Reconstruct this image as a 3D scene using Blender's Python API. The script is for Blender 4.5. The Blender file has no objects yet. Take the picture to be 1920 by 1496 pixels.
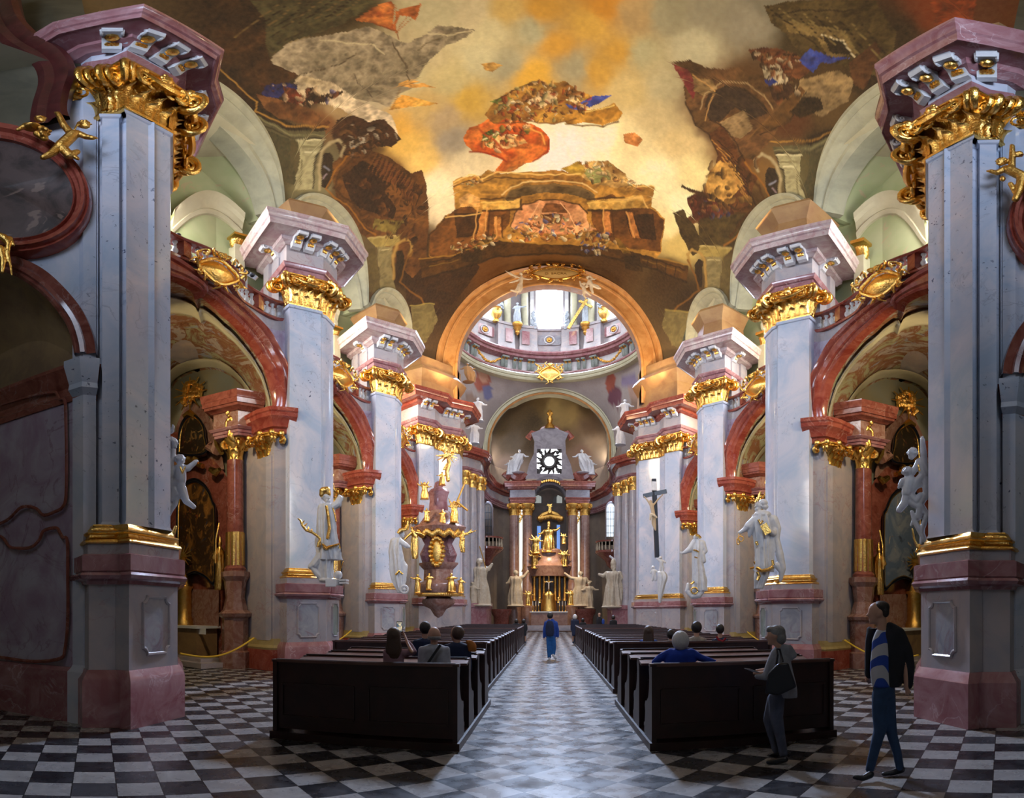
import bpy, bmesh, math, random
import numpy as np
from mathutils import Vector, Matrix, noise
random.seed(7)
S = bpy.context.scene
COL = S.collection
PI = math.pi
F, CX, HY, EH = 1082.0, 1030.0, 1150.0, 1.70      # focal length in photo pixels, centre, horizon, eye height

def pt(px, py, d):
    th = (px-CX)/F
    return Vector((d*math.sin(th), d*math.cos(th), EH+d*math.tan((HY-py)/F)))
def hit(plan, px):
    """distance at which the sight line at px meets a plan polyline"""
    th = (px-CX)/F; dx, dy = math.sin(th), math.cos(th); best = None
    n = len(plan)
    for i in range(n-1):
        ax, ay = plan[i]; bx, by = plan[i+1]
        ex, ey = bx-ax, by-ay
        den = dx*ey-dy*ex
        if abs(den) < 1e-9: continue
        t = (ax*ey-ay*ex)/den; s = (ax*dy-ay*dx)/den
        lo = -50 if i == 0 else -1e-6; hi = 51 if i == n-2 else 1+1e-6
        if t > .2 and lo <= s <= hi:
            key = (0 if -1e-6 <= s <= 1+1e-6 else 1, t)
            if best is None or key < best[1]: best = (t, key)
    return best[0]
def on(plan, px, py): return pt(px, py, hit(plan, px))
def zat(py, d): return EH+d*math.tan((HY-py)/F)

# ---------------------------------------------------------------- current placing transform (side mirror, bay shift)
TF = [None]
def tfp(v):
    v = Vector(v)
    return TF[0](v) if TF[0] else v
def lerp(a, b, t): return a+(b-a)*t

class MB:
    def __init__(s): s.v = []; s.f = []; s.mi = []; s.cur = 0
    def add(s, vs, fs):
        o = len(s.v); s.v += [Vector(q) for q in vs]; s.f += [tuple(o+i for i in f) for f in fs]; s.mi += [s.cur]*len(fs); return s
    def box(s, c, h, rz=0, tilt=None):
        R = Matrix.Rotation(rz, 3, 'Z')
        if tilt: R = R @ tilt
        vs = [Vector(c)+R @ Vector((x*h[0]/2, y*h[1]/2, z*h[2]/2)) for x in (-1, 1) for y in (-1, 1) for z in (-1, 1)]
        return s.add(vs, [(0, 1, 3, 2), (4, 6, 7, 5), (0, 4, 5, 1), (2, 3, 7, 6), (0, 2, 6, 4), (1, 5, 7, 3)])
    def grid(s, rows, close_u=False, close_v=False):
        n = len(rows); m = len(rows[0]); vs = [q for r in rows for q in r]; fs = []
        for i in range(n if close_v else n-1):
            for j in range(m if close_u else m-1):
                fs.append((i*m+j, i*m+(j+1) % m, ((i+1) % n)*m+(j+1) % m, ((i+1) % n)*m+j))
        return s.add(vs, fs)
    def poly(s, pts): return s.add(pts, [tuple(range(len(pts)))])
    def sweep(s, path, prof, cap=True, closed=False, loop=True):
        """path: plan polyline (outward = right of travel); prof: [(outset, z)]; closed back to the path so it is solid"""
        P = [Vector((p[0], p[1])) for p in path]; n = len(P); rows = []
        for i in range(n):
            if closed: a = (P[i]-P[i-1]).normalized(); b = (P[(i+1) % n]-P[i]).normalized()
            else:
                a = (P[i]-P[i-1]).normalized() if i else (P[1]-P[0]).normalized()
                b = (P[i+1]-P[i]).normalized() if i < n-1 else a
            na, nb = Vector((a.y, -a.x)), Vector((b.y, -b.x)); m = na+nb
            m = m/max(.35, m.length_squared/2) if m.length > .1 else na
            rows.append([(P[i].x+m.x*o, P[i].y+m.y*o, z) for o, z in prof])
        o0 = len(s.v); s.grid(rows, close_u=loop, close_v=closed)
        if cap and not closed and loop:
            k = len(prof); s.add([], []); s.f += [tuple(range(o0, o0+k))[::-1], tuple(range(o0+(n-1)*k, o0+n*k))]; s.mi += [s.cur]*2
        return s
    def prism(s, poly, z0, z1):
        n = len(poly)
        s.add([(p[0], p[1], z0) for p in poly]+[(p[0], p[1], z1) for p in poly],
              [(i, (i+1) % n, n+(i+1) % n, n+i) for i in range(n)]+[tuple(range(n))[::-1], tuple(range(n, 2*n))]); return s
    def tube(s, pts, r, n=8, cap=True):
        P = [Vector(p) for p in pts]; k = len(P)
        if not hasattr(r, '__len__'): r = [r]*k
        up = Vector((0, 0, 1)); rows = []; pn = None
        for i in range(k):
            t = (P[min(i+1, k-1)]-P[max(i-1, 0)])
            t = t.normalized() if t.length > 1e-9 else Vector((0, 0, 1))
            if pn is None:
                pn = t.orthogonal().normalized()
            else:
                pn = (pn-t*pn.dot(t)); pn = pn.normalized() if pn.length > 1e-6 else t.orthogonal().normalized()
            b = t.cross(pn)
            rows.append([P[i]+(pn*math.cos(a)+b*math.sin(a))*r[i] for a in [2*PI*j/n for j in range(n)]])
        o0 = len(s.v); s.grid(rows, close_u=True)
        if cap: s.f += [tuple(range(o0, o0+n))[::-1], tuple(range(o0+(k-1)*n, o0+k*n))]; s.mi += [s.cur]*2
        return s
    def lathe(s, c, prof, n=16, sx=1, sy=1, rz=0, fl=None, a0=0, a1=2*PI):
        """prof [(r,z)], fl(angle)->radius factor"""
        full = abs(a1-a0-2*PI) < 1e-6; rows = []; m = n if full else n+1
        for r, z in prof:
            row = []
            for j in range(m):
                a = a0+(a1-a0)*j/n; q = r*(fl(a) if fl else 1)
                x, y = q*math.cos(a)*sx, q*math.sin(a)*sy
                row.append((c[0]+x*math.cos(rz)-y*math.sin(rz), c[1]+x*math.sin(rz)+y*math.cos(rz), c[2]+z))
            rows.append(row)
        o0 = len(s.v); s.grid(rows, close_u=full)
        if full: s.f += [tuple(range(o0, o0+m))[::-1], tuple(range(o0+(len(prof)-1)*m, o0+len(prof)*m))]; s.mi += [s.cur]*2
        return s
    def ell(s, c, r, R=None, n=12, m=8):
        if not hasattr(r, '__len__'): r = (r, r, r)
        rows = []
        for i in range(m+1):
            p = -PI/2+PI*i/m; row = []
            for j in range(n):
                a = 2*PI*j/n; q = Vector((r[0]*math.cos(p)*math.cos(a), r[1]*math.cos(p)*math.sin(a), r[2]*math.sin(p)))
                if i in (0, m): q += Vector((math.cos(a), math.sin(a), 0))*1e-4
                row.append(Vector(c)+(R @ q if R else q))
            rows.append(row)
        o0 = len(s.v); s.grid(rows, close_u=True)
        s.f += [tuple(range(o0, o0+n))[::-1], tuple(range(o0+m*n, o0+(m+1)*n))]; s.mi += [s.cur]*2
        return s
    def cap(s, p0, p1, r0, r1, n=10):
        """tapered capsule"""
        p0, p1 = Vector(p0), Vector(p1); t = (p1-p0); L = t.length; t = t/max(L, 1e-6); P = []; R = []
        for a in (80, 55, 25): P.append(p0-t*r0*math.sin(math.radians(a))); R.append(r0*math.cos(math.radians(a)))
        for k in range(5): P.append(p0+t*L*k/4); R.append(lerp(r0, r1, k/4))
        for a in (25, 55, 80): P.append(p1+t*r1*math.sin(math.radians(a))); R.append(r1*math.cos(math.radians(a)))
        return s.tube(P, R, n)
    def band(s, inner, outer, N, prof, closed=False):
        """ring/arch moulding: for each station a strip from inner to outer, prof [(t, height along N)]"""
        rows = []
        for i, (a, b) in enumerate(zip(inner, outer)):
            a, b = Vector(a), Vector(b); nn = N[i] if isinstance(N, (list, tuple)) else N
            rows.append([a.lerp(b, t)+nn*h for t, h in prof])
        return s.grid(rows, close_v=closed)
    def build(s, name, mats, parent=None, smooth=True, angle=40, dedupe=False):
        base = parent['_b'] if parent is not None and '_b' in parent else (0, 0, 0)
        b = Vector(base)
        vs = [tfp(q)-b for q in s.v]
        me = bpy.data.meshes.new(name); me.from_pydata(vs, [], s.f)
        if TF[0] is not None and getattr(TF[0], 'flip', False): me.flip_normals()
        if not isinstance(mats, (list, tuple)): mats = [mats]
        for m in mats: me.materials.append(m)
        if len(mats) > 1: me.polygons.foreach_set('material_index', s.mi)
        me.polygons.foreach_set('use_smooth', [smooth]*len(me.polygons))
        if smooth and angle:
            me.update(); 
            try: me.set_sharp_from_angle(angle=math.radians(angle))
            except Exception: pass
        me.update()
        o = bpy.data.objects.new(name, me); COL.objects.link(o)
        if parent is not None: o.parent = parent
        return o

def pieces(m, name, mat, par):
    """every separate island of the builder becomes a part of its own"""
    p = list(range(len(m.v)))
    def fd(i):
        while p[i] != i: p[i] = p[p[i]]; i = p[i]
        return i
    for f in m.f:
        for q in f[1:]: p[fd(q)] = fd(f[0])
    g = {}
    for f in m.f: g.setdefault(fd(f[0]), []).append(f)
    for fs in g.values():
        b = MB(); idx = {}
        for f in fs:
            for q in f:
                if q not in idx: idx[q] = len(b.v); b.v.append(m.v[q])
        b.f = [tuple(idx[q] for q in f) for f in fs]; b.mi = [0]*len(fs); b.build(name, mat, par)
def thing(name, label, cat, loc=(0, 0, 0), group=None):
    o = bpy.data.objects.new(name, None); COL.objects.link(o); o.empty_display_size = .2
    p = tfp(loc); o.location = p; o['_b'] = tuple(p); o['label'] = label; o['category'] = cat
    if group: o['group'] = group
    return o
def tag(o, label, cat, group=None, kind=None):
    o['label'] = label; o['category'] = cat
    if group: o['group'] = group
    if kind: o['kind'] = kind
    return o
def struct(o, label=None, cat=None):
    o['kind'] = 'structure'
    if label: o['label'] = label; o['category'] = cat or 'structure'
    return o
def remesh(o, vox, smooth=2, fac=.6):
    m = o.modifiers.new('r', 'REMESH'); m.mode = 'VOXEL'; m.voxel_size = vox; m.use_smooth_shade = True
    if smooth:
        q = o.modifiers.new('s', 'SMOOTH'); q.iterations = smooth; q.factor = fac
    return o
def copytree(o, parent=None):
    c = o.copy(); COL.objects.link(c)
    if parent is not None: c.parent = parent
    for ch in list(o.children): copytree(ch, c)
    return c

# ---------------------------------------------------------------- materials
class NT:
    def __init__(s, name):
        s.m = bpy.data.materials.new(name); s.m.use_nodes = True; s.t = s.m.node_tree; s.n = s.t.nodes
        s.b = s.n['Principled BSDF']; s.pos = s.n.new('ShaderNodeNewGeometry').outputs['Position']
    def new(s, t, **kw):
        x = s.n.new(t)
        for k, v in kw.items(): setattr(x, k, v)
        return x
    def link(s, a, b): s.t.links.new(a, b)
    def noise(s, scale, detail=4, rough=.6, dist=0, vec=None):
        x = s.new('ShaderNodeTexNoise'); x.inputs['Scale'].default_value = scale; x.inputs['Detail'].default_value = detail
        x.inputs['Roughness'].default_value = rough; x.inputs['Distortion'].default_value = dist
        s.link(vec or s.pos, x.inputs['Vector']); return x.outputs['Fac']
    def math(s, op, a, b=None, c=None):
        x = s.new('ShaderNodeMath', operation=op)
        for i, q in enumerate((a, b, c)):
            if q is None: continue
            if hasattr(q, 'links'): s.link(q, x.inputs[i])
            else: x.inputs[i].default_value = q
        return x.outputs[0]
    def maprange(s, v, a, b, c=0, d=1):
        x = s.new('ShaderNodeMapRange'); s.link(v, x.inputs[0])
        for i, q in enumerate((a, b, c, d)): x.inputs[i+1].default_value = q
        return x.outputs[0]
    def mix(s, f, a, b, blend='MIX'):
        x = s.new('ShaderNodeMix', data_type='RGBA', blend_type=blend)
        if hasattr(f, 'links'): s.link(f, x.inputs[0])
        else: x.inputs[0].default_value = f
        for i, q in ((6, a), (7, b)):
            if hasattr(q, 'links'): s.link(q, x.inputs[i])
            else: x.inputs[i].default_value = (*q, 1)
        return x.outputs[2]
    def bump(s, h, strength=.3, dist=.02):
        x = s.new('ShaderNodeBump'); x.inputs['Strength'].default_value = strength; x.inputs['Distance'].default_value = dist
        s.link(h, x.inputs['Height']); s.link(x.outputs[0], s.b.inputs['Normal'])
    def col(s, c):
        if hasattr(c, 'links'): s.link(c, s.b.inputs['Base Color'])
        else: s.b.inputs['Base Color'].default_value = (*c, 1)
    def set(s, **kw):
        for k, v in kw.items(): s.b.inputs[k.replace('_', ' ')].default_value = v
        return s
def marble(name, a, b, vein, rough=.15, sc=.7, vsc=1.1, vamt=.6, spots=None, vw=.018):
    t = NT(name); n1 = t.noise(sc, 6, .6, 1.5)
    c = t.mix(t.maprange(n1, .35, .65), a, b)
    v = t.math('ABSOLUTE', t.math('SUBTRACT', t.noise(vsc, 5, .55, 1.2), .5))
    vm = t.math('MULTIPLY', t.maprange(v, 0, vw, 1, 0), t.maprange(t.noise(vsc*.6, 2), .45, .65, 0, vamt))
    c = t.mix(vm, c, vein)
    if spots:
        sp = t.noise(9, 3, .7); zone = t.noise(.5, 2)
        c = t.mix(t.math('MULTIPLY', t.maprange(sp, .64, .68), t.maprange(zone, .5, .6)), c, spots)
    t.col(c); t.set(Roughness=rough); 
    t.bump(t.noise(1.3, 2), .12, .03)
    return t.m
def plain(name, a, rough=.6, b=None, sc=3, metal=0, bump=0, bsc=30, spec=None):
    t = NT(name)
    if b: t.col(t.mix(t.maprange(t.noise(sc, 5, .6, .4), .35, .65), a, b))
    else: t.col(a)
    t.set(Roughness=rough, Metallic=metal)
    if spec is not None: t.b.inputs['Specular IOR Level'].default_value = spec
    if bump: t.bump(t.noise(bsc, 3), bump, .02)
    return t.m
M = {}
M['blue'] = marble('blue_grey_marble', (.46, .53, .66), (.70, .66, .72), (.16, .16, .24), .09, .6, 1.3, .35, spots=(.12, .13, .2))
M['lilac'] = marble('lilac_marble', (.36, .24, .34), (.5, .45, .54), (.2, .08, .12), .14, .8, 1.0, .5)
M['pale'] = marble('pale_pink_marble', (.5, .42, .41), (.38, .36, .39), (.32, .14, .14), .2, 1.1, 1.5, .5)
M['pink'] = marble('pink_marble', (.30, .11, .12), (.44, .23, .24), (.7, .52, .52), .14, 1.6, 1.4, .6)
M['red'] = marble('red_marble', (.27, .045, .03), (.42, .11, .07), (.65, .34, .28), .14, 2, 1.6, .5)
M['brownred'] = marble('brown_red_marble', (.2, .05, .035), (.34, .11, .08), (.55, .4, .36), .14, 2.5, 2, .4)
M['grey'] = marble('grey_panel_marble', (.3, .3, .34), (.44, .42, .44), (.26, .1, .12), .14, 2, 1.5, .8, vw=.05)
M['green'] = marble('green_grey_marble', (.2, .24, .22), (.3, .33, .3), (.5, .5, .45), .15, 2, 1.5, .4)
M['stucco'] = plain('pale_green_stucco', (.55, .56, .38), .75, (.66, .66, .48), 1.5)
M['cream'] = plain('cream_stucco', (.56, .52, .36), .7, (.48, .44, .3), 1.5)
M['ochre'] = plain('ochre_brown_stucco', (.34, .2, .08), .6, (.24, .12, .05), 1.2)
M['archbrown'] = marble('warm_brown_scagliola', (.4, .17, .05), (.55, .28, .1), (.25, .08, .02), .3, .9, 1.4, .5)
M['bone'] = plain('polished_white_stucco', (.72, .70, .70), .35, (.62, .6, .61), 6, bump=.15, bsc=14)
M['ivory'] = plain('ivory_stucco', (.66, .55, .4), .4, (.55, .42, .28), 5, bump=.15, bsc=14)
g = NT('gilding'); g.col(g.mix(g.maprange(g.noise(9, 4), .3, .7), (.92, .5, .1), (1, .68, .22)))
g.set(Roughness=.24, Metallic=1.0); g.bump(g.noise(22, 3, .6), .5, .03); M['gold'] = g.m
g = NT('dull_gilding'); g.col(g.mix(g.maprange(g.noise(7, 4), .3, .7), (.6, .3, .05), (.85, .5, .14)))
g.set(Roughness=.36, Metallic=1.0); g.bump(g.noise(26, 3, .6), .6, .03); M['dgold'] = g.m
M['wood'] = plain('dark_pew_wood', (.016, .004, .003), .38, (.03, .008, .006), 4)
M['woodtop'] = plain('paler_pew_wood', (.085, .035, .026), .3, (.13, .06, .045), 5)  # paler brown for book ledges, cap rails and seats
M['dark'] = plain('dark_brown_wood', (.02, .012, .01), .5)  # even dark brown for the picture canvas and the ray lattice
M['white_cloth'] = plain('white_altar_cloth', (.75, .76, .8), .8)
M['rope'] = plain('yellow_rope', (.8, .5, .03), .6)
M['skin'] = plain('skin', (.55, .3, .2), .5); M['skin'].node_tree.nodes['Principled BSDF'].inputs['Subsurface Weight'].default_value = .0
def cloth(name, c, rough=.85):
    return plain(name, c, rough, tuple(q*.7 for q in c), 8, bump=.25, bsc=9)
# floor of diagonal black and white tiles
t = NT('checkered_stone_floor')
mp = t.new('ShaderNodeMapping'); mp.inputs['Rotation'].default_value = (0, 0, PI/4); ts = .424
mp.inputs['Scale'].default_value = (1/ts,)*3; mp.inputs['Location'].default_value = (.224, -.457, 0); t.link(t.pos, mp.inputs[0])
sx = t.new('ShaderNodeSeparateXYZ'); t.link(mp.outputs[0], sx.inputs[0])
fx, fy = t.math('FLOOR', sx.outputs[0]), t.math('FLOOR', sx.outputs[1])
par = t.math('FRACT', t.math('MULTIPLY', t.math('ADD', fx, fy), .5)); chk = t.math('GREATER_THAN', par, .25)
cb = t.new('ShaderNodeCombineXYZ'); t.link(fx, cb.inputs[0]); t.link(fy, cb.inputs[1])
wn = t.new('ShaderNodeTexWhiteNoise', noise_dimensions='2D'); t.link(cb.outputs[0], wn.inputs['Vector']); rnd = wn.outputs['Value']
off = t.new('ShaderNodeVectorMath', operation='ADD'); t.link(t.pos, off.inputs[0]); 
sc_ = t.new('ShaderNodeVectorMath', operation='SCALE'); t.link(wn.outputs['Color'], sc_.inputs[0]); sc_.inputs['Scale'].default_value = 20; t.link(sc_.outputs[0], off.inputs[1])
cl = t.noise(2.2, 5, .65, 2.0, off.outputs[0])
white = t.mix(t.maprange(cl, .3, .7), (.25, .23, .22), (.42, .4, .38)); white = t.mix(t.maprange(rnd, 0, 1, 0, .5), white, (.3, .29, .3))
black = t.mix(t.maprange(cl, .45, .75), (.012, .012, .016), (.06, .06, .07)); black = t.mix(t.maprange(rnd, .6, 1, 0, .5), black, (.09, .09, .1))
c = t.mix(chk, black, white)
ed = lambda o: t.math('ABSOLUTE', t.math('SUBTRACT', t.math('FRACT', o), .5))
gr = t.math('GREATER_THAN', t.math('MAXIMUM', ed(sx.outputs[0]), ed(sx.outputs[1])), .488)
c = t.mix(gr, c, (.01, .01, .01)); t.col(c)
t.link(t.maprange(t.noise(3.5, 4, .6), .3, .7, .2, .36), t.b.inputs['Roughness'])
t.bump(t.math('ADD', t.noise(2.5, 3), t.math('MULTIPLY', gr, -.4)), .25, .01)
M['floor'] = t.m

# ---------------------------------------------------------------- camera: the photograph is a wide stitched panorama
cd = bpy.data.cameras.new('camera'); cam = bpy.data.objects.new('camera', cd); COL.objects.link(cam); S.camera = cam
cam.location = (0, 0, EH); cam.rotation_euler = (PI/2, 0, 0); cd.clip_end = 300; cd.clip_start = .05
cd.type = 'PANO'; cd.panorama_type = 'EQUIRECTANGULAR'
cd.longitude_min = (0-CX)/F; cd.longitude_max = (1920-CX)/F
cd.latitude_min = -(1496-HY)/F; cd.latitude_max = HY/F
# ================================================================ architecture helpers
class T:
    """mirror (right side) and bay shift with the measured heights of that side"""
    def __init__(s, side=-1, k=0, hs=None):
        s.side, s.k = side, k; s.flip = side > 0
        s.zp = hs or ([0, 2.78, 11.75, 15.0, 30], [0, 2.78, 11.75, 15.0, 30] if side < 0 else [0, 2.60, 11.30, 14.4, 29.0])
        if side > 0 and not hs: s.zp = ([0, 2.78, 11.75, 15.0, 16.3, 30], [0, 2.60, 11.30, 14.4, 16.3, 30])
    def __call__(s, v):
        return Vector((v.x*-s.side, v.y+8.5*s.k, float(np.interp(v.z, *s.zp))))
def side_word(side): return 'left' if side < 0 else 'right'

def leaf(m, b, n, t, w, h, out):
    rows = []
    for i in range(8):
        u = i/7; z = h*(u-.32*max(0, u-.72)**1.2*3.2); o = .02+out*(u**2.6)*1.0
        hw = w*.5*(.75+.45*math.sin(PI*min(u*1.1, 1)))*(1-u**5*.75)*(1+.16*(-1)**i)
        rows.append([b+t*(hw*j/2)+n*(o+.05*w-abs(j/2)**1.5*w*.22)+Vector((0, 0, z)) for j in range(-2, 3)])
    m.grid(rows)
def volute(m, c, n, R, th, turns=1.9, up=1, k=26):
    pts = []; rr = []
    for i in range(k+1):
        u = i/k; r = R*(1-.82*u); a = PI*.55-2*PI*turns*u
        pts.append(c+n*(r*math.cos(a))+Vector((0, 0, up*r*math.sin(a)))); rr.append(th*(1-.6*u))
    m.tube(pts, rr, 6); m.ell(c, R*.2)
def mitre(P, i):
    P = [Vector((p[0], p[1])) for p in P]; n = len(P)
    a = (P[i]-P[i-1]).normalized() if i else (P[1]-P[0]).normalized()
    b = (P[i+1]-P[i]).normalized() if i < n-1 else a
    m = Vector((a.y, -a.x))+Vector((b.y, -b.x)); return m.normalized()
def capital(path, z0, z1, name='capital', parent=None, mat='gold', lw=.36, vr=.24, ends=True):
    m = MB(); H = z1-z0
    m.sweep(path, [(-.02, z0), (.05, z0), (.06, z0+.05), (.0, z0+.07), (.03, z0+H*.5), (.16, z0+H*.8), (.2, z0+H*.86), (.2, z1-.01), (-.02, z1-.01)])
    ab = [(.16, z1-H*.16), (.26, z1-H*.14), (.27, z1-H*.06), (.32, z1-H*.05), (.32, z1), (0, z1), (0, z1-H*.16)]
    m.sweep(path, ab)
    rnd = random.Random(len(path)*7+int(z0*10))
    for i in range(len(path)-1):
        a, b = Vector((*path[i], 0)), Vector((*path[i+1], 0)); L = (b-a).length
        if L < .2: continue
        t = (b-a)/L; n = Vector((t.y, -t.x, 0)); k = max(1, round(L/lw))
        for j in range(k):
            leaf(m, a+t*(L*(j+.5)/k)+Vector((0, 0, z0+.06)), n, t, L/k*.98, H*.42, .16)
        for j in range(k+1):
            leaf(m, a+t*(L*(j)/k)+Vector((0, 0, z0+.1)), n, t, L/k*.8, H*.66, .2)
        if L > .6:
            # swag, flower and inner scrolls
            mid = a+t*L*.5+n*.34+Vector((0, 0, z1-H*.12)); m.ell(mid, (.13, .13, .15), n=8, m=6)
            for q in range(7): m.ell(mid+t*.11*math.cos(q)+Vector((0, 0, .13*math.sin(q)))+n*.03, .06, n=6, m=4)
            sw = [a+t*(L*u)+n*(.3+.1*math.sin(PI*u))+Vector((0, 0, z1-H*.14-.22*H*math.sin(PI*u))) for u in [q/8 for q in range(9)]]
            m.tube(sw, [.03+.05*math.sin(PI*q/8) for q in range(9)], 6)
            for s_ in (-1, 1):
                volute(m, a+t*(L*(.5+s_*.2))+n*.26+Vector((0, 0, z1-H*.3)), t*s_, vr*.55, vr*.18)
                volute(m, a+t*(L*(.5+s_*.4))+n*.30+Vector((0, 0, z1-H*.26)), t*s_, vr*.8, vr*.24)
    for i in range(len(path)):
        if (i in (0, len(path)-1)) and not ends: continue
        d = mitre(path, i); d = Vector((d.x, d.y, 0)); p = Vector((*path[i], 0))
        volute(m, p+d*.36+Vector((0, 0, z1-H*.3)), d, vr, vr*.3); volute(m, p+d*.3+Vector((0, 0, z1-H*.3))+Vector((-d.y, d.x, 0))*.1, d, vr*.9, vr*.25)
        m.ell(p+d*.34+Vector((0, 0, z1-H*.02)), (.1, .1, .12), n=8, m=5)
    return m.build(name, M[mat], parent, angle=60)
def octo(a, b, z0, z1, r=.14, seg=4):
    """panel outline with hollowed corners on the face a-b"""
    a, b = Vector((*a, 0)), Vector((*b, 0)); L = (b-a).length; t = (b-a)/L; P = []
    for cx, cz, a0 in ((0, z0, 90), (L, z0, 180), (L, z1, 270), (0, z1, 0)):
        for k in range(seg+1):
            an = math.radians(a0-90*k/seg if True else 0)
            P.append((cx+r*math.cos(an), cz+r*math.sin(an)))
    return [a+t*x+Vector((0, 0, z)) for x, z in P], Vector((t.y, -t.x, 0))
def panel(a, b, z0, z1, mat, parent, frame='pale', name='panel', r=.14, h=.025):
    P, n = octo(a, b, z0, z1, r); c = sum(P, Vector())/len(P)
    sc = lambda f: [c+Vector(((p-c).x*f, (p-c).y*f, (p-c).z*(1-(1-f)*(b_w/(z1-z0))))) for p in P]
    b_w = (Vector(a)-Vector(b)).length
    inn, out = sc(.86), P
    m = MB(); m.band([p for p in inn], [p for p in out], n, [(0, 0), (0, h), (.35, h*1.6), (.65, h*1.6), (1, h*.8), (1, -.01)], closed=True)
    f = m.build(name+'_frame', M[frame], parent)
    m = MB(); m.poly([p+n*h*.5 for p in inn]); m.build(name, M[mat], parent, smooth=False)
def bracket(m, p, n, h=.34, w=.26, d=.45):
    """scrolled modillion: p top back centre, n outward"""
    t = Vector((-n.y, n.x, 0)); m.cur = 0
    prof = [(0, 0), (d, 0), (d, -.1), (d*.92, -.16), (d*.6, -.14), (d*.4, -.2), (d*.22, -h*.9), (.02, -h)]
    vs = [p+n*x+Vector((0, 0, z))+t*s_*w/2 for s_ in (-1, 1) for x, z in prof]; k = len(prof)
    m.add(vs, [(i, (i+1) % k, k+(i+1) % k, k+i) for i in range(k)]+[tuple(range(k))[::-1], tuple(range(k, 2*k))])
    for s_ in (-1, 1): volute(m, p+n*(d*.75)+t*s_*w*.5+Vector((0, 0, -.1)), n, .11, .035, 1.3, k=12)
    m.cur = 1
    m.ell(p+n*(d*.6)+Vector((0, 0, -.17)), (w*.4, w*.4, .08), n=8, m=5)
    for q in (-1, 0, 1): m.ell(p+n*(d*.3)+t*q*w*.2+Vector((0, 0, -.24)), (.07, .07, .11), n=6, m=4)
    m.cur = 0
ZB = dict(sk=.8, pb=2.13, pt=2.58, gb=2.74, gt=3.04, cb=11.75, ct=12.85, at=13.4, ft=14.2, ct2=15.0)
def pedestal(root, path, ext=0, bodymat='pale', panels=(), z=ZB, pmat='grey'):
    e = ext
    MB().sweep(path, [(-.3, 0), (.24+e, 0), (.24+e, z['sk']-.1), (.2+e, z['sk']-.03), (.14+e, z['sk']+.06), (-.3, z['sk']+.06)]).build('skirting', M['pink'], root, angle=30)
    MB().sweep(path, [(-.3, z['sk']), (.12+e, z['sk']), (.12+e, z['pb']+.02), (-.3, z['pb']+.02)]).build('pedestal', M[bodymat], root, angle=30)
    MB().sweep(path, [(-.3, z['pb']), (.15+e, z['pb']), (.17+e, z['pb']+.05), (.25+e, z['pb']+.08), (.28+e, z['pb']+.13), (.25+e, z['pb']+.17), (.22+e, z['pb']+.18),
                      (.24+e, z['pb']+.2), (.24+e, z['pt']-.02), (.2+e, z['pt']), (-.3, z['pt'])]).build('pedestal_cap', M['pink'], root, angle=30)
    MB().sweep(path, [(-.3, z['pt']), (.14+e*.5, z['pt']), (.14+e*.5, z['gb']), (-.3, z['gb'])]).build('plinth_band', M['pale'], root, angle=30)
    g0, g1 = z['gb'], z['gt']; h = g1-g0
    pr = [(-.3, g0), (.17, g0), (.19, g0+h*.08), (.17, g0+h*.2), (.13, g0+h*.24), (.1, g0+h*.36), (.1, g0+h*.46), (.13, g0+h*.5), (.14, g0+h*.58), (.11, g0+h*.66), (.07, g0+h*.7), (.07, g0+h*.8), (.05, g0+h*.86), (.03, g1), (-.3, g1)]
    MB().sweep(path, pr).build('gilded_base_moulding', M['gold'], root, angle=50)
    for a, b, z0, z1 in panels: panel(a, b, z0, z1, pmat, root)
def entab(root, path, z=ZB, oc=1.0, brk=(), fpath=None, frz='blue', arc='pink', crn='pink', fo=0.0):
    fp = fpath or path; a0, a1, f1, c1 = z['ct'], z['at'], z['ft'], z['ct2']; h = a1-a0
    MB().sweep(fp, [(-.4, a0), (.04+fo, a0), (.04+fo, a0+h*.3), (.08+fo, a0+h*.34), (.08+fo, a0+h*.66), (.13+fo, a0+h*.7), (.2+fo, a0+h*.95), (.2+fo, a1), (-.4, a1)]).build('architrave', M[arc], root, angle=30)
    MB().sweep(fp, [(-.4, a1), (.06+fo, a1), (.06+fo, f1), (.16+fo, f1+.04), (-.4, f1+.04)]).build('frieze', M[frz], root, angle=30)
    h = c1-f1
    MB().sweep(path, [(-.4, f1), (.12, f1), (.2, f1+.06), (.3, f1+.1), (.32, f1+h*.3), (oc*.82, f1+h*.34), (oc*.84, f1+h*.3), (oc*.86, f1+h*.3), (oc*.88, f1+h*.56), (oc*.93, f1+h*.6), (oc*.94, f1+h*.68), (oc*.97, f1+h*.8), (oc, f1+h*.84), (oc, c1), (-.4, c1+.12)]).build('cornice', M[crn], root, angle=30)
    for (x, y, nx, ny) in brk:
        m = MB(); n = Vector((nx, ny, 0)).normalized(); bracket(m, Vector((x, y, f1+h*.36)), n, h=.5, w=.3, d=min(.6, oc*.75)); m.build('bracket', [M['bone'], M['gold']], root)

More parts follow.
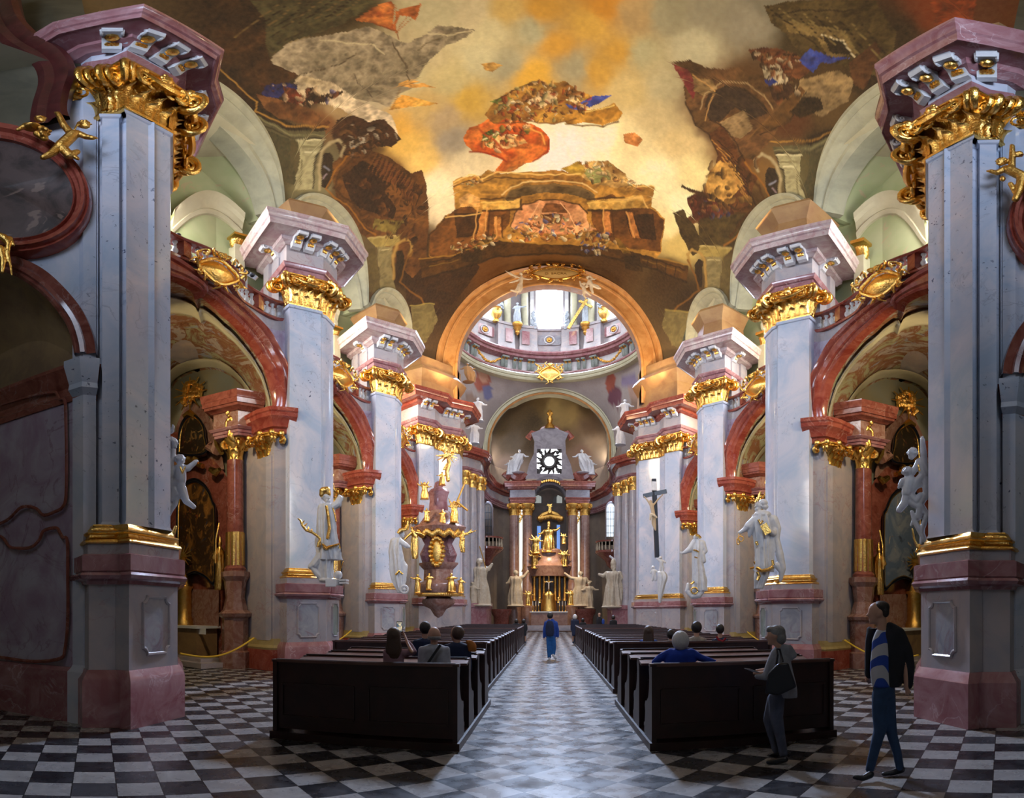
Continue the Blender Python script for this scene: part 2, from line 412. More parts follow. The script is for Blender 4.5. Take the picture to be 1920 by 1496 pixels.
# ================================================================ piers
PS = [(-8.2, 16.2), (-7.62, 15.45), (-7.375, 15.26), (-6.73, 16.09), (-6.78, 16.3), (-6.72, 16.42), (-6.72, 17.1), (-7.1, 17.7), (-8.2, 17.9)]
PE = [(-8.9, 16.6), (-7.42, 15.22), (-6.7, 16.1), (-6.7, 17.2), (-7.4, 18.0), (-8.6, 18.2)]
ORD = {1: 'second', 2: 'third', 3: 'fourth'}
def pier(side, k, label, second=False):
    TF[0] = T(side, k-1)
    r = thing('marble_pier', label, 'pier', (-7.3, 16.6, 0), 'marble piers along the nave')
    pedestal(r, PS, .06, 'pale', [((-7.2, 15.34), (-6.86, 15.78), 1.0, 2.0)] if 0 else [], pmat='grey')
    # pedestal panels on the two front faces
    e = .185
    def face(a, b, u0, u1):
        a, b = Vector(a), Vector(b); t = (b-a); n = Vector((t.y, -t.x)).normalized(); return tuple(a+t*u0+n*e), tuple(a+t*u1+n*e)
    p, q = face(PS[2], PS[3], .14, .86); panel(p, q, .98, 2.02, 'grey', r, r=.1)
    p, q = face(PS[5], PS[6], .1, .9); panel(p, q, .98, 2.02, 'green', r, r=.1)
    m = MB(); m.sweep(PS, [(-.3, ZB['gt']), (0.03, ZB['gt']), (0, ZB['gt']+.06), (0, ZB['cb']-.12), (.04, ZB['cb']-.1), (.05, ZB['cb']), (-.3, ZB['cb'])]); m.build('shaft', M['blue'], r, angle=30)
    capital(PS[1:7], ZB['cb'], ZB['ct'], parent=r)
    n1 = (.79, -.61); br = [(-7.2, 15.25, *n1), (-6.95, 15.6, *n1), (-6.7, 16.35, 1, 0), (-6.7, 16.75, 1, 0), (-7.9, 15.6, -.68, -.73), (-6.75, 16.05, .95, -.3)]
    entab(r, PE, brk=br, frz='pale', crn='palecorn')
    # side block rising from the gallery
    m = MB(); m.prism([(-8.75, 16.45), (-8.3, 15.95), (-7.45, 15.4), (-7.2, 17.4), (-8.7, 17.9)], 10.6, 14.3)
    for x, y in ((-8.55, 16.1), (-7.95, 15.62)): m.prism([(x-.22, y+.13), (x+.12, y-.17), (x+.3, y+.1), (x, y+.4)], 10.6, 14.2)
    m.build('side_pilasters', M['pale'], r, smooth=False)
    # attic scroll above
    m = MB(); m.sweep([(p[0]*1.0, p[1]) for p in [(-8.6, 16.4), (-7.4, 15.6), (-6.9, 16.2), (-6.9, 17.2), (-7.6, 17.9)]], [(-.5, 15.0), (.3, 15.0), (.35, 15.2), (.2, 15.3), (.12, 15.9), (.3, 16.15), (.42, 16.3), (.3, 16.5), (-.5, 16.5)])
    m.build('attic_scroll', M['ochre'], r, angle=30)
    MB().prism([(-8.2, 16.2), (-7.4, 15.9), (-7.1, 16.4), (-7.1, 17.0), (-7.5, 17.6), (-8.2, 17.8)], 0, 15.0).build('core', M['pale'], r, smooth=False)
    TF[0] = None
    return r
M['silver'] = plain('silvery_stucco', (.5, .54, .6), .35, (.36, .4, .46), 5)
M['altarcol'] = marble('brown_fluted_marble', (.24, .12, .09), (.34, .2, .15), (.12, .05, .04), .25, 2, 1.5, .5)
M['brownredm'] = marble('mottled_brown_marble', (.26, .11, .08), (.4, .24, .2), (.6, .5, .46), .16, 3, 2, .5)
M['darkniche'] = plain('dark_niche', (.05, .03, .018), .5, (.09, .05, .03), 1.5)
M['corpus'] = plain('pale_wooden_body', (.5, .36, .22), .5)
M['inscr'] = plain('ochre_inscription_field', (.62, .38, .12), .5); M['letters'] = plain('dull_letters', (.25, .13, .03), .5)
for nm, c_, s_ in (('daylight', (.9, .95, 1), 6), ('dimlight', (.4, .42, .4), .8), ('bluelight', (.15, .3, .7), 1.2)):
    t = NT('daylit_window_'+nm); t.col((.02, .02, .02)); t.b.inputs['Emission Color'].default_value = (*c_, 1); t.b.inputs['Emission Strength'].default_value = s_
    if nm != 'daylight':
        w_ = t.new('ShaderNodeTexBrick'); w_.inputs['Scale'].default_value = 3; t.link(t.pos, w_.inputs[0]); t.link(t.mix(w_.outputs['Fac'], c_, (.01, .01, .01)), t.b.inputs['Emission Color'])
    M[nm] = t.m
def paintmat(nm, layers, sc=1.0):
    t = NT(nm); c = None
    for i, (col, lo, hi, s_) in enumerate(layers):
        if c is None: c = t.mix(0, col, col); continue
        off = t.new('ShaderNodeVectorMath', operation='ADD'); t.link(t.pos, off.inputs[0]); off.inputs[1].default_value = (i*7.3, i*3.1, i*5.7)
        c = t.mix(t.maprange(t.noise(s_*sc, 5, .6, 1.5, off.outputs[0]), lo, hi), c, col)
    t.col(c); t.set(Roughness=.35); M[nm] = t.m
paintmat('altarpaint', [((.06, .03, .015),), ] if 0 else [((.05, .025, .012), 0, 1, 1), ((.3, .13, .03), .48, .62, 1.3), ((.5, .25, .06), .58, .68, 2.2), ((.03, .05, .1), .62, .66, 1.6), ((.32, .07, .03), .64, .68, 2.4)])
paintmat('altarpaint_r', [((.14, .2, .32), 0, 1, 1), ((.3, .34, .42), .45, .62, 1.0), ((.5, .42, .34), .62, .68, 1.7), ((.3, .12, .08), .66, .7, 2.2), ((.05, .07, .12), .6, .7, 1.2)])
paintmat('smallpaint', [((.03, .02, .012), 0, 1, 1), ((.3, .16, .05), .58, .66, 2.4), ((.12, .03, .02), .6, .66, 2)])

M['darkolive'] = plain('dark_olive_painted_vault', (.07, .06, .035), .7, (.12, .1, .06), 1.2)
M['rim'] = plain('olive_cream_stucco', (.4, .39, .28), .7, (.3, .3, .22), 1.5)
M['gablem'] = marble('dusky_lilac_marble', (.2, .17, .19), (.3, .27, .28), (.1, .06, .06), .25, 1, 1, .5)
M['yellowband'] = plain('yellow_ochre_band', (.42, .3, .1), .5, (.5, .38, .16), 3)
t = NT('slit_daylight'); t.col((.5, .5, .45)); t.b.inputs['Emission Color'].default_value = (1, .97, .85, 1); t.b.inputs['Emission Strength'].default_value = .9; M['slit'] = t.m
M['palecorn'] = marble('pale_rose_marble', (.62, .52, .5), (.46, .3, .3), (.4, .14, .14), .2, 2.2, 1.8, .6)
t = NT('added_gallery_window'); t.col((.5, .5, .5)); t.b.inputs['Emission Color'].default_value = (.75, .87, 1, 1); t.b.inputs['Emission Strength'].default_value = 7; M['gallerywin'] = t.m
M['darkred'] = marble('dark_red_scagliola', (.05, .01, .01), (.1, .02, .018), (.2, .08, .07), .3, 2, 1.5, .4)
t = NT('bright_arched_window'); t.col((.1, .1, .1)); t.b.inputs['Emission Color'].default_value = (.8, .9, 1, 1); t.b.inputs['Emission Strength'].default_value = 1.3; M['daylight2'] = t.m
# ================================================================ setting
m = MB(); m.grid([[(-18, -6, 0), (18, -6, 0)], [(-18, 36, 0), (18, 36, 0)], [(-18, 74, 0), (18, 74, 0)]]); struct(m.build('floor', M['floor'], smooth=False))

# ---- first piers (beside the camera)
S1 = [(-7.6, 6.75), (-6.42, 6.4), (-6.26, 6.42), (-6.13, 6.26), (-5.95, 6.44), (-6.04, 6.58), (-5.86, 6.62), (-5.765, 6.40), (-5.72, 7.42), (-6.1, 7.92), (-6.95, 9.02), (-8.4, 9.4)]
P1P = [(-7.6, 6.7), (-6.42, 6.30), (-6.16, 6.14), (-6.0, 6.3), (-6.03, 6.38), (-5.76, 6.42), (-5.8, 7.52), (-6.15, 7.97), (-6.95, 9.02), (-8.4, 9.4)]
E1 = [(-7.9, 6.3), (-6.3, 6.2), (-5.75, 6.4), (-5.72, 7.35), (-6.2, 7.95), (-6.5, 8.6), (-7.9, 9.9), (-9.0, 10.1)]
def first_pier(side):
    zs = [0, 2.78, 11.75, 12.85, 13.4, 14.2, 15.0, 30]
    TF[0] = T(side, 0, (zs, [0, 2.78, 11.95, 13.4, 14.0, 14.45, 15.1, 30] if side < 0 else [0, 2.68, 11.06, 12.2, 12.7, 13.2, 14.4, 29.5]))
    r = thing('marble_pier', 'nearest marble pier on the %s with octagonal stone panels above dark red plinth' % side_word(side), 'pier', (-6.4, 7.3, 0), 'marble piers along the nave')
    pedestal(r, P1P, 0, 'pale')
    panel((-5.65, 6.62), (-5.69, 7.35), 1.05, 1.98, 'grey', r, r=.11)
    panel((-6.05, 6.16), (-5.95, 6.27), 1.05, 1.98, 'grey', r, r=.04)
    MB().sweep(S1, [(-.3, 3.04), (.03, 3.04), (0, 3.1), (0, 11.63), (.035, 11.66), (.045, 11.75), (-.3, 11.75)]).build('shaft', M['blue'], r, angle=25)
    capital([(-6.45, 6.37), (-6.13, 6.26), (-5.93, 6.4), (-5.76, 6.38), (-5.72, 7.42), (-6.1, 7.92), (-6.95, 9.02), (-7.6, 9.25)], 11.75, 12.85, parent=r, lw=.34, vr=.26)
    br = [(-5.95, 6.28, .7, -.72), (-5.7, 6.5, .97, -.25), (-5.68, 6.95, 1, 0), (-5.68, 7.35, .95, .3), (-6.3, 8.3, .9, .4), (-6.7, 8.9, .72, .7), (-7.2, 9.35, .72, .7)]
    entab(r, E1, brk=br, fpath=[(-7.9, 6.55), (-6.3, 6.25), (-6.0, 6.4), (-5.76, 6.4), (-5.74, 7.35), (-6.2, 7.95), (-6.8, 8.9), (-8.4, 9.4)], oc=.88, frz='blue')
    MB().prism([(-7.6, 6.9), (-6.3, 6.7), (-5.95, 6.9), (-5.95, 7.4), (-6.3, 7.9), (-7.1, 8.9), (-8.4, 9.2)], 0, 15.0).build('core', M['pale'], r, smooth=False)
    MB().sweep([(-8.4, 6.8), (-6.4, 6.6), (-6.1, 7.4), (-6.9, 8.6), (-8.5, 9.8)], [(-.5, 15.0), (.2, 15.0), (.3, 15.2), (.12, 15.4), (.12, 16.2), (.35, 16.4), (.3, 16.8), (-.5, 16.8)]).build('attic_scroll', M['ochre'], r, angle=30)
    TF[0] = None
first_pier(-1); first_pier(1)
for side in (-1, 1):
    w = side_word(side)
    pier(side, 1, 'second marble pier on the %s, behind the tall bishop statue' % w + (' with raised arm' if side < 0 else ' holding shackles'))
    pier(side, 2, 'third marble pier on the %s, the slimmer one beyond the %s' % (w, 'statue with raised arm' if side < 0 else 'statue holding shackles'))
# ---- fourth piers: double pilasters at the crossing
def fourth_pier(side):
    TF[0] = T(side, 0)
    r = thing('marble_pier', 'double pilaster crossing pier %s' % ('behind the gilded pulpit' if side < 0 else 'carrying the large crucifix'), 'pier', (-6.5, 34.3, 0), 'marble piers along the nave')
    P = [(-8.3, 33.4), (-7.62, 32.45), (-7.4, 32.26), (-6.72, 33.1), (-6.78, 33.5), (-6.6, 34.1), (-5.5, 35.1), (-5.5, 36.2), (-6.4, 37.0)]
    pedestal(r, P, .06, 'pale')
    for a, b in (((-7.28, 32.2), (-6.66, 32.97)), ((-6.42, 34.05), (-5.55, 34.85))): panel(a, b, 1.0, 2.0, 'grey', r)
    MB().sweep(P, [(-.3, 3.04), (.03, 3.04), (0, 3.1), (0, 11.75), (-.3, 11.75)]).build('shaft', M['blue'], r, angle=25)
    capital(P[1:8], 11.75, 12.85, parent=r, lw=.42, vr=.26)
    E = [(-9, 33.4), (-7.45, 32.2), (-6.7, 33.1), (-6.6, 34.0), (-5.5, 35.0), (-5.4, 36.4), (-6.5, 37.4)]
    br = [(-7.2, 32.3, .79, -.61), (-6.9, 32.7, .79, -.61), (-6.3, 34.2, .67, -.74), (-6.0, 34.5, .67, -.74), (-5.7, 34.8, .67, -.74), (-5.45, 35.4, 1, 0)]
    entab(r, E, brk=br, frz='pale', crn='red')
    m = MB(); m.prism([(-8.75, 33.45), (-8.3, 32.95), (-7.45, 32.4), (-7.2, 34.4), (-8.7, 34.9)], 10.6, 14.3)
    for x, y in ((-8.55, 33.1), (-7.95, 32.62)): m.prism([(x-.22, y+.13), (x+.12, y-.17), (x+.3, y+.1), (x, y+.4)], 10.6, 14.2)
    m.build('side_pilasters', M['pale'], r, smooth=False)
    MB().prism([(-8.2, 33.2), (-7.4, 32.7), (-6.9, 33.5), (-6.7, 34.3), (-5.8, 35.2), (-5.9, 36.2), (-6.6, 37.0), (-9, 37)], 0, 16.3).build('core', M['pale'], r, smooth=False)
    MB().sweep([(-9, 33.4), (-7.4, 32.8), (-6.9, 33.5), (-6.0, 34.9), (-5.7, 36.2)], [(-.5, 15.0), (.3, 15.0), (.35, 15.2), (.2, 15.3), (.12, 16.1), (.35, 16.4), (.5, 16.7), (.35, 17.0), (.1, 17.1), (.1, 17.8), (-.5, 17.8)]).build('attic_scroll', M['ochre'], r, angle=30)
    TF[0] = None
fourth_pier(-1); fourth_pier(1)

# ================================================================ bays: arch wall, chapel shell, gallery
BW = [(-7.3, 8.2), (-7.9, 8.6), (-8.1, 9.8), (-8.12, 11.4), (-8.15, 13.0), (-8.1, 14.4), (-7.95, 15.2), (-7.7, 15.5), (-7.5, 15.45)]
AO = [(342, 523), (369, 530), (400, 545), (430, 566), (456, 589), (488, 620), (508, 655), (526, 693), (538, 745), (541, 773)]
AI = [(342, 548), (370, 554), (395, 572), (415, 592), (436, 610), (470, 651), (485, 675), (495, 693), (508, 738), (511, 770)]
YC = 11.5
def mirrored(pts):
    far = [Vector(p) for p in pts]; far[0].y = max(far[0].y, YC)
    near = [Vector((p.x, 2*YC-p.y, p.z)) for p in far[::-1][:-1]]
    return near+far
def smoothc(P, n):
    """Catmull-Rom resample"""
    P = [Vector(p) for p in P]; out = []
    for q in range(n+1):
        u = q/n*(len(P)-1); i = min(int(u), len(P)-2); t = u-i
        a, b, c, d = P[max(i-1, 0)], P[i], P[i+1], P[min(i+2, len(P)-1)]
        out.append(.5*((2*b)+(c-a)*t+(2*a-5*b+4*c-d)*t*t+(3*b-a-3*c+d)*t**3))
    return out
ao = smoothc(mirrored([on(BW, *p) for p in AO]), 48)
ai = smoothc(mirrored([on(BW, *p) for p in AI]), 48)
CPL = [(-16.5, 19.2), (-12.6, 17.4), (-8.6, 15.9)]
cb = smoothc([on(CPL, *p) for p in [(300, 815), (303, 780), (312, 750), (332, 715), (365, 698), (400, 693), (430, 704), (452, 723), (468, 748), (478, 775), (482, 800)]], 48)
def rail_plan(n=60):
    P = smoothc([(p[0], p[1], 0) for p in BW], n); return [(p.x, p.y) for p in P]
RP = [(-7.55, 8.2), (-8.0, 8.8), (-8.22, 9.8), (-8.22, 10.8), (-8.0, 11.6), (-7.9, 12.2), (-8.0, 12.9), (-8.2, 13.7), (-8.15, 14.5), (-7.95, 15.3), (-7.75, 15.6)]
RPs = [(p.x, p.y) for p in smoothc([(a, b, 0) for a, b in RP], 40)]
GB = [(-10.3, 7.6), (-10.3, 13.0), (-9.9, 15.2), (-8.7, 17.9)]
HP1 = ([0, 2.78, 11.3, 12, 17, 30],)*2
def archz(y, yc=12.3): 
    q = 1-((y-yc)/3.9)**2
    return 17+2.6*math.sqrt(q) if q > 0 else 17.0
def bay(side, k):
    w = side_word(side); TF[0] = T(side, k)
    root = bpy.data.objects.new('wall_%s' % w, None); COL.objects.link(root); root['kind'] = 'structure'; root['_b'] = (0, 0, 0)
    # spandrel wall between arch and gallery
    m = MB(); rows = [[], []]
    for i, p in enumerate(ao):
        rows[0].append(p); rows[1].append(Vector((p.x, p.y, 11.35)))
    m.grid(rows); m.build('spandrel_wall', M['pale'], root, smooth=False)
    # lilac inset panels in the spandrels
    for part in (range(38, 47),):
        inn = [ao[i]+Vector((.03, -.05, .35+.02*(i-38))) for i in part]; out = [Vector((ao[i].x+.03, ao[i].y, max(10.9, inn[j].z+.05) if i < 46 else 10.9)) for j, i in enumerate(part)]
        MB().grid([inn, out]).build('spandrel_inset', M['lilac'], root, smooth=False)
    N = Vector((1, 0, 0))
    pr = [(0, 0), (0, .26), (.08, .3), (.16, .3), (.2, .36), (.36, .4), (.5, .36), (.56, .28), (.66, .28), (.72, .34), (.86, .38), (.95, .3), (1, .18), (1, -.02)]
    NN = [N*(1 if 4 < i < 43 else .25+.75*min(i, 48-i)/5) for i in range(49)]
    MB().band(ai, ao, NN, pr).build('arch_moulding', M['red'], root, angle=30)
    # vault of the chapel
    rows = [[p.lerp(q, t)+Vector((0, 0, .5*math.sin(PI*t)*.4)) for p, q in zip(ai, cb)] for t in [i/8 for i in range(9)]]
    vm = MB().grid(rows).build('chapel_vault', M['chapel_fresco'], root)
    # ribs (painted stucco bands) on it
    for t0 in (.12, .8):
        r0 = [p.lerp(q, t0)+Vector((0, 0, -.02)) for p, q in zip(ai, cb)]; r1 = [p.lerp(q, t0+.13)+Vector((0, 0, -.02)) for p, q in zip(ai, cb)]
        MB().band(r0, r1, Vector((.3, -.3, -.5)).normalized(), [(0, 0), (0, .1), (.2, .16), (.5, .1), (.8, .16), (1, .1), (1, 0)]).build('vault_rib', M['cream'], root)
    # back wall of the chapel behind the altar and walls
    rows = [[Vector((p.x, p.y, 0)) for p in cb], [p for p in cb]]
    MB().grid(rows).build('chapel_back_wall', M['chapel_wall'], root, smooth=False)
    m = MB(); e = cb[-1]; s0 = cb[0]
    m.grid([[(-7.6, 15.5, z), (-8.35, 15.85, z), (e.x, e.y, z)] for z in (0, 8.4)]); m.grid([[(ai[0].x, ai[0].y, z), (s0.x, s0.y, z)] for z in (0, 8.6)])
    m.build('chapel_side_wall', M['chapel_wall'], root, smooth=False)
    # jamb pilaster with gilded capital and impost
    J = [(-9.3, 15.9), (-8.1, 15.25), (-7.85, 15.2), (-7.6, 15.4), (-7.4, 15.6)]; J2 = [(-8.55, 15.5), (-8.1, 15.25), (-7.98, 15.24), (-7.93, 15.35)]
    MB().sweep(J, [(-.3, 0), (.12, 0), (.12, .62), (-.3, .62)]).build('jamb_skirting', M['red'], root, angle=20)
    MB().sweep(J, [(-.3, .6), (.09, .6), (.12, .68), (.07, .76), (.05, .95), (-.3, .95)]).build('jamb_base', M['yellowband'], root, angle=20)
    MB().sweep(J, [(-.3, .9), (0, .9), (0, 7.3), (-.3, 7.3)]).build('jamb', M['pale'], root, angle=20)
    MB().sweep(J2, [(-.2, .9), (.07, .9), (.07, 6.5), (-.2, 6.5)]).build('jamb_pilaster', M['bone' if 0 else 'pale'], root, angle=20)
    TFs = TF[0]; capital(J2, 6.45, 7.2, name='jamb_capital', parent=root, lw=.22, vr=.13)
    MB().sweep(J, [(-.3, 7.2), (.06, 7.2), (.08, 7.35), (.16, 7.4), (.18, 7.5), (.26, 7.62), (.34, 7.7), (.36, 7.82), (.4, 7.86), (.4, 7.98), (-.3, 7.98)]).build('impost', M['red'], root, angle=30)
    # gallery floor, back wall, lunette vault
    m = MB(); P = [(x, y) for x, y in RPs]; m.prism(P+[(-8.9, 17.9), (-12, 17.9), (-12, 8.0)], 11.0, 11.28); m.build('gallery_floor', M['pale'], root, smooth=False)
    hi = 20.5
    m = MB(); m.sweep(GB, [(0, 11.2), (0, hi)], loop=False, cap=False); m.build('gallery_back_wall', M['gallery'], root, smooth=False)
    ys = [8.0+8.6*i/30 for i in range(31)]
    rim = [Vector((-8.3, y, archz(y))) for y in ys]
    def vx(z): return -8.3*math.cos(math.asin(min(1, max(0, (z-16)/10))))
    edge = [Vector((vx(p.z+.25)+.06, p.y, p.z+.27)) for p in rim]
    rows = [edge]+[[Vector((lerp(-8.3, -10.6, t), p.y, lerp(p.z, max(15.6, p.z-.5), t))) for p in rim] for t in (0, .1, .4, .7, 1)]
    MB().grid(rows).build('lunette_vault', M['gallery'], root)
    # arched pediment and small pilasters of the gallery doorway
    g0 = Vector((-10.8, 17.1, 0)); c = on(GB, 405, 440)
    m = MB(); inn = []; out = []
    for i in range(17):
        px = 322+(452-322)*i/16; s = math.sin(PI*(.08+.86*i/16)); q = on(GB, px, 455-52*s); inn.append(q); out.append(q+Vector((.0, 0, .95)))
    m.band(inn, out, Vector((.75, -.66, 0)), [(0, 0), (0, .12), (.2, .18), (.3, .12), (.45, .2), (.6, .24), (.75, .38), (1, .45), (1, 0)])
    m.build('gallery_pediment', M['cream'], root, angle=30)
    q = on(GB, 441, 470); m = MB(); m.box((q.x+.12, q.y-.15, (11.2+q.z)/2), (.5, .35, q.z-11.2), -.5); m.build('gallery_pilaster', M['cream'], root, smooth=False)
    # small gilded capital
    m = MB(); 
    for j in range(5):
        a = -.9+j*.35; leaf(m, Vector((q.x+.12+.2*math.cos(a-.6), q.y-.15+.2*math.sin(a-.6), q.z-.1)), Vector((math.cos(a-.4), math.sin(a-.4), 0)), Vector((-math.sin(a-.4), math.cos(a-.4), 0)), .2, .5, .12)
    m.box((q.x+.12, q.y-.15, q.z+.45), (.7, .5, .1), -.5); m.build('gallery_capital', M['gold'], root)
    m = MB(); m.grid([[(-10.24, 9.4, 12.5), (-10.24, 11.4, 12.5)], [(-10.24, 9.4, 15.6), (-10.24, 11.4, 15.6)]]); wn_ = m.build('window_%d' % (1+k+(3 if side > 0 else 0)), M['gallerywin'], smooth=False); struct(wn_)  # glowing pane out of view, added for sharp reflections on the opposite shafts
    # moulded rim of the lunette
    yc = 12.3; r1 = [e_+Vector((.02, 0, .12)) for e_ in edge]
    r0 = [Vector((-8.36, yc+(p.y-yc)*.93, 15.6+(p.z-15.6)*.86)) for p in rim]
    MB().band(r0, r1, Vector((1, 0, -.1)).normalized(), [(0, -.6), (0, .05), (.15, .1), (.3, .05), (.4, .14), (.62, .2), (.7, .12), (.85, .18), (1, .1), (1, -.3)]).build('lunette_rim', M['rim'], root, angle=30)
    # dark panel behind the gallery railing (organ gallery painting)
    if k == 0 and side < 0:
        fr = thing('framed_picture', 'dark picture in a thin gold frame leaning in the left gallery', 'picture', on(GB, 397, 500))
        a, b = on(GB, 372, 500), on(GB, 424, 500); n = Vector((.5, -.8, 0)).normalized()*.15; z0, z1 = 11.4, zat(462, (a-Vector((0, 0, a.z))).length)
        m = MB(); m.grid([[a+n+Vector((0, 0, z0-a.z)), b+n+Vector((0, 0, z0-b.z))], [a+n+Vector((0, 0, z1-a.z-.15)), b+n+Vector((0, 0, z1-b.z+.05))]]); m.build('canvas', M['dark'], fr, smooth=False)
        m = MB(); m.tube([a+n*1.2+Vector((0, 0, z1-a.z-.15)), b+n*1.2+Vector((0, 0, z1-b.z+.05)), b+n*1.2+Vector((0, 0, z0-b.z))], .045, 4); m.build('frame', M['gold'], fr)
    TF[0] = None
    # ---- balustrade
    TF[0] = T(side, k)
    nth = ['first', 'second', 'third'][k]
    b = thing('balustrade', '%s curved red marble balustrade with white balusters above the %s %s chapel arch' % (['nearest', 'middle', 'farthest'][k], nth, w), 'balustrade', (-8.1, 12, 11.28), 'gallery balustrades')
    MB().sweep(RPs, [(-.2, 11.28), (.14, 11.28), (.16, 11.34), (.1, 11.42), (-.12, 11.42), (-.2, 11.36)]).build('bottom_rail', M['red'], b, angle=30)
    MB().sweep(RPs, [(-.22, 11.95), (.16, 11.95), (.2, 12.0), (.16, 12.06), (.1, 12.1), (-.16, 12.1), (-.24, 12.03)]).build('top_rail', M['red'], b, angle=30)
    L = [0]
    for i in range(1, len(RPs)): L.append(L[-1]+math.dist(RPs[i], RPs[i-1]))
    nb = 34; dist = L[-1]; xs = [p[0] for p in RPs]; ysr = [p[1] for p in RPs]; first = None; post = None
    for i in range(nb):
        s = dist*(i+.5)/nb; x, y = float(np.interp(s, L, xs)), float(np.interp(s, L, ysr))
        if i % 8 == 5:
            m = MB(); m.box((x, y, 11.69), (.26, .3, .54), 0); m.build('post', M['red'], b, smooth=False); continue
        m = MB(); m.lathe((x-.03, y, 11.42), [(.07, 0), (.07, .05), (.045, .07), (.05, .1), (.085, .17), (.08, .23), (.045, .3), (.04, .34), (.055, .36), (.035, .4), (.045, .46), (.07, .49), (.07, .53)], 8)
        m.build('baluster', M['bone'], b)
    # ---- gilded cartouche on the crown of the arch
    c = ao[24]+Vector((.5, .25, .45)); cartouche(c, Vector((1, -.35, 0)).normalized(), 1.05, .72, 'gilded cartouche with scrolls on the crown of the %s %s chapel arch' % (nth, w), group='gilded arch cartouches', shield='gold')
    TF[0] = None
def cartouche(c, n, W, H, label, group=None, shield='gold', mat='gold', name='gilded_cartouche', crown=True, par=None):
    """rococo shield: domed oval field, rolled rim, C-scrolls and leaves around; n = outward normal"""
    t = Vector((-n.y, n.x, 0)).normalized(); up = n.cross(t)
    if up.z < 0: up = -up; 
    at = lambda x, z, o=0: c+t*x+up*z+n*o
    r = thing(name, label, 'ornament', c, group) if par is None else par
    m = MB(); rows = []
    for i in range(7):
        q = i/6; rows.append([at(math.cos(a)*W*.5*(1-q)*(1+.08*math.cos(4*a)), math.sin(a)*H*.5*(1-q)*(1+.06*math.cos(4*a)), .16*math.sin(q*PI/2)) for a in [2*PI*j/24 for j in range(24)]])
    m.grid(rows, close_u=True); m.build('shield' if par is None else 'cartouche_shield', M[shield], r)
    m = MB(); rim = [at(math.cos(a)*W*.53*(1+.08*math.cos(4*a)), math.sin(a)*H*.55*(1+.06*math.cos(4*a)), .06) for a in [2*PI*j/32 for j in range(33)]]
    m.tube(rim, .05*H/.7, 6, cap=False)
    rnd = random.Random(3)
    for j in range(14):
        a = 2*PI*j/14; p = at(math.cos(a)*W*.62, math.sin(a)*H*.66, .1); d = (t*math.cos(a)+up*math.sin(a)); q = n.cross(d)
        pts = [p+d*(.02+.26*H*u)*(.7+.6*((j*5) % 3)/2)+q*(.14*H*math.sin(u*3.6)*(-1)**j)+n*.1*math.sin(u*3) for u in [v/6 for v in range(7)]]
        m.tube(pts, [.07*H*(1-.85*u/6)+.008 for u in range(7)], 6)
        if j % 2: m.ell(p+d*.1, .06*H)
    for sg in (-1, 1):
        for z0, rr in ((.42, .2), (-.4, .16)):
            pts = []
            for i in range(20):
                u = i/19; a = PI/2-u*4.5; pts.append(at(sg*(W*.55+rr*H*(1-.7*u)*math.cos(a)), z0*H+rr*H*(1-.7*u)*math.sin(a), .12))
            m.tube(pts, [.07*H*(1-.6*i/19) for i in range(20)], 6)
    if crown:
        for j in range(5):
            a = PI*(.3+.1*j); p = at(0, H*.55, .12); d = t*math.cos(a)+up*math.sin(a)
            m.tube([p+d*H*.34*u+n*.06*math.sin(3*u) for u in (0, .3, .6, .85, 1)], [.03*H, .07*H, .08*H, .05*H, .01], 6)
        m.ell(at(0, H*.62, .16), .1*H)
    m.build('scrollwork' if par is None else 'cartouche_scrollwork', M[mat], r)
    return r

M['ochre_gloss'] = plain('glossy_ochre_scagliola', (.36, .23, .11), .2, (.24, .15, .09), 1.5)
t = NT('oval_figure_painting'); c = t.mix(t.maprange(t.noise(.9, 5, .6, 2), .4, .6), (.03, .015, .015), (.1, .06, .055)); c = t.mix(t.math('MULTIPLY', t.maprange(t.noise(1.3, 3, .6, 1), .6, .63), .6), c, (.3, .2, .16)); t.col(c); t.set(Roughness=.4); M['oval_paint'] = t.m
M['apsewall'] = plain('choir_wall_stucco', (.34, .26, .2), .5, (.26, .2, .17), 1)
t = NT('painted_chapel_vault')
f1 = t.noise(.55, 5, .6, 2.5); f2 = t.noise(1.4, 4, .6, 1.5)
c = t.mix(t.maprange(f1, .42, .5), (.42, .4, .24), (.3, .13, .06)); c = t.mix(t.maprange(f1, .54, .6), c, (.5, .42, .36)); c = t.mix(t.math('MULTIPLY', t.maprange(f2, .58, .66), .7), c, (.35, .42, .52))
c = t.mix(t.math('MULTIPLY', t.maprange(t.noise(2.3, 3, .6, 2), .6, .64), .8), c, (.2, .07, .03)); t.col(c); t.set(Roughness=.7); M['chapel_fresco'] = t.m
t = NT('chapel_wall_stucco'); c = t.mix(t.maprange(t.noise(.7, 4), .35, .65), (.26, .22, .13), (.22, .23, .2)); t.col(c); t.set(Roughness=.5); M['chapel_wall'] = t.m
t = NT('green_gallery_stucco'); f = t.noise(1.1, 4, .6, 1.8)
c = t.mix(t.maprange(t.noise(.5, 3), .35, .65), (.34, .4, .2), (.46, .48, .28)); c = t.mix(t.math('MULTIPLY', t.maprange(f, .62, .66), .5), c, (.55, .36, .25)); t.col(c); t.set(Roughness=.75); M['gallery'] = t.m
for side in (-1, 1):
    for k in range(3): bay(side, k)
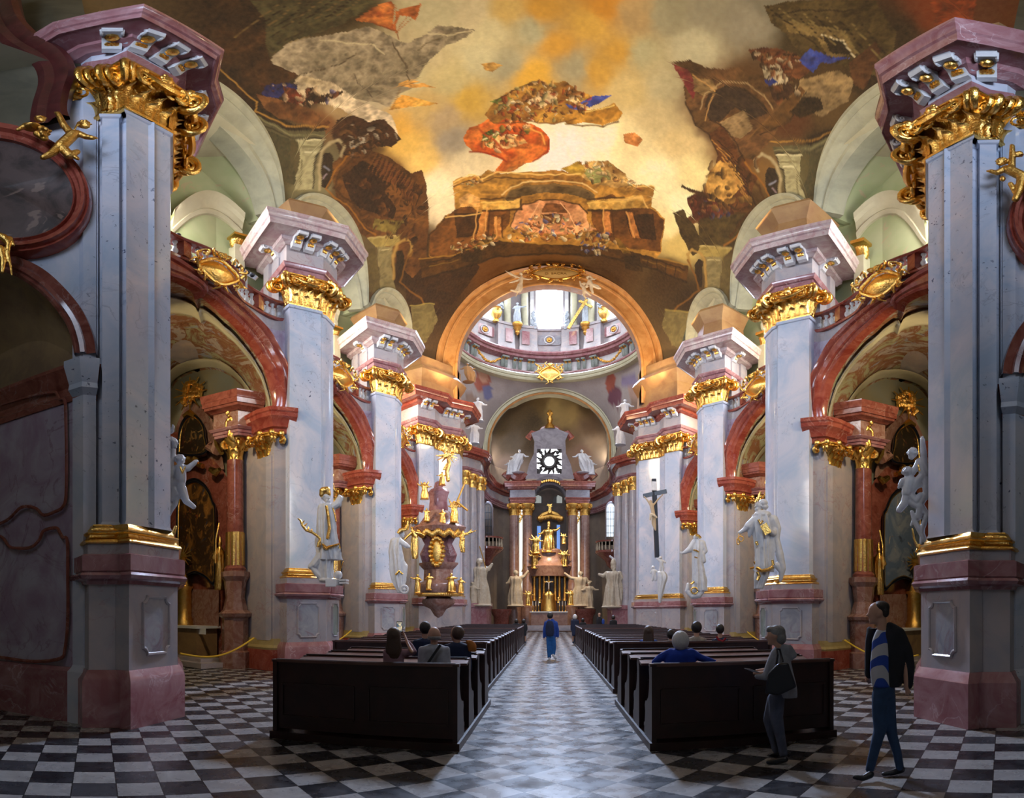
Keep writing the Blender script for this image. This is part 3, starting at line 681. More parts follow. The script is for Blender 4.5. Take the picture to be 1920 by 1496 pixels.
# ================================================================ painted vault
def h2l(h):
    r = np.array([int(h[i:i+2], 16)/255 for i in (0, 2, 4)]); return np.where(r <= .04045, r/12.92, ((r+.055)/1.055)**2.4)
_rs = np.random.RandomState(5)
_lat = _rs.rand(64, 64)
def vnoise(x, y, s):
    x = x/s; y = y/s; xi = np.floor(x).astype(int); yi = np.floor(y).astype(int); fx = x-xi; fy = y-yi
    fx = fx*fx*(3-2*fx); fy = fy*fy*(3-2*fy); g = lambda a, b: _lat[(a) % 64, (b) % 64]
    return (g(xi, yi)*(1-fx)+g(xi+1, yi)*fx)*(1-fy)+(g(xi, yi+1)*(1-fx)+g(xi+1, yi+1)*fx)*fy
def fbm(x, y, s, o=4):
    t = 0; a = .5; n = 0
    for i in range(o): t = t+a*vnoise(x+i*37.1, y+i*11.7, s/2**i); n += a; a *= .55
    return t/n
FB = """430,30,3a2410 500,60,5c4420 470,120,3c2c12 450,200,2e1e0c 560,110,a8946a 620,120,b5a57c 600,40,4a3a18 650,25,4d3c18 820,20,c0b48c 880,25,c8b890 950,15,c9a860 1020,15,cf9a3a
1000,60,aca684 920,60,c2b68c 1040,85,cf9a3c 1100,50,d4a648 1130,15,cc8c2c 1185,30,b89a68 1250,30,a49c7c 1330,30,a0987e 1400,40,9c947e 1440,10,8a8470 1200,100,b4ac84 1300,90,bcb492 1160,100,cc9c40
1080,130,b0a684 950,120,aca484 900,110,c0b68e 1000,145,dcaa40 1120,135,cfa044 1180,170,ccb47a 1250,160,bcb088 1220,220,ccb888 1180,260,d8c898 1280,270,d4bc86 1240,330,ece2b4 1130,260,f0e6b8 1060,265,f4ecc8 1040,300,f8f0d0
890,300,dccca6 850,265,aca08c 830,220,bca47e 800,200,ccac6c 760,150,c4b88c 780,100,bcac84 850,150,c4b480 880,190,cfa84a 760,270,e4b85c 790,300,ecc470 820,350,e6d6b0 835,390,dccca8 745,240,dca84a 1300,330,e4d498
1280,380,ece4b6 1255,420,dccc96 1280,460,c4ac66 480,120,3c2c12 450,160,2e1e0c 520,200,3a2818 470,250,2e2010 560,170,3a2c20 600,235,8c5a30 640,200,a88c60 700,200,b8a888 720,130,a89878 670,170,b0a080 690,260,5c3c1c
720,330,6e3a14 760,380,7a4418 700,400,5a3010 650,350,6a4420 780,440,4a2c0c 760,520,3c2408 800,560,3a2208 850,500,5a3408 1030,500,7a4a14 1150,500,5a3810 1250,520,4a300c 1300,560,3c2808 900,500,7a4810
1400,150,6a4824 1320,170,7a4c2a 1350,230,6a4830 1380,300,7a4618 1340,350,a07c3c 1400,380,5a3c14 1420,430,4a2e0c 1500,150,5a4020 1560,200,6a5028 1600,80,5a4420 1500,60,4a3c1c 1480,220,6a3c1c 1550,280,3a2c10
1600,300,4a3c18 1680,60,3c2c14 1650,150,3a2a10 1750,20,8a3a14 1800,10,6a3414 1480,330,706a48 560,260,5c5434 620,300,7a7050 480,330,6c6a48 590,340,8a8460 1440,330,8a6430 1520,320,645c38 1350,450,4a300c 1380,500,6c5c38
1330,560,6c5430 640,420,7a6c48 700,480,6c5c3c 740,560,6c5430 530,330,5c5434"""
FBP = [(float(a), float(b), h2l(c)) for a, b, c in (q.split(',') for q in FB.split())]
def P_(s): return [tuple(map(float, q.split(','))) for q in s.split()]
# fresco figures: (colour, second colour, outline in photo pixels)
FPOLY = [
 ('a49478', '877a60', '508,112 530,84 575,72 640,62 690,48 735,70 765,82 800,64 822,46 890,56 872,72 838,84 806,112 786,140 770,168 745,178 730,200 700,192 648,180 600,150 552,138 520,128'),
 ('5a5434', '38341c', '430,0 715,0 680,22 640,45 600,62 545,78 508,105 495,80 500,40 470,20'),
 ('3a2410', '5c3a1c', '380,0 470,0 500,40 496,90 512,120 560,140 520,170 500,210 440,200 390,150'),
 ('c87434', '9c4a20', '664,38 700,15 733,0 742,8 736,40 745,60 722,52 700,42'), ('c46a30', 'b05c28', '738,62 742,20 790,6 778,40 768,30 748,30'),
 ('c8b494', 'b09c78', '560,140 620,152 660,182 700,200 735,215 748,255 735,262 700,235 640,205 590,190 545,170'),
 ('cc9038', 'dca84c', '733,200 752,178 790,186 822,195 790,198 760,202 730,206'), ('d09848', 'c88c3c', '745,160 760,150 786,150 775,158 790,156 818,165 800,164 768,166'),
 ('28347c', '1c2458', '490,175 500,160 530,155 560,158 556,172 530,180 505,186'), ('6e2c1c', '8a3a20', '530,160 552,165 572,188 560,196 540,190'), ('2c1c14', '4a3020', '572,168 585,162 600,178 645,170 640,178 610,190 590,195 575,185'),
 ('8a5a30', '6c4020', '480,175 520,185 575,200 620,230 612,240 570,232 520,222 495,205'), ('2c2418', '3c3018', '470,190 500,212 545,232 615,242 600,250 540,244 490,225'),
 ('6a6444', '545034', '545,244 612,246 600,262 560,258'), ('8a8460', '5c583c', '560,262 600,262 604,285 590,300 566,300'),
 ('54301a', '3a2210', '630,225 665,215 690,228 720,222 752,260 735,275 700,275 690,300 662,320 640,300 622,250'), ('aca08c', '8c7c64', '655,265 690,250 690,262 660,285'),
 ('6c4018', '845424', '620,310 640,290 690,280 720,290 770,325 790,318 800,345 804,400 800,480 790,540 720,470 680,440 650,420 630,370'),
 ('3a2010', '4c2a14', '640,330 680,300 700,310 745,330 720,360 745,390 735,410 690,395 660,380'), ('7c4420', '5a3014', '700,300 730,305 765,335 780,360 770,380 745,350 715,335'), ('7c6a30', '8c7838', '702,410 760,415 740,440 700,430'),
 ('46280e', '3a200a', '760,540 790,500 850,500 880,470 900,500 860,560 810,600 770,600'),
 ('bc8838', 'a87430', '803,480 806,440 834,404 852,398 850,340 866,332 900,330 915,318 940,326 1000,322 1040,318 1080,326 1130,322 1150,330 1195,346 1228,350 1222,388 1246,410 1240,472 1226,488 1180,470 1100,470 1030,465 960,470 880,490 840,500'),
 ('8a5420', '6c3e16', '806,440 850,395 880,380 900,400 930,380 955,385 955,420 930,450 890,470 845,495 806,480'), ('5a3412', '46280e', '850,400 905,398 900,440 856,446'), ('4a2c10', '5a3412', '1112,392 1150,385 1160,440 1135,450'),
 ('8a5420', '6c3e16', '1105,378 1150,365 1190,385 1222,392 1244,412 1238,472 1180,466 1130,446 1112,420'), ('4a2a10', '3a200a', '1170,405 1225,400 1232,450 1185,445'), ('b87434', 'cc8c48', '905,388 918,386 910,448 892,450'), ('b87434', 'cc8c48', '926,408 938,408 940,446 926,450'),
 ('b06c30', 'c48044', '1130,390 1143,392 1146,438 1134,436'), ('b06c30', 'c48044', '1172,398 1186,398 1200,446 1186,446'), ('d4a05c', 'c89048', '860,372 880,362 900,370 900,386 862,388'), ('caa050', 'b88838', '905,378 975,372 978,392 905,394'),
 ('caa050', 'b88838', '1102,376 1170,372 1180,392 1104,394'), ('caa050', 'b88838', '1150,372 1205,366 1212,388 1156,394'),
 ('7c6440', '5a4420', '945,372 960,356 990,346 1040,344 1090,350 1112,362 1118,376 1096,372 1060,362 1010,362 970,370 955,380'),
 ('d89c6c', 'cc885c', '958,425 962,400 980,384 1010,376 1050,376 1084,384 1100,402 1104,420 1120,430 1060,440 990,436'), ('8c5430', '704020', '1014,402 1056,402 1050,420 1022,420'), ('9c6034', '7a4824', '1016,398 1022,380 1060,384 1064,400'),
 ('6c4414', '54340e', '786,486 850,480 930,450 1000,456 1100,460 1180,470 1290,500 1288,530 1220,500 1130,480 1030,474 930,482 850,508 790,520'), ('463010', '38240a', '866,468 905,458 905,490 866,492'), ('6a5018', '7c5c1c', '905,470 932,440 925,438 885,462'),
 ('463010', '38240a', '1170,480 1200,478 1205,510 1172,505'), ('8a6420', '7c5c1c', '1152,445 1162,446 1182,474 1168,476'),
 ('d8581c', 'e88034', '868,262 880,240 905,232 925,215 960,218 990,232 1015,240 1032,260 1030,285 1000,302 960,318 925,325 945,300 920,290 885,285'), ('f0c080', 'e0a050', '905,262 930,248 975,255 990,268 950,280 915,275'),
 ('c8943c', '9c6428', '908,215 925,192 950,172 985,162 1010,150 1030,158 1060,152 1085,172 1112,178 1105,205 1080,222 1040,232 990,228 950,222 925,232'), ('7c8c3c', '98a04c', '918,190 950,180 965,190 940,200'), ('e8d0a0', 'd8b078', '985,190 1030,170 1045,185 1010,205'),
 ('3c50b4', '5c70c8', '1058,192 1075,200 1095,188 1115,180 1148,178 1132,190 1112,198 1100,205 1080,206 1066,202'), ('f0d8a8', 'd8b070', '1062,186 1080,182 1090,195 1124,212 1118,214 1085,200'), ('b8802c', 'c89038', '1055,222 1068,205 1090,208 1130,204 1150,192 1166,212 1160,226 1130,234 1090,230 1066,234'),
 ('7c8c3c', '606c28', '905,250 925,242 940,250 920,268 902,266'), ('d08848', 'b86c30', '1168,252 1190,248 1206,262 1196,275 1172,268'), ('c89c50', 'a87838', '902,120 925,116 942,122 925,134 910,130'), ('e89850', 'd07830', '930,325 965,310 990,304 960,322'),
 ('c8a05c', '8c6430', '1075,315 1110,300 1140,302 1172,325 1182,350 1150,352 1100,340'), ('7c8048', '98985c', '1090,318 1120,310 1145,335 1110,345'), ('bc9838', 'a88430', '1050,318 1085,300 1100,320 1090,330'),
 ('6a4a26', '7c5430', '1258,116 1290,112 1330,128 1362,130 1385,126 1400,140 1440,140 1470,160 1500,185 1470,220 1448,260 1410,300 1350,290 1330,250 1305,235 1285,190 1282,150'), ('8c2c34', 'a05040', '1260,118 1290,130 1310,160 1300,185 1284,160'),
 ('a08050', '8c6c40', '1300,145 1335,150 1345,165 1320,180 1302,170'), ('463428', '54402c', '1322,200 1330,175 1360,160 1395,165 1420,185 1440,210 1410,225 1380,200 1350,230 1330,225'), ('9c8058', '8a7048', '1352,230 1395,205 1412,240 1390,262 1365,250'), ('6c3c1c', '7c4820', '1330,250 1352,235 1375,265 1395,310 1420,330 1400,395 1350,400 1300,420 1290,410 1340,340 1345,290'),
 ('bc8c44', 'd0a050', '1330,320 1350,300 1380,310 1395,345 1360,385 1330,390 1318,370'), ('54281a', '6e3020', '1288,370 1310,360 1330,375 1370,385 1380,410 1330,425 1300,410'), ('5a3a20', '48301a', '1278,348 1330,362 1382,390 1378,394 1325,370 1276,352'), ('5c2418', '743424', '1290,375 1340,378 1375,400 1350,415 1300,405'),
 ('4a3a18', '5c4c24', '1262,400 1280,392 1300,420 1320,470 1300,480 1280,450'), ('5c4c24', '4a3a18', '1310,410 1400,400 1420,440 1360,470 1310,460'), ('544420', '685630', '1432,10 1500,0 1640,0 1680,60 1670,150 1600,130 1500,100 1470,60 1445,40'), ('8c7444', '7a6438', '1470,40 1520,45 1580,60 1610,100 1560,110 1530,70 1480,60'),
 ('302810', '3c3014', '1540,65 1585,80 1600,105 1560,98'), ('6a3820', '84502c', '1402,92 1440,88 1490,100 1520,130 1500,150 1450,130 1412,108'), ('b0a080', '988868', '1430,125 1460,120 1480,150 1460,170 1432,145'), ('2c44a4', '4860bc', '1498,110 1520,92 1560,105 1592,108 1560,118 1540,115 1525,135 1505,122'),
 ('243c94', '2c3c74', '1432,150 1448,145 1460,155 1440,162'), ('4c3020', '64402c', '1440,165 1480,150 1490,180 1455,195'), ('a08458', '8c7450', '1500,150 1570,130 1600,150 1590,190 1540,220 1490,200'), ('6a4a24', '7c5428', '1402,262 1450,210 1500,160 1510,170 1480,230 1420,250'), ('302410', '443418', '1480,210 1510,180 1540,185 1545,205 1500,222'),
 ('643c20', '744a28', '1590,120 1640,80 1655,90 1620,170 1600,160'), ('984018', '7c3010', '1745,0 1830,0 1820,55 1755,60'), ('1c160c', '2c2010', '1500,262 1560,240 1640,200 1650,210 1600,260 1520,275'),
]
FSTROKE = [
 ('54340e', 4, '803,484 806,442 836,406'), ('e8c070', 3, '852,342 880,328 906,334 930,322 1000,327 1088,326'), ('e8c070', 3, '1150,334 1195,350 1227,349'), ('6c4414', 3, '852,350 880,338 905,342 930,332 1000,336 1030,334'), ('5a3810', 4, '903,374 976,370'), ('5a3810', 4, '1102,373 1170,370'),
 ('e0b860', 3, '903,380 976,376'), ('e0b860', 3, '1102,380 1172,378'), ('3a200a', 5, '905,396 978,393 978,376'), ('3a200a', 5, '1102,396 1180,393'), ('e0b468', 3, '835,408 905,400'), ('e0b468', 3, '1152,376 1206,370 1214,390'), ('8a6c3c', 4, '944,374 960,357 990,348 1040,346 1090,352 1114,366'),
 ('e0c080', 3, '940,366 960,350 990,340 1040,338 1092,344 1120,360'), ('4a2c10', 3, '958,424 964,400 982,384 1012,375 1052,375 1086,384 1102,402'), ('e8b888', 2, '985,430 1000,400 1012,380'), ('e8b888', 2, '1080,430 1068,400 1052,380'), ('d8a058', 3, '896,388 888,448'), ('d8a058', 3, '914,388 908,448'), ('5a300e', 3, '920,392 914,448'),
 ('d8a058', 3, '929,408 930,446'), ('5a300e', 3, '941,408 943,446'), ('d8a058', 3, '1131,392 1134,438'), ('5a300e', 3, '1147,392 1150,440'), ('d8a058', 3, '1174,398 1190,446'), ('5a300e', 3, '1190,398 1204,446'), ('a87c30', 3, '786,486 850,478 930,450 1000,456 1100,458 1180,468 1290,498'), ('2e1c08', 4, '800,520 850,508 930,482 1030,474 1130,480 1220,502 1288,530'),
 ('2e1c08', 3, '1200,478 1225,486 1250,494 1284,506'), ('8a6828', 2, '1205,486 1280,510'), ('2e1c08', 2, '1215,484 1213,500'), ('2e1c08', 2, '1232,490 1230,506'), ('2e1c08', 2, '1250,496 1248,512'), ('2e1c08', 2, '1268,502 1266,518'), ('2e1c08', 3, '800,492 840,486 862,478'), ('8a6828', 2, '806,500 860,488'),
 ('8c4414', 3, '700,42 745,60 748,72'), ('b46428', 2, '742,62 744,10'), ('b46428', 2, '745,30 788,8'), ('b46428', 1.5, '742,62 770,20'), ('b46428', 1.5, '742,62 782,24'), ('8c6030', 2, '745,165 786,152'), ('8c6030', 2, '735,205 750,170'), ('3c3018', 2, '500,75 560,30 600,5'), ('3c3018', 2, '520,82 600,45 650,10'), ('6c6438', 2, '540,70 590,40 640,25 690,5'),
 ('5c4c34', 2, '560,140 600,130 640,120 668,100'), ('c8b890', 3, '600,75 660,82 700,84 720,100'), ('5c4c34', 3, '770,165 760,120 740,90 735,78'), ('c4b48c', 3, '800,64 840,66 886,58'), ('6c5c3c', 2, '785,95 800,80 830,72'), ('5c5044', 2, '700,190 690,170 670,155 665,140'), ('3c2c1c', 5, '1322,200 1330,176 1360,162 1396,167 1422,187 1438,210'), ('b09468', 3, '1312,205 1322,175 1356,152 1400,156 1432,178 1448,205'),
 ('3c2414', 3, '1330,225 1352,234 1378,262 1396,305'), ('c89858', 3, '1300,140 1340,170 1320,225'), ('3c2414', 3, '1285,190 1305,235 1330,252 1345,290'), ('8c6438', 3, '1402,262 1450,210 1500,162'), ('3c2814', 3, '1425,252 1480,228 1512,172'), ('d8c8a0', 3, '1540,65 1580,78 1602,106'), ('8c7848', 3, '1470,40 1520,45 1582,60 1612,102'), ('2e2410', 3, '1450,30 1500,20 1600,20'), ('2e2410', 3, '1500,62 1560,108'), ('2e2410', 2, '1550,80 1580,104'), ('2e2410', 2, '1560,72 1590,98'),
 ('f8e8b0', 3, '905,262 932,250 972,256'), ('a83010', 4, '880,285 925,288 950,302'), ('a83010', 4, '1000,302 1026,285 1030,262'), ('c84818', 5, '900,245 925,260 950,290'), ('f0a850', 4, '990,240 1015,250 1020,270'), ('6c4418', 4, '1060,232 1092,236 1132,236 1160,228'), ('e8c870', 3, '1090,210 1130,206 1150,196'), ('4a2c14', 3, '930,188 960,170 1008,152'), ('8c5c24', 3, '925,230 990,228 1040,232 1080,222')]
FMIRR = [('6a6648', 0, '395,140 478,215 540,245 612,246 608,262 545,262 470,232 400,170'), ('565438', 0, '400,170 470,232 545,262 545,300 565,350 520,335 440,240'), ('a49e78', 0, '558,262 606,262 600,284 592,290 586,355 552,355 562,300'), ('2c281c', 3, '606,264 600,286 592,292 587,352'), ('d0c8a0', 3, '556,263 606,263'), ('847e58', 4, '566,276 598,276'), ('c8c29c', 5, '572,285 592,285'), ('6c6644', 3, '566,300 564,345'),
 ('b8883c', 3.5, '404,124 440,155 482,193 478,208 537,236 617,238'), ('8c865c', 3, '410,160 470,212 542,252 608,254'), ('3a3820', 3, '402,172 470,224 545,258 606,260'), ('342c20', 0, '602,300 608,288 620,286 626,300 622,335 612,352 603,350'), ('b0a078', 7, '600,356 598,310 604,284 618,268 634,262 646,274 640,292'), ('8a8c9c', 5, '608,312 616,318'), ('a08c94', 4, '612,326 606,334'), ('544020', 5, '620,340 616,352'),
 ('a86c20', 4, '665,277 628,321 613,354 628,372 650,383 665,401 683,427 704,440'), ('5c3810', 5, '676,280 638,322 626,352 642,368 662,380 676,400 692,424'), ('6c5c34', 4, '640,390 656,404 668,428'),
 ('a08c4c', 0, '688,446 746,440 752,454 742,462 706,464'), ('b8a468', 3, '690,446 748,441'), ('8a7e54', 0, '708,464 738,463 734,500 742,546 710,550'), ('b4a678', 3, '712,470 734,469'), ('5c5030', 3, '709,500 712,546'), ('32260f', 0, '742,472 752,468 758,480 756,518 746,524'), ('b08c48', 6, '738,524 738,480 746,458 762,448 772,458 768,478'), ('8c5c1c', 4, '772,470 758,500 750,530 768,545 790,560 800,580'), ('6a5c34', 0, '660,470 704,466 712,550 690,548 672,520'), ('7c7044', 0, '770,575 812,570 820,600 800,640 776,650'), ('a0904c', 3, '768,574 814,568')]
def fresco(px, py):
    wx = (fbm(px, py, 60)-.5)*26+(fbm(px+500, py, 14, 2)-.5)*9; wy = (fbm(px+900, py+300, 60)-.5)*20+(fbm(px, py+700, 14, 2)-.5)*7
    x = px+wx; y = py+wy
    num = np.zeros((len(px), 3)); den = np.zeros(len(px))
    for a, b, c in FBP:
        w = 1/((((x-a)/1.0)**2+((y-b)/.85)**2+30)**2.0); num += w[:, None]*c; den += w
    col = num/den[:, None]
    n1 = fbm(px, py, 90, 5); n2 = fbm(px+77, py+99, 9, 3)
    wx = (fbm(px, py+55, 15, 2)-.5)*5.5; wy = (fbm(px+400, py, 15, 2)-.5)*5; x = px+wx; y = py+wy; rg = 1-abs(fbm(px*.8+py*.3, py*1.1-px*.2, 26, 4)*2-1)*2.6; rg2 = 1-abs(fbm(px+py*.5+90, py*1.3+60, 12, 3)*2-1)*2.2
    for c1, c2, s in FPOLY:
        P = P_(s); xs = [p[0] for p in P]; ys = [p[1] for p in P]
        bb = np.where((x > min(xs)-2) & (x < max(xs)+2) & (y > min(ys)-2) & (y < max(ys)+2))[0]
        if len(bb) == 0: continue
        X, Y = x[bb], y[bb]; ins = np.zeros(len(bb), bool)
        for i in range(len(P)):
            (x1, y1), (x2, y2) = P[i-1], P[i]
            if y1 == y2: continue
            ins ^= ((y1 > Y) != (y2 > Y)) & (X < (x2-x1)*(Y-y1)/(y2-y1)+x1)
        id_ = bb[ins]; sz = max(8, .22*max(max(xs)-min(xs), max(ys)-min(ys)))
        m = np.clip((fbm(px[id_]*1.0+c_off(s), py[id_]*1.4, sz, 4)-.40)*3.2, 0, 1)[:, None]
        sh = (.58+.46*np.clip(rg[id_], 0, 1)+.34*np.clip(rg2[id_], 0, 1))[:, None]
        col[id_] = (h2l(c1)*(1-m)+h2l(c2)*m)*sh
    def stroke(h, w, s, k=1.0):
        P = P_(s); c1 = h2l(h)
        for (x1, y1), (x2, y2) in zip(P, P[1:]):
            bb = np.where((x > min(x1, x2)-w) & (x < max(x1, x2)+w) & (y > min(y1, y2)-w) & (y < max(y1, y2)+w))[0]
            if len(bb) == 0: continue
            dx, dy = x2-x1, y2-y1; L2 = dx*dx+dy*dy+1e-6; t_ = np.clip(((x[bb]-x1)*dx+(y[bb]-y1)*dy)/L2, 0, 1); d = np.hypot(x[bb]-x1-t_*dx, y[bb]-y1-t_*dy)
            q = np.clip(1.3-d/(w*.5), 0, 1)[:, None]*k; col[bb] = col[bb]*(1-q)+c1*q
    for h, w, s in FSTROKE: stroke(h, w, s, .85)
    for i in range(13):          # stepped masonry of the ruined rampart, rigging and cracks
        stroke('8a5424', 2, '%d,%d %d,%d %d,%d' % (706+i*7, 288+i*5, 700+i*6, 300+i*6, 690+i*7, 316+i*6)); stroke('2e1a0a', 1.6, '%d,%d %d,%d' % (709+i*7, 290+i*5, 694+i*7, 318+i*6))
    for i in range(9): stroke('8c7848' if i % 2 else '241c0c', 2, '%d,%d %d,%d' % (1440+i*22, 12+i*4, 1500+i*22, 60+i*8)); stroke('241a0c' if i % 2 else '7c6438', 2, '%d,%d %d,%d' % (440+i*24, 70-i*5, 520+i*22, 10-i*3))
    for i in range(7): stroke('c08840', 2, '%d,%d %d,%d' % (1335+i*9, 262+i*16, 1372+i*6, 300+i*14)); stroke('341c0c', 2, '%d,%d %d,%d' % (1345+i*9, 262+i*16, 1385+i*6, 306+i*14))
    for h, w, s in FMIRR:
        for mir in (0, 1):
            P = P_(s)
            if mir: P = [(2061-a, b+28-.06*max(0, b-300)) for a, b in P]
            if w: stroke(h, w, ' '.join('%f,%f' % q for q in P), .9)
            else:
                xs = [p[0] for p in P]; ys_ = [p[1] for p in P]; bb = np.where((x > min(xs)) & (x < max(xs)) & (y > min(ys_)) & (y < max(ys_)))[0]
                if len(bb) == 0: continue
                X, Y = x[bb], y[bb]; ins = np.zeros(len(bb), bool)
                for i in range(len(P)):
                    (x1, y1), (x2, y2) = P[i-1], P[i]
                    if y1 != y2: ins ^= ((y1 > Y) != (y2 > Y)) & (X < (x2-x1)*(Y-y1)/(y2-y1)+x1)
                col[bb[ins]] = h2l(h)*(.8+.3*np.clip(rg2[bb[ins]], 0, 1))[:, None]
    # crowds of small painted figures
    rnd = random.Random(11)
    def crowd(poly, n, pal, r0, r1):
        n = int(n*2.4); r0 *= .55; r1 *= .72
        P = P_(poly); xs = [p[0] for p in P]; ys = [p[1] for p in P]; k = 0
        while k < n:
            cx_, cy_ = rnd.uniform(min(xs), max(xs)), rnd.uniform(min(ys), max(ys)); ins = False
            for i in range(len(P)):
                (x1, y1), (x2, y2) = P[i-1], P[i]
                if (y1 > cy_) != (y2 > cy_) and cx_ < (x2-x1)*(cy_-y1)/(y2-y1)+x1: ins = not ins
            if not ins: continue
            k += 1; r = rnd.uniform(r0, r1); q = rnd.uniform(.35, .7); an = rnd.uniform(0, PI); c1 = h2l(rnd.choice(pal))
            bb = np.where((abs(x-cx_) < r*1.3) & (abs(y-cy_) < r*1.3))[0]
            if len(bb) == 0: continue
            dx, dy = x[bb]-cx_, y[bb]-cy_; u = (dx*math.cos(an)+dy*math.sin(an))/r; v = (-dx*math.sin(an)+dy*math.cos(an))/(r*q)
            d = u*u+v*v+(n2[bb]-.5)*1.2; o = bb[d < 1]; sh = (.45+.8*np.clip(-v[d < 1]*.6+.4, 0, 1))[:, None]
            col[o] = (c1*.62+col[o]*.38)*sh
    W = ['e8d8b0', 'c88448', '8a4a20', 'b05828', 'd8a860', '6a3c18', 'a8a068', 'd0b080']
    crowd('925,190 960,168 1010,152 1060,155 1108,180 1100,205 1060,225 980,228 930,215', 60, W+['c84c24'], 5, 11)
    crowd('905,245 960,225 1000,235 985,262 930,285 900,275', 22, ['e88840', 'c84c18', 'f0c890', '8c9c44', 'a8341c'], 5, 12)
    crowd('960,425 1000,405 1050,405 1110,420 1150,440 1140,470 1100,450 1000,450 950,455', 60, W+['6878b0', 'c05a38', 'e0e0b8'], 4, 9)
    crowd('840,455 880,450 930,430 945,450 900,470 850,475', 18, W, 4, 9); crowd('1080,440 1150,435 1160,455 1120,480 1090,470', 20, ['4c60a4', '7c3420', 'c8a878', '5c3418', 'd8c8a0'], 4, 9)
    crowd('1290,370 1370,385 1370,405 1310,410', 18, ['6e2818', '8a3c20', 'a87048', '3c5080', '4a2010'], 4, 9); crowd('1405,95 1500,100 1500,180 1450,195 1435,130', 26, ['7c3820', '9c5c30', 'c8b08c', '4c2c1c', '8c6c40'], 5, 12)
    crowd('490,160 560,158 640,175 620,200 540,195', 18, ['2c3c94', '6c3420', '9c5a30', '3a2418', 'c8a880'], 5, 11); crowd('635,225 750,255 700,285 650,300', 26, ['5c3818', '8a5c30', 'b0a088', '3c2410', '7c4c24'], 5, 12)
    crowd('650,340 790,350 790,470 700,440', 34, ['3c2410', '6c3c18', '8a5424', '502c10', '704018'], 6, 14); crowd('1085,305 1140,305 1175,340 1110,340', 16, W, 4, 9)
    crowd('860,345 905,330 900,350', 6, W, 4, 7); crowd('1150,330 1190,340 1200,355 1160,350', 6, W, 4, 7); crowd('1310,300 1420,300 1400,400 1330,400', 16, ['7c4c20', '5c3814', 'a07838', '8a5c28'], 8, 16)
    c_ = col*(.82+.36*n1[:, None])*(.9+.2*n2[:, None]); lum = (c_ @ np.array([.3, .55, .15]))[:, None]
    return np.clip(1.5*c_*np.clip(lum, .002, 1)**.42, 0, .92)
def c_off(s): return float(sum(map(ord, s)) % 997)
def project(V):
    x, y, z = V[:, 0], V[:, 1], V[:, 2]-EH
    return CX+F*np.arctan2(x, y), HY-F*np.arctan2(z, np.hypot(x, y))
def paint(o, fn, gain=1.0):
    me = o.data; V = np.empty(len(me.vertices)*3); me.vertices.foreach_get('co', V); V = V.reshape(-1, 3)
    c = fn(*project(V))*gain; at = me.color_attributes.new('pigment', 'FLOAT_COLOR', 'POINT')
    at.data.foreach_set('color', np.concatenate([np.clip(c, 0, 1), np.ones((len(c), 1))], 1).astype(np.float32).ravel())
t = NT('fresco_plaster'); vc = t.new('ShaderNodeVertexColor', layer_name='pigment')
c = t.mix(t.maprange(t.noise(6, 4, .65), .3, .7, 0, .16), vc.outputs[0], (.22, .12, .05)); t.col(c); t.set(Roughness=.8); M['fresco'] = t.m

def vz(y):
    """lowest angle of the vault section at y"""
    z = 16.3
    for yc in (3.8, 12.3, 20.8, 29.3):
        if abs(y-yc) < 3.9: z = max(z, archz(y, yc)+.25)
    return z
def vsec(y, u):
    e = max(0, (y-30.5)/4.4); X = 8.3-1.2*e**1.5; Z = 10-.25*e
    a0 = math.asin(min(.9, (vz(y)-16)/Z)); a = lerp(a0, PI-a0, u)
    return (-X*math.cos(a), y, 16+Z*math.sin(a))
NY, NA = 520, 640
ys = [3.0+32.2*(i/NY) for i in range(NY+1)]
rows = [[vsec(y, j/NA) for j in range(NA+1)] for y in ys]
m = MB(); m.v = [q for r in rows for q in r]; k_ = NA+1
m.f = [(i*k_+j, i*k_+j+1, (i+1)*k_+j+1, (i+1)*k_+j) for i in range(NY) for j in range(NA)]; m.mi = [0]*len(m.f)
vault = m.build('ceiling', M['fresco'], angle=0); struct(vault); paint(vault, fresco, 1.0)
# little lamp / hook holes of the vault are left as pigment spots
# ================================================================ arch to the crossing
def arch_pts(a, spring, rise, y, base=15.2, n=40):
    P = [Vector((-a, y, base)), Vector((-a, y, lerp(base, spring, .5)))]
    P += [Vector((-a*math.cos(PI*i/n), y, spring+rise*math.sin(PI*i/n))) for i in range(n+1)]
    return P+[Vector((a, y, lerp(base, spring, .5))), Vector((a, y, base))]
root = bpy.data.objects.new('wall_crossing', None); COL.objects.link(root); root['kind'] = 'structure'; root['_b'] = (0, 0, 0)
ia, oa, va = arch_pts(5.6, 17.6, 6.45, 34.9), arch_pts(7.0, 17.6, 8.0, 34.9), arch_pts(7.3, 16.3, 9.6, 34.85)
N = Vector((0, -1, 0))
MB().band(ia, oa, N, [(0, -.7), (0, -.6), (0, 0), (.03, .06), (.1, .06), (.13, 0), (.55, 0), (.58, .1), (.66, .12), (.7, .05), (.78, .05), (.82, .2), (.95, .28), (1, .2), (1, -.2)]).build('crossing_arch', M['archbrown'], root, angle=30)
MB().band(ia, [p+Vector((0, .7, 0)) for p in ia], N, [(0, 0), (1, 0)]).build('arch_soffit', M['pale'], root, angle=30)
w2 = MB(); R2 = []
for k in range(9): R2.append([p.lerp(Vector((q.x*1.25, 34.86, q.z+.9)), k/8) for p, q in zip(oa, va)])
w2.grid(R2); e_ = w2.build('arch_fresco_wall', M['fresco'], root, angle=0); paint(e_, fresco)
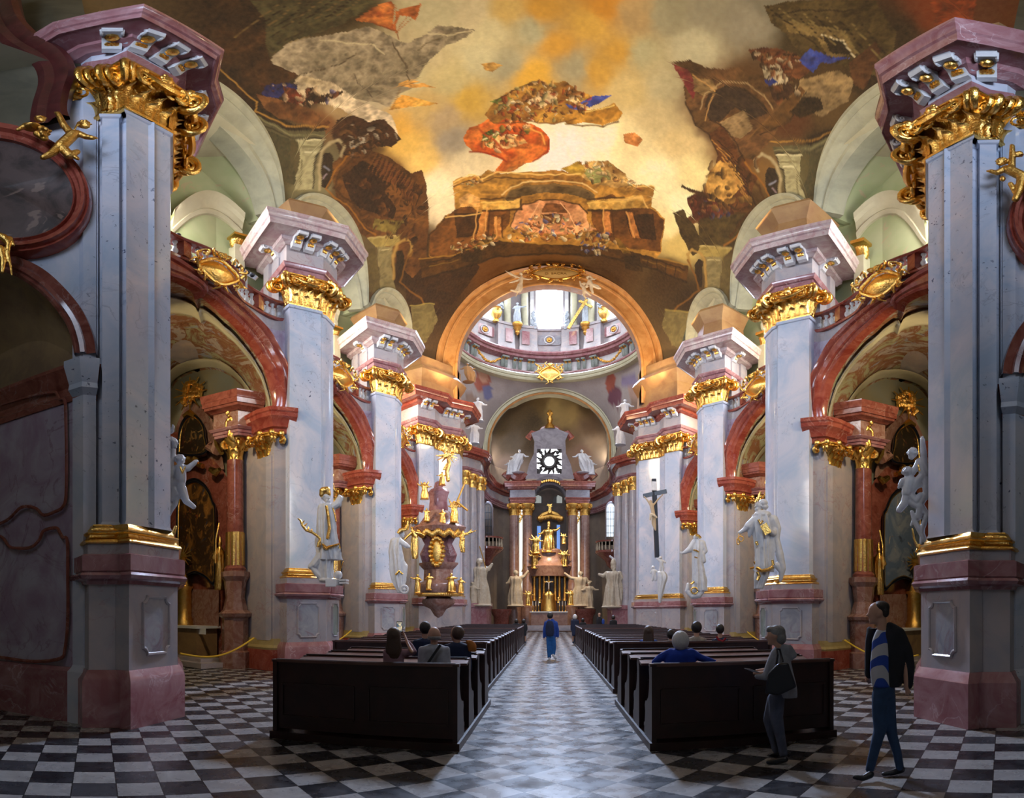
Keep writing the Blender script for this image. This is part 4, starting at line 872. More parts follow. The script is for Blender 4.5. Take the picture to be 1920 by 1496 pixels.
# ================================================================ crossing, drum, apse
DC = Vector((0, 48.5, 0))
def ringp(a, r, z): return Vector((1.05*r*math.sin(a), 47+1.2*r*math.cos(a), z))
def circ(r, n=64): return [(DC.x-r*math.sin(2*PI*i/n), DC.y-r*math.cos(2*PI*i/n)) for i in range(n)][::-1]
root = bpy.data.objects.new('wall_drum', None); COL.objects.link(root); root['kind'] = 'structure'; root['_b'] = (0, 0, 0)
def lring(name, prof, mat, par=root, n=96, ang=30):
    m = MB(); rows = [[ringp(2*PI*j/n, r, z) for j in range(n)] for r, z in prof]; m.grid(rows, close_u=True); return m.build(name, M[mat], par, angle=ang)
lring('drum_architrave', [(8.6, 25.5), (7.55, 25.6), (7.5, 25.75), (7.62, 25.8), (7.62, 25.95), (7.55, 26.0), (7.5, 26.25), (7.75, 26.35), (7.9, 26.4)], 'cream')
lring('drum_band', [(7.62, 26.4), (7.55, 26.45), (7.55, 26.6), (7.8, 26.66), (7.95, 26.68)], 'pink')
lring('drum_frieze', [(7.95, 26.6), (7.9, 27.9)], 'bone')
lring('drum_cornice', [(7.9, 27.85), (7.7, 27.95), (7.35, 28.1), (7.3, 28.35), (7.15, 28.4), (7.05, 28.6), (7.1, 28.75), (8.5, 28.85)], 'pink')
lring('drum_pedestal', [(8.3, 28.8), (8.15, 28.9), (8.2, 29.6), (8.3, 29.65), (8.3, 31.9), (8.15, 31.95), (8.1, 32.15), (8.5, 32.2), (8.6, 32.2)], 'pale')
# drum wall with eight window openings
m = MB(); n = 128
for j in range(n):
    a0, a1 = 2*PI*j/n, 2*PI*(j+1)/n; am = (a0+a1)/2; wd = abs(((am+PI/8) % (PI/4))-PI/8)
    if wd < math.atan(1.38/8.7): segs = [(39.5, 46)]
    else: segs = [(32, 46)]
    for z0, z1 in segs: m.grid([[ringp(a0, 8.7, z0), ringp(a1, 8.7, z0)], [ringp(a0, 8.7, z1), ringp(a1, 8.7, z1)]])
m.build('drum_wall', M['pale'], root, smooth=False)
m = MB(); rows = [[ringp(2*PI*j/48, 8.7*math.cos(q*PI/16), 46+7*math.sin(q*PI/16)) for j in range(48)] for q in range(9)]; m.grid(rows, close_u=True); m.build('dome', M['cream'], root)
ci = 0
for k in range(-2, 3):          # pedestal blocks, columns, reveal, window bars (far half is in view)
    for s in (-1, 1):
        for da, kind in ((math.radians(11.5), 'w'), (math.radians(16.5), 'c')):
            a = k*PI/4+s*da; p = ringp(a, 8.05, 0); m = MB(); m.box((p.x, p.y, 30.4), (1.15 if kind == 'c' else .9, .7, 3.1), -a); m.box((p.x, p.y, 32.02), (1.3 if kind == 'c' else 1.0, .9, .3), -a); m.box((p.x, p.y, 29.2), (1.25 if kind == 'c' else 1.0, .85, .7), -a)
            m.build('pedestal_block', M['pale' if kind == 'w' else 'pink'] if 0 else M['pale'], root, smooth=False)
            if kind == 'c':
                m = MB(); q = ringp(a, 8.05, 32.2); m.lathe(q, [(.42, 0), (.42, .15), (.36, .25), (.34, .4), (.34, 6.2), (.31, 6.6)], 14); m.build('drum_column', M['cream'], root)
                q = ringp(a, 7.62, 30.6); u = Vector((math.cos(a), -math.sin(a), 0)); m = MB(); m.add([q+u*x+Vector((0, 0, z)) for x, z in ((-.38, -.8), (.38, -.8), (.38, .8), (-.38, .8))], [(0, 1, 2, 3)]); m.build('pedestal_inset', M['pink'], root, smooth=False)
            else:
                m = MB(); q = ringp(a, 8.35, 35.5); m.box(tuple(q), (.35, .5, 7), -a); m.build('window_jamb', M['bone'], root, smooth=False)
    # panel with medallion under the window
    a = k*PI/4; q = ringp(a, 8.22, 30.8); u = Vector((math.cos(a), -math.sin(a), 0)); n_ = -Vector((math.sin(a), math.cos(a), 0))
    m = MB(); P = [q+u*(1.1*math.cos(t_)*(1 if abs(math.cos(t_)) < .75 else .95))+Vector((0, 0, .62*math.sin(t_)))+n_*.06 for t_ in [2*PI*i/24 for i in range(24)]]
    P = [q+u*x+Vector((0, 0, z))+n_*.06 for x, z in ((-1.15, -.45), (-1.0, -.6), (1.0, -.6), (1.15, -.45), (1.15, .45), (1.0, .6), (-1.0, .6), (-1.15, .45))]
    m.poly(P); m.build('drum_panel', M['pink'] if k else M['grey'], root, smooth=False)
    m = MB(); m.tube([q+u*.48*math.cos(t_)+Vector((0, 0, .48*math.sin(t_)))+n_*.1 for t_ in [2*PI*i/20 for i in range(21)]], .07, 6); m.build('medallion_ring', M['bone'], root)
    m = MB(); 
    for i in range(8): m.ell(q+u*.2*math.cos(i*PI/4)+Vector((0, 0, .2*math.sin(i*PI/4)))+n_*.1, .12, n=6, m=4)
    m.ell(q+n_*.15, .13, n=8, m=6); m.build('rosette', M['dgold'], root)
# frieze consoles and garlands
for k in range(-2, 3):
    for s in (-1, 1):
        for da in (11.6, 14.2, 20.5, 23.0) if abs(k) < 2 else (11.6,):
            a = k*PI/4+s*math.radians(da) if da < 22.6 else None
            if a is None: continue
            p = ringp(a, 7.68, 27.9); m = MB(); n_ = -Vector((math.sin(a), math.cos(a), 0)); m.cur = 0; bracket(m, p-n_*.1, n_, h=1.1, w=.34, d=.5)
            m.mi = [0 if z == 0 else 1 for z in m.mi]; m.build('frieze_console', [M['green'], M['dgold']], root)
    a0, a1 = k*PI/4-math.radians(9.5), k*PI/4+math.radians(9.5); m = MB()
    rnd = random.Random(k+9)
    for i in range(34):
        u = i/33; a = lerp(a0, a1, u); p = ringp(a, 7.6, 27.55-.75*math.sin(PI*u)); 
        for q in range(2): m.ell(p+Vector((rnd.uniform(-.06, .06), 0, rnd.uniform(-.07, .07))), rnd.uniform(.08, .12), n=6, m=4)
    m.build('garland', M['dgold'], root)
# ---- pendentives between drum and arches, painted
def pend(u, v):
    a = lerp(-1.25, 1.25, u); top = ringp(a, 8.0, 25.6)
    # lower edge follows the apse arch, then the side walls
    xx = lerp(-8.6, 8.6, u); zz = 18.6+math.sqrt(max(0, 6.5**2-xx*xx)) if abs(xx) < 6.5 else 18.6-(abs(xx)-6.5)*2.2
    yy = 56.9-max(0, abs(xx)-6.2)*1.6
    q = Vector((xx, yy, zz)); return top.lerp(q, v)
m = MB(); m.grid([[pend(j/90, v/16) for j in range(91)] for v in range(17)]); pe = m.build('wall_pendentive', M['fresco'], angle=0); struct(pe)
def pendc(px, py):
    n1 = fbm(px, py, 18, 4); n2 = fbm(px+300, py, 30, 4); c = h2l('a89c98')*(.8+.4*n1[:, None])
    for cx_, cy_, rx, ry, h in ((905, 715, 16, 22, 'a05848'), (915, 735, 12, 16, '6a6c90'), (908, 705, 10, 12, 'c09078'), (1145, 715, 9, 26, '9c5040'), (1155, 745, 14, 20, '6c4050'), (1180, 715, 16, 14, '8a7c98'), (1190, 735, 14, 14, 'b09080'), (880, 760, 20, 30, '8c7468'), (1185, 770, 20, 20, '887060')):
        d = ((px-cx_)/rx)**2+((py-cy_)/ry)**2+(n2-.5)*1.6; m_ = d < .8; c[m_] = h2l(h)*(.7+.6*n1[m_][:, None])
    return c
paint(pe, pendc)
# ---- apse arch, semidome, wall
root = bpy.data.objects.new('wall_apse', None); COL.objects.link(root); root['kind'] = 'structure'; root['_b'] = (0, 0, 0)
ia, oa = arch_pts(5.9, 18.6, 5.8, 56.8, 15), arch_pts(6.55, 18.6, 6.5, 56.8, 15)
MB().band(ia, oa, N, [(0, -1), (0, 0), (.3, .04), (.34, .12), (.42, .12), (.46, .02), (.8, .04), (.84, .16), (1, .2), (1, -.2)]).build('apse_arch', M['cream'], root, angle=30)
mm = MB(); mm.band([p.lerp(q, .0) for p, q in zip(ia, oa)], [p.lerp(q, .34) for p, q in zip(ia, oa)], N, [(0, .05), (.5, .12), (1, .05)]); mm.build('apse_arch_inner', M['archbrown'], root)
m = MB(); rows = []
for i in range(61):
    ph = PI*i/60; row = []
    for j in range(61):
        th = PI/2*j/60*0+PI*j/60; z = math.sin(ph); rr = math.cos(ph)
    rows.append(row)
rows = [[Vector((-6.2*math.cos(b)*math.cos(e), 57+7.0*math.sin(b)*math.cos(e), 17.2+7.4*math.sin(e))) for b in [PI*j/120 for j in range(121)]] for e in [PI/2*i/90 for i in range(91)]]
m.grid(rows); sd = m.build('semidome', M['fresco'], root, angle=0)
def sdome(px, py):
    wx = (fbm(px, py, 30)-.5)*26; wy = (fbm(px+200, py+80, 30)-.5)*22; x = px+wx; y = py+wy; n1 = fbm(px, py, 20, 4)
    pts = [(1030, 740, '5c4420'), (960, 760, '3a2c12'), (1100, 760, '4c3a1a'), (1040, 760, '907a48'), (1000, 790, '2c2210'), (1070, 780, '8c7444'), (1110, 800, '5a4430'), (940, 800, '3c3018'), (960, 830, '544c44'), (930, 850, '6c6058'), (950, 870, '80706c'), (1110, 830, '84705c'), (1135, 850, '8c7c6c'), (1090, 850, '6a5044'), (1000, 830, '302414'), (1060, 820, '46321c'), (1120, 880, '6c605c'), (1010, 760, '544018'), (905, 880, '5c5450')]
    num = 0; den = 0
    for a, b, h in pts: w = 1/((x-a)**2+(y-b)**2+20)**1.6; num = num+w[:, None]*h2l(h); den = den+w
    return num/den[:, None]*(.7+.6*n1[:, None])
paint(sd, sdome)
m = MB(); m.sweep([(-6.3, 50), (-6.3, 57)]+[(-6.2*math.cos(PI*i/24), 57+7*math.sin(PI*i/24)) for i in range(25)]+[(6.3, 57), (6.3, 50)], [(0, 0), (0, 17.4)], loop=False, cap=False); m.build('apse_wall', M['apsewall'], root, smooth=False)
# choir entablature curving along both sides
for side in (-1, 1):
    TF[0] = T(side, 0)
    P = [(-8.5, 43.8), (-6.5, 44.6), (-5.6, 46.0), (-5.5, 47.6), (-6.0, 49.6), (-6.2, 53), (-5.9, 57), (-5.0, 60), (-3.4, 62.3), (-1.9, 62.9)]
    r = struct(bpy.data.objects.new('trim_%d' % (1 if side < 0 else 2), None)); COL.objects.link(r); r['_b'] = (0, 0, 0)
    entab(r, P, oc=.75, fpath=P, crn='red', arc='pink', frz='pale')
    for a, b, q in ((-6.15, 45.25, .45), (-5.65, 46.4, .45), (-6.5, 44.0, .4), (-5.85, 48.2, .4)):
        MB().lathe((a, b, 0), [(q*1.25, 0), (q*1.25, 2.6), (q*1.15, 2.8), (q, 3.0), (q, 8), (q*.88, 11.75)], 16).build('choir_column', M['pale'], r)
        c_ = MB(); 
        for j in range(12): an = 2*PI*j/12; nn = Vector((math.cos(an), math.sin(an), 0)); leaf(c_, Vector((a, b, 11.75))+nn*q*.85, nn, Vector((-nn.y, nn.x, 0)), .3, .55+.3*(j % 2), .16)
        for j in range(4): an = PI/4+PI/2*j; nn = Vector((math.cos(an), math.sin(an), 0)); volute(c_, Vector((a, b, 12.5))+nn*q*1.2, nn, .2, .07)
        c_.lathe((a, b, 11.75), [(q*.8, 0), (q*.9, .7), (q*1.35, .95), (q*1.35, 1.1)], 12); c_.build('choir_capital', M['gold'], r)
    # low choir wall and screens behind the statues, small singers' balcony
    MB().sweep([(-8.5, 43.4), (-6.6, 44.0), (-5.2, 45.5), (-5.0, 47.0), (-5.4, 49.4)], [(-.4, 0), (.25, 0), (.25, 2.1), (.35, 2.2), (.35, 2.5), (-.4, 2.5)]).build('choir_plinth', M['pink'], r, angle=30)
    b = thing('choir_balcony', 'small stone balcony with pierced railing high in the %s choir' % side_word(side), 'balcony', (-5.3, 54, 8.3), 'choir balconies')
    MB().lathe((-5.9, 54, 7.4), [(.2, -1.2), (.5, -.9), (.7, -.4), (1.5, .2), (1.6, .3), (1.6, .5)], 24).build('corbel', M['brownred'], b)
    m = MB(); 
    for j in range(24): an = 2*PI*j/24; m.lathe((-5.9+1.45*math.cos(an), 54+1.45*math.sin(an), 7.9), [(.06, 0), (.1, .25), (.05, .5), (.08, .8)], 6)
    m.build('railing', M['ivory'], b); MB().lathe((-5.9, 54, 8.7), [(1.35, 0), (1.6, 0), (1.6, .15), (1.35, .15), (1.35, 0)], 24).build('hand_rail', M['brownred'], b)
    TF[0] = None
# crossing side walls (closing the space)
for side in (-1, 1):
    m = MB(); m.sweep([(9*side, 36), (12.5*side, 42), (12.5*side, 50), (7*side, 57)][::(-side)] if 0 else [(9*side, 36), (12.5*side, 42), (12.5*side, 50), (6.3*side, 57.5)], [(0, 0), (0, 26)], loop=False, cap=False); struct(m.build('wall_transept_%s' % side_word(side), M['apsewall'], smooth=False))
m = MB(); rr_ = [[ringp(2*PI*j/48, r, z) for j in range(48)] for r, z in ((8.0, 25.7), (9.3, 25.9))]; m.grid(rr_, close_u=True); struct(m.build('ceiling_crossing', M['cream']))
# ================================================================ side walls of the first bay with the oval picture
for side in (-1, 1):
    w = side_word(side); TF[0] = T(side, 0, ([0, 2.78, 11.95, 30], [0, 2.78, 11.95, 30] if side < 0 else [0, 2.6, 11.2, 29]))
    root = bpy.data.objects.new('wall_%s' % w, None); COL.objects.link(root); root['kind'] = 'structure'; root['_b'] = (0, 0, 0)
    W = [(-9.2, 4.05), (-8.2, 4.75), (-7.4, 5.3), (-6.6, 5.95), (-6.3, 6.35)]
    NI = [(-10.5, 6.0), (-8.4, 5.95), (-6.5, 6.15), (-6.4, 6.4)]
    # niche panelled wall (below) and arch; measured in the photograph
    O = [(184, 668), (180, 640), (167, 604), (150, 575), (120, 540), (87, 511), (50, 492), (10, 480), (-40, 478)]
    I = [(139, 664), (136, 645), (127, 615), (112, 590), (87, 560), (60, 537), (25, 516), (-10, 506), (-50, 504)]
    oo, ii = smoothc([on(W, *p) for p in O], 30), smoothc([on(W, *p) for p in I], 30)
    n = Vector((.6, -.8, 0))
    MB().band(ii, oo, n, [(0, -.4), (0, .02), (.1, .08), (.25, .06), (.3, .12), (.5, .14), (.55, .06), (.75, .1), (.95, .14), (1, .04), (1, -.05)]).build('arch_moulding', M['brownred'], root, angle=30)
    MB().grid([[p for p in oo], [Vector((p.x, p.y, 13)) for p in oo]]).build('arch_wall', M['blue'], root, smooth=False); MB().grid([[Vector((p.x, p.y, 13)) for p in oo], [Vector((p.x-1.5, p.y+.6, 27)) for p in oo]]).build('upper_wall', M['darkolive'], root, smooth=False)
    bk = smoothc([on([(-12, 6.6), (-6.6, 6.3)], px, py) for px, py in [(139, 672), (128, 660), (110, 650), (85, 640), (60, 640), (30, 650), (0, 665), (-40, 690), (-80, 720)]], 30)
    bk = [Vector((q.x-.3*0, q.y+.0, q.z)) for q in bk]
    rows = [[p.lerp(q, t)+Vector((0, 0, .25*math.sin(PI*t))) for p, q in zip(ii, bk)] for t in [i/6 for i in range(7)]]
    MB().grid(rows).build('niche_vault', M['ochre_gloss'], root); MB().grid([[p for p in bk], [Vector((p.x, p.y, 4.5)) for p in bk]]).build('niche_tympanum', M['ochre_gloss'], root, smooth=False)
    hz = 7.0
    MB().sweep(NI, [(0, 0), (0, zat(690, 8.9)-.2)], loop=False, cap=False).build('niche_wall', M['lilac'], root, smooth=False)
    MB().sweep(NI, [(-.1, 0), (.12, 0), (.12, .8), (.05, .86), (-.1, .86)]).build('niche_skirting', M['pink'], root, angle=30)
    zi = zat(690, 8.9)
    MB().sweep(NI, [(-.1, zi-.55), (.03, zi-.55), (.05, zi-.45), (.02, zi-.42), (.02, zi-.3), (.1, zi-.2), (.14, zi-.1), (.2, zi), (.2, zi+.06), (-.1, zi+.06)]).build('impost_band', M['brownred'], root, angle=30)
    a, b = (-8.9, 5.85), (-6.72, 6.0)
    # raised panel outlines
    NP = [(p[0]+.02, p[1]-.07) for p in NI]
    def outline(pts, mat='pink'):
        c = smoothc([on(NP, *q) for q in pts], 70); MB().tube(c, .03, 6).build('panel_moulding', M[mat], root)
    outline([(-40, 780), (0, 760), (60, 742), (100, 735), (108, 741), (112, 748), (122, 752), (124, 800), (125, 860), (124, 930), (118, 950), (106, 958), (82, 966), (70, 955), (55, 950), (38, 952), (22, 968), (8, 978), (-10, 984), (-40, 986)], 'brownred')
    outline([(-40, 1006), (-10, 1004), (5, 1008), (18, 1025), (35, 1028), (58, 1026), (74, 1012), (82, 995), (105, 990), (112, 998), (118, 1008), (126, 1014), (127, 1080), (127, 1160), (122, 1215), (112, 1235), (60, 1240), (0, 1232), (-40, 1228)], 'brownred')
    # jamb strip
    MB().sweep([(-6.62, 6.1), (-6.4, 6.12), (-6.3, 6.3)], [(-.1, 0), (.12, 0), (.12, .8), (.03, .86), (0, .9), (0, zi-.5), (.1, zi-.4), (.08, zi-.3), (.2, zi), (.2, zi+.1), (0, zi+.12), (0, 13), (-.1, 13)]).build('jamb', M['blue'], root, angle=30)
    TF[0] = None
    # dark moulded edge of the loft vault overhanging the wall
    W3 = [(p[0]+.12, p[1]-.25) for p in W]
    if side < 0: E_ = [(33, -30), (36, 0), (47, 37), (77, 70), (117, 94), (138, 117), (143, 144), (133, 177), (128, 207), (132, 224)]
    else: E_ = [(20, -60), (24, -20), (30, 30), (60, 75), (120, 110), (150, 135), (165, 165), (158, 200), (150, 235), (156, 255)]
    if side < 0:
        E_ = smoothc([on(W3, *q) for q in E_], 40); L_ = [Vector((p.x-4.2, p.y-2.6, p.z-1.2)) for i, p in enumerate(E_)]
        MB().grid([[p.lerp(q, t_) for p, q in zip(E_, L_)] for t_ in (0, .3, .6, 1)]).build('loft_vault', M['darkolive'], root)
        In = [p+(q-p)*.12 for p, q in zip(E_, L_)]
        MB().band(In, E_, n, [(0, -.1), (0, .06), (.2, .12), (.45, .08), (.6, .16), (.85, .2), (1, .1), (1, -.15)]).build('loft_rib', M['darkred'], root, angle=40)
    # oval painting
    TF[0] = T(side, 0, ([0, 2.78, 11.95, 30], [0, 2.78, 11.95, 30] if side < 0 else [0, 2.6, 11.2, 29]))
    W2 = [(p[0]+.05, p[1]-.1) for p in W]
    r = thing('oval_picture', 'oval painting in a heavy red marble frame high on the %s wall' % w, 'picture', on(W2, 20, 360), 'oval wall paintings')
    def ov(sx_, sy_, k=0): return [on(W2, 5+168*sx_*math.cos(t_)-k, 358+122*sy_*math.sin(t_)+.13*168*math.cos(t_)*sx_) for t_ in [2*PI*i/48-PI/2*0 for i in range(49)] if True]
    def clampw(P): return P
    A, B = ov(.80, .76), ov(1, 1)
    MB().band(A, B, n, [(0, -.15), (0, .12), (.12, .16), (.2, .1), (.4, .12), (.5, .22), (.7, .24), (.78, .14), (.92, .16), (1, .06), (1, -.1)]).build('frame', M['red'], r, angle=40)
    m = MB(); C_ = sum(A, Vector())/len(A); m.add([C_+n*.02]+[p+n*.02 for p in A], [(0, i, i+1) for i in range(1, len(A))]); m.build('canvas', M['oval_paint'], r, smooth=False)
    TF[0] = None
# west wall behind the camera with its window opening, and wall closing the near left/right
m = MB(); 
for b in ((-12, 12, 0, 7), (-12, -2, 7, 16), (2, 12, 7, 16), (-2, 2, 7, 11), (-12, 12, 16, 27)):
    m.add([(b[0], -6, b[2]), (b[1], -6, b[2]), (b[1], -6, b[3]), (b[0], -6, b[3])], [(0, 1, 2, 3)])
for x in (-12, 12): m.add([(x, -6, 0), (x, 6.6, 0), (x, 6.6, 27), (x, -6, 27)], [(0, 1, 2, 3)])
m.add([(-12, -6, 27), (12, -6, 27), (12, 4, 27), (-12, 4, 27)], [(0, 1, 2, 3)]); m.add([(-12, -6, 17), (-7.5, -6, 17), (-7.5, 7, 17), (-12, 7, 17), (12, -6, 17), (7.5, -6, 17), (7.5, 7, 17), (12, 7, 17)], [(0, 1, 2, 3), (7, 6, 5, 4)]); m.add([(-12, -6, 14), (-12, 6.5, 14), (-6.6, 6.5, 14), (-6.6, -6, 14), (12, -6, 14), (12, 6.5, 14), (6.6, 6.5, 14), (6.6, -6, 14)], [(0, 1, 2, 3), (7, 6, 5, 4)])
struct(m.build('wall_back', M['cream'], smooth=False))
for side in (-1, 1):
    m = MB(); m.grid([[(side*12.2, 6, 0), (side*17, 16, 0), (side*17, 36, 0)], [(side*12.2, 6, 19), (side*17, 16, 19), (side*17, 36, 19)]]); m.grid([[(side*8, 6, 19), (side*8, 36, 19)], [(side*17, 6, 19), (side*17, 36, 19)]])
    struct(m.build('wall_outer_%s' % side_word(side), M['cream'], smooth=False))
# ================================================================ figure tools: joints are traced in photo pixels at a real distance
class Fig:
    def __init__(s, d): s.d = d; s.m = MB(); s.k = d/F
    def p(s, x, y, o=0): return pt(x, y, s.d+o)
    def r(s, px): return px*s.k
    def cap(s, x0, y0, x1, y1, r0, r1, o0=0, o1=0, m=None): (m or s.m).cap(s.p(x0, y0, o0), s.p(x1, y1, o1), s.r(r0), s.r(r1)); return s
    def chain(s, pts, m=None):
        """[(x,y,r,o)]"""
        for a, b in zip(pts, pts[1:]): s.cap(a[0], a[1], b[0], b[1], a[2], b[2], a[3] if len(a) > 3 else 0, b[3] if len(b) > 3 else 0, m)
        return s
    def ell(s, x, y, rx, ry, o=0, rd=None, m=None, rot=None): 
        c = s.p(x, y, o); th = math.atan2(c.x, c.y); R = Matrix.Rotation(-th, 3, 'Z')
        if rot: R = R @ Matrix.Rotation(rot, 3, 'Y')
        (m or s.m).ell(c, (s.r(rx), s.r(rd or rx), s.r(ry)), R, 14, 10); return s
    def head(s, x, y, r, face=(-1, 0), m=None, hair=None, beard=False, o=0):
        """face = (screen x, toward camera) direction of the nose"""
        c = s.p(x, y, o); th = math.atan2(c.x, c.y); R = Matrix.Rotation(-th, 3, 'Z'); fx = Vector((face[0], -face[1], 0)).normalized(); f = R @ fx; sd = f.cross(Vector((0, 0, 1)))
        q = s.r(r); M_ = m or s.m; Rf = Matrix((f, -sd, Vector((0, 0, 1)))).transposed()
        M_.ell(c+Vector((0, 0, q*.18)), (q*.98, q*.8, q*.95), Rf, 14, 10); M_.ell(c+f*q*.28-Vector((0, 0, q*.45)), (q*.6, q*.55, q*.72), Rf, 12, 8)
        M_.cap(c+f*q*.86+Vector((0, 0, q*.08)), c+f*q*1.12-Vector((0, 0, q*.26)), q*.1, q*.17, 6)
        M_.ell(c+f*q*.72+Vector((0, 0, q*.24)), (q*.24, q*.5, q*.1), Rf, 8, 6); M_.ell(c+f*q*.85-Vector((0, 0, q*.56)), (q*.1, q*.22, q*.07), Rf, 8, 6); M_.ell(c+f*q*.72-Vector((0, 0, q*.95)), (q*.2, q*.25, q*.2), Rf, 8, 6)
        for g in (-1, 1):
            M_.ell(c+sd*g*q*.82-f*q*.05+Vector((0, 0, -q*.05)), (q*.2, q*.1, q*.3), Rf, 8, 6); M_.ell(c+f*q*.74+sd*g*q*.3+Vector((0, 0, q*.05)), q*.13, None, 8, 6)
        if beard:
            for j in range(7): M_.cap(c+f*q*(.75)+sd*q*(.12*(j-3))-Vector((0, 0, q*.7)), c+f*q*(.6)+sd*q*(.07*(j-3))-Vector((0, 0, q*(1.9-.12*abs(j-3)))), q*.22, q*.09, 6)
        if hair:
            hm = hair; rnd = random.Random(int(x+y))
            for j in range(26):
                a = rnd.uniform(-2.3, 2.3); e = rnd.uniform(-.25, 1.4); dv = (-f*math.cos(a)*math.cos(e)+sd*math.sin(a)*math.cos(e)+Vector((0, 0, math.sin(e))))
                hm.ell(c+Vector((0, 0, q*.18))+dv*q*.85, q*rnd.uniform(.22, .34), None, 8, 5)
        return s
    def hand(s, x, y, dx, dy, size, m=None, o=0, spread=.25, curl=.5):
        M_ = m or s.m; c = s.p(x, y, o); L = math.hypot(dx, dy); dx /= L; dy /= L; th = math.atan2(c.x, c.y); rt = Vector((math.cos(th), -math.sin(th), 0)); up = Vector((0, 0, 1)); vw = Vector((math.sin(th), math.cos(th), 0))
        dv = rt*dx-up*dy; sd = rt*dy+up*dx; q = s.r(size)
        M_.cap(c, c+dv*q*.45, q*.22, q*.24, 8)
        for j in range(4):
            b = c+dv*q*.5+sd*q*(.27-.18*j); l = q*(.42, .5, .47, .36)[j]; e = (dv+sd*(spread*(1.5-j)*.5)).normalized(); k1 = b+e*l*.55; k2 = k1+(e*(1-curl)-vw*0+up*-.1*curl+vw*curl*.6).normalized()*l*.5
            M_.cap(b, k1, q*.085, q*.08, 6); M_.cap(k1, k2, q*.08, q*.06, 6)
        b = c+sd*q*.24+dv*q*.12; k1 = b+(dv*.6+sd*.8)*q*.3; M_.cap(b, k1, q*.11, q*.09, 6); M_.cap(k1, k1+(dv*.9+sd*.3)*q*.22, q*.09, q*.07, 6)
        return s
    def robe(s, secs, nf=9, amp=.14, depth=.75, o=0, seed=0, m=None, n=64):
        """secs [(x,y,half width px, (offset))] from top to bottom: one draped volume with running folds"""
        M_ = m or s.m; rnd = random.Random(seed); ph = [rnd.uniform(0, 6.3) for _ in range(4)]; K = 34; rows = []
        P = smoothc([(a[0], a[1], a[2]) for a in secs], K)
        for i, q in enumerate(P):
            u = i/K; c = s.p(q.x, q.y, o+(secs[0][3] if len(secs[0]) > 3 else 0)); th = math.atan2(c.x, c.y); rt = Vector((math.cos(th), -math.sin(th), 0)); vw = Vector((math.sin(th), math.cos(th), 0)); w = s.r(q.z); row = []
            A = amp*(.55+.45*u)
            for j in range(n):
                a = 2*PI*j/n; g1 = 1-2*abs(math.sin((nf*a+ph[0]+1.6*math.sin(2.6*u+ph[3]))*.5))**.7; g2 = 1-2*abs(math.sin(((nf-3)*a-ph[1]+4*u)*.5))**.7; f = 1+A*1.5*(g1*.6+g2*.5+.25*math.sin((2*nf+1)*a+ph[2]-5*u))
                row.append(c+rt*(w*f*math.cos(a))+vw*(w*depth*f*math.sin(a)))
            rows.append(row)
        o0 = len(M_.v); M_.grid(rows, close_u=True); K1 = len(rows)
        M_.f += [tuple(range(o0, o0+n))[::-1], tuple(range(o0+(K1-1)*n, o0+K1*n))]; M_.mi += [0, 0]
        return s
    def wing(s, x0, y0, x1, y1, w, m=None, o0=0, o1=0, nf=7):
        M_ = m or s.m; a, b = s.p(x0, y0, o0), s.p(x1, y1, o1); L = b-a; up = Vector((0, 0, 1)); side = L.cross(Vector((0, 1, 0))).normalized()
        for j in range(nf):
            u = .15+.85*j/(nf-1); p = a+L*u*.75; t = (L.normalized()*(.35+.65*u)-side*(1-u)*.8*(1 if side.z > 0 else -1)).normalized(); M_.cap(p, p+t*s.r(w)*(.7+.3*u), s.r(w)*.14, s.r(w)*.05, 6)
        M_.cap(a, a+L*.8, s.r(w)*.2, s.r(w)*.12, 6); return s
    def done(s, name, mat, par=None, vox=None, sm=1, m=None, label=None, cat=None, group=None):
        o = (m or s.m).build(name, M[mat], par, angle=0); remesh(o, vox or max(.012, s.k*.9), sm)
        if label: tag(o, label, cat, group)
        return o
def root_for(name, label, cat, fig, x, y, group=None):
    return thing(name, label, cat, fig.p(x, y), group)

# ---------------------------------------------------------------- large white nave statues
f = Fig(15.9)   # bishop with raised arm
r = root_for('bishop_statue', 'white statue of a bearded bishop raising one arm and holding a gilded crozier scroll', 'statue', f, 612, 1095)
f.robe([(612, 945, 13), (612, 965, 17), (613, 1000, 20), (616, 1030, 22), (618, 1050, 23)], 8, .2, .8, seed=1)
f.robe([(614, 1020, 16), (612, 1040, 15), (611, 1060, 14), (612, 1085, 14), (614, 1092, 15)], 9, .24, .8, seed=2)
f.chain([(604, 1030, 9), (600, 1045, 10), (590, 1058, 9), (583, 1062, 6)]); f.chain([(583, 1060, 5), (592, 1072, 6), (606, 1086, 7)]); f.chain([(601, 1040, 7), (598, 1060, 6), (604, 1080, 7)])
f.head(612, 934, 9, (.4, .6), beard=True, hair=f.m)
f.chain([(603, 952, 8), (601, 975, 8), (601, 998, 7), (604, 1008, 4)]); f.hand(602, 1004, -.1, 1, 10)
f.chain([(622, 952, 7), (633, 945, 8), (637, 935, 6), (636, 930, 3)]); f.hand(636, 932, .8, .4, 10, spread=.6)
f.ell(613, 1088, 16, 5)
f.done('figure', 'bone', r)
g_ = Fig(15.85); g_.chain([(604, 927, 6), (606, 920, 7.5), (613, 918, 6.5), (616, 926, 5)]); g_.done('mitre', 'gold', r)
g_ = Fig(15.65)
for P, w in (([(612, 948), (615, 965), (618, 990), (614, 1010)], 3.2), ([(624, 952), (628, 965), (630, 978)], 1.6), ([(604, 1020), (612, 1026), (622, 1024), (636, 1020), (637, 1028)], 2.4), ([(606, 1025), (612, 1029), (618, 1026)], 3)):
    g_.m.tube([g_.p(x, y) for x, y in P], g_.r(w), 6)
pieces(g_.m, 'gilded_stole', M['gold'], r)
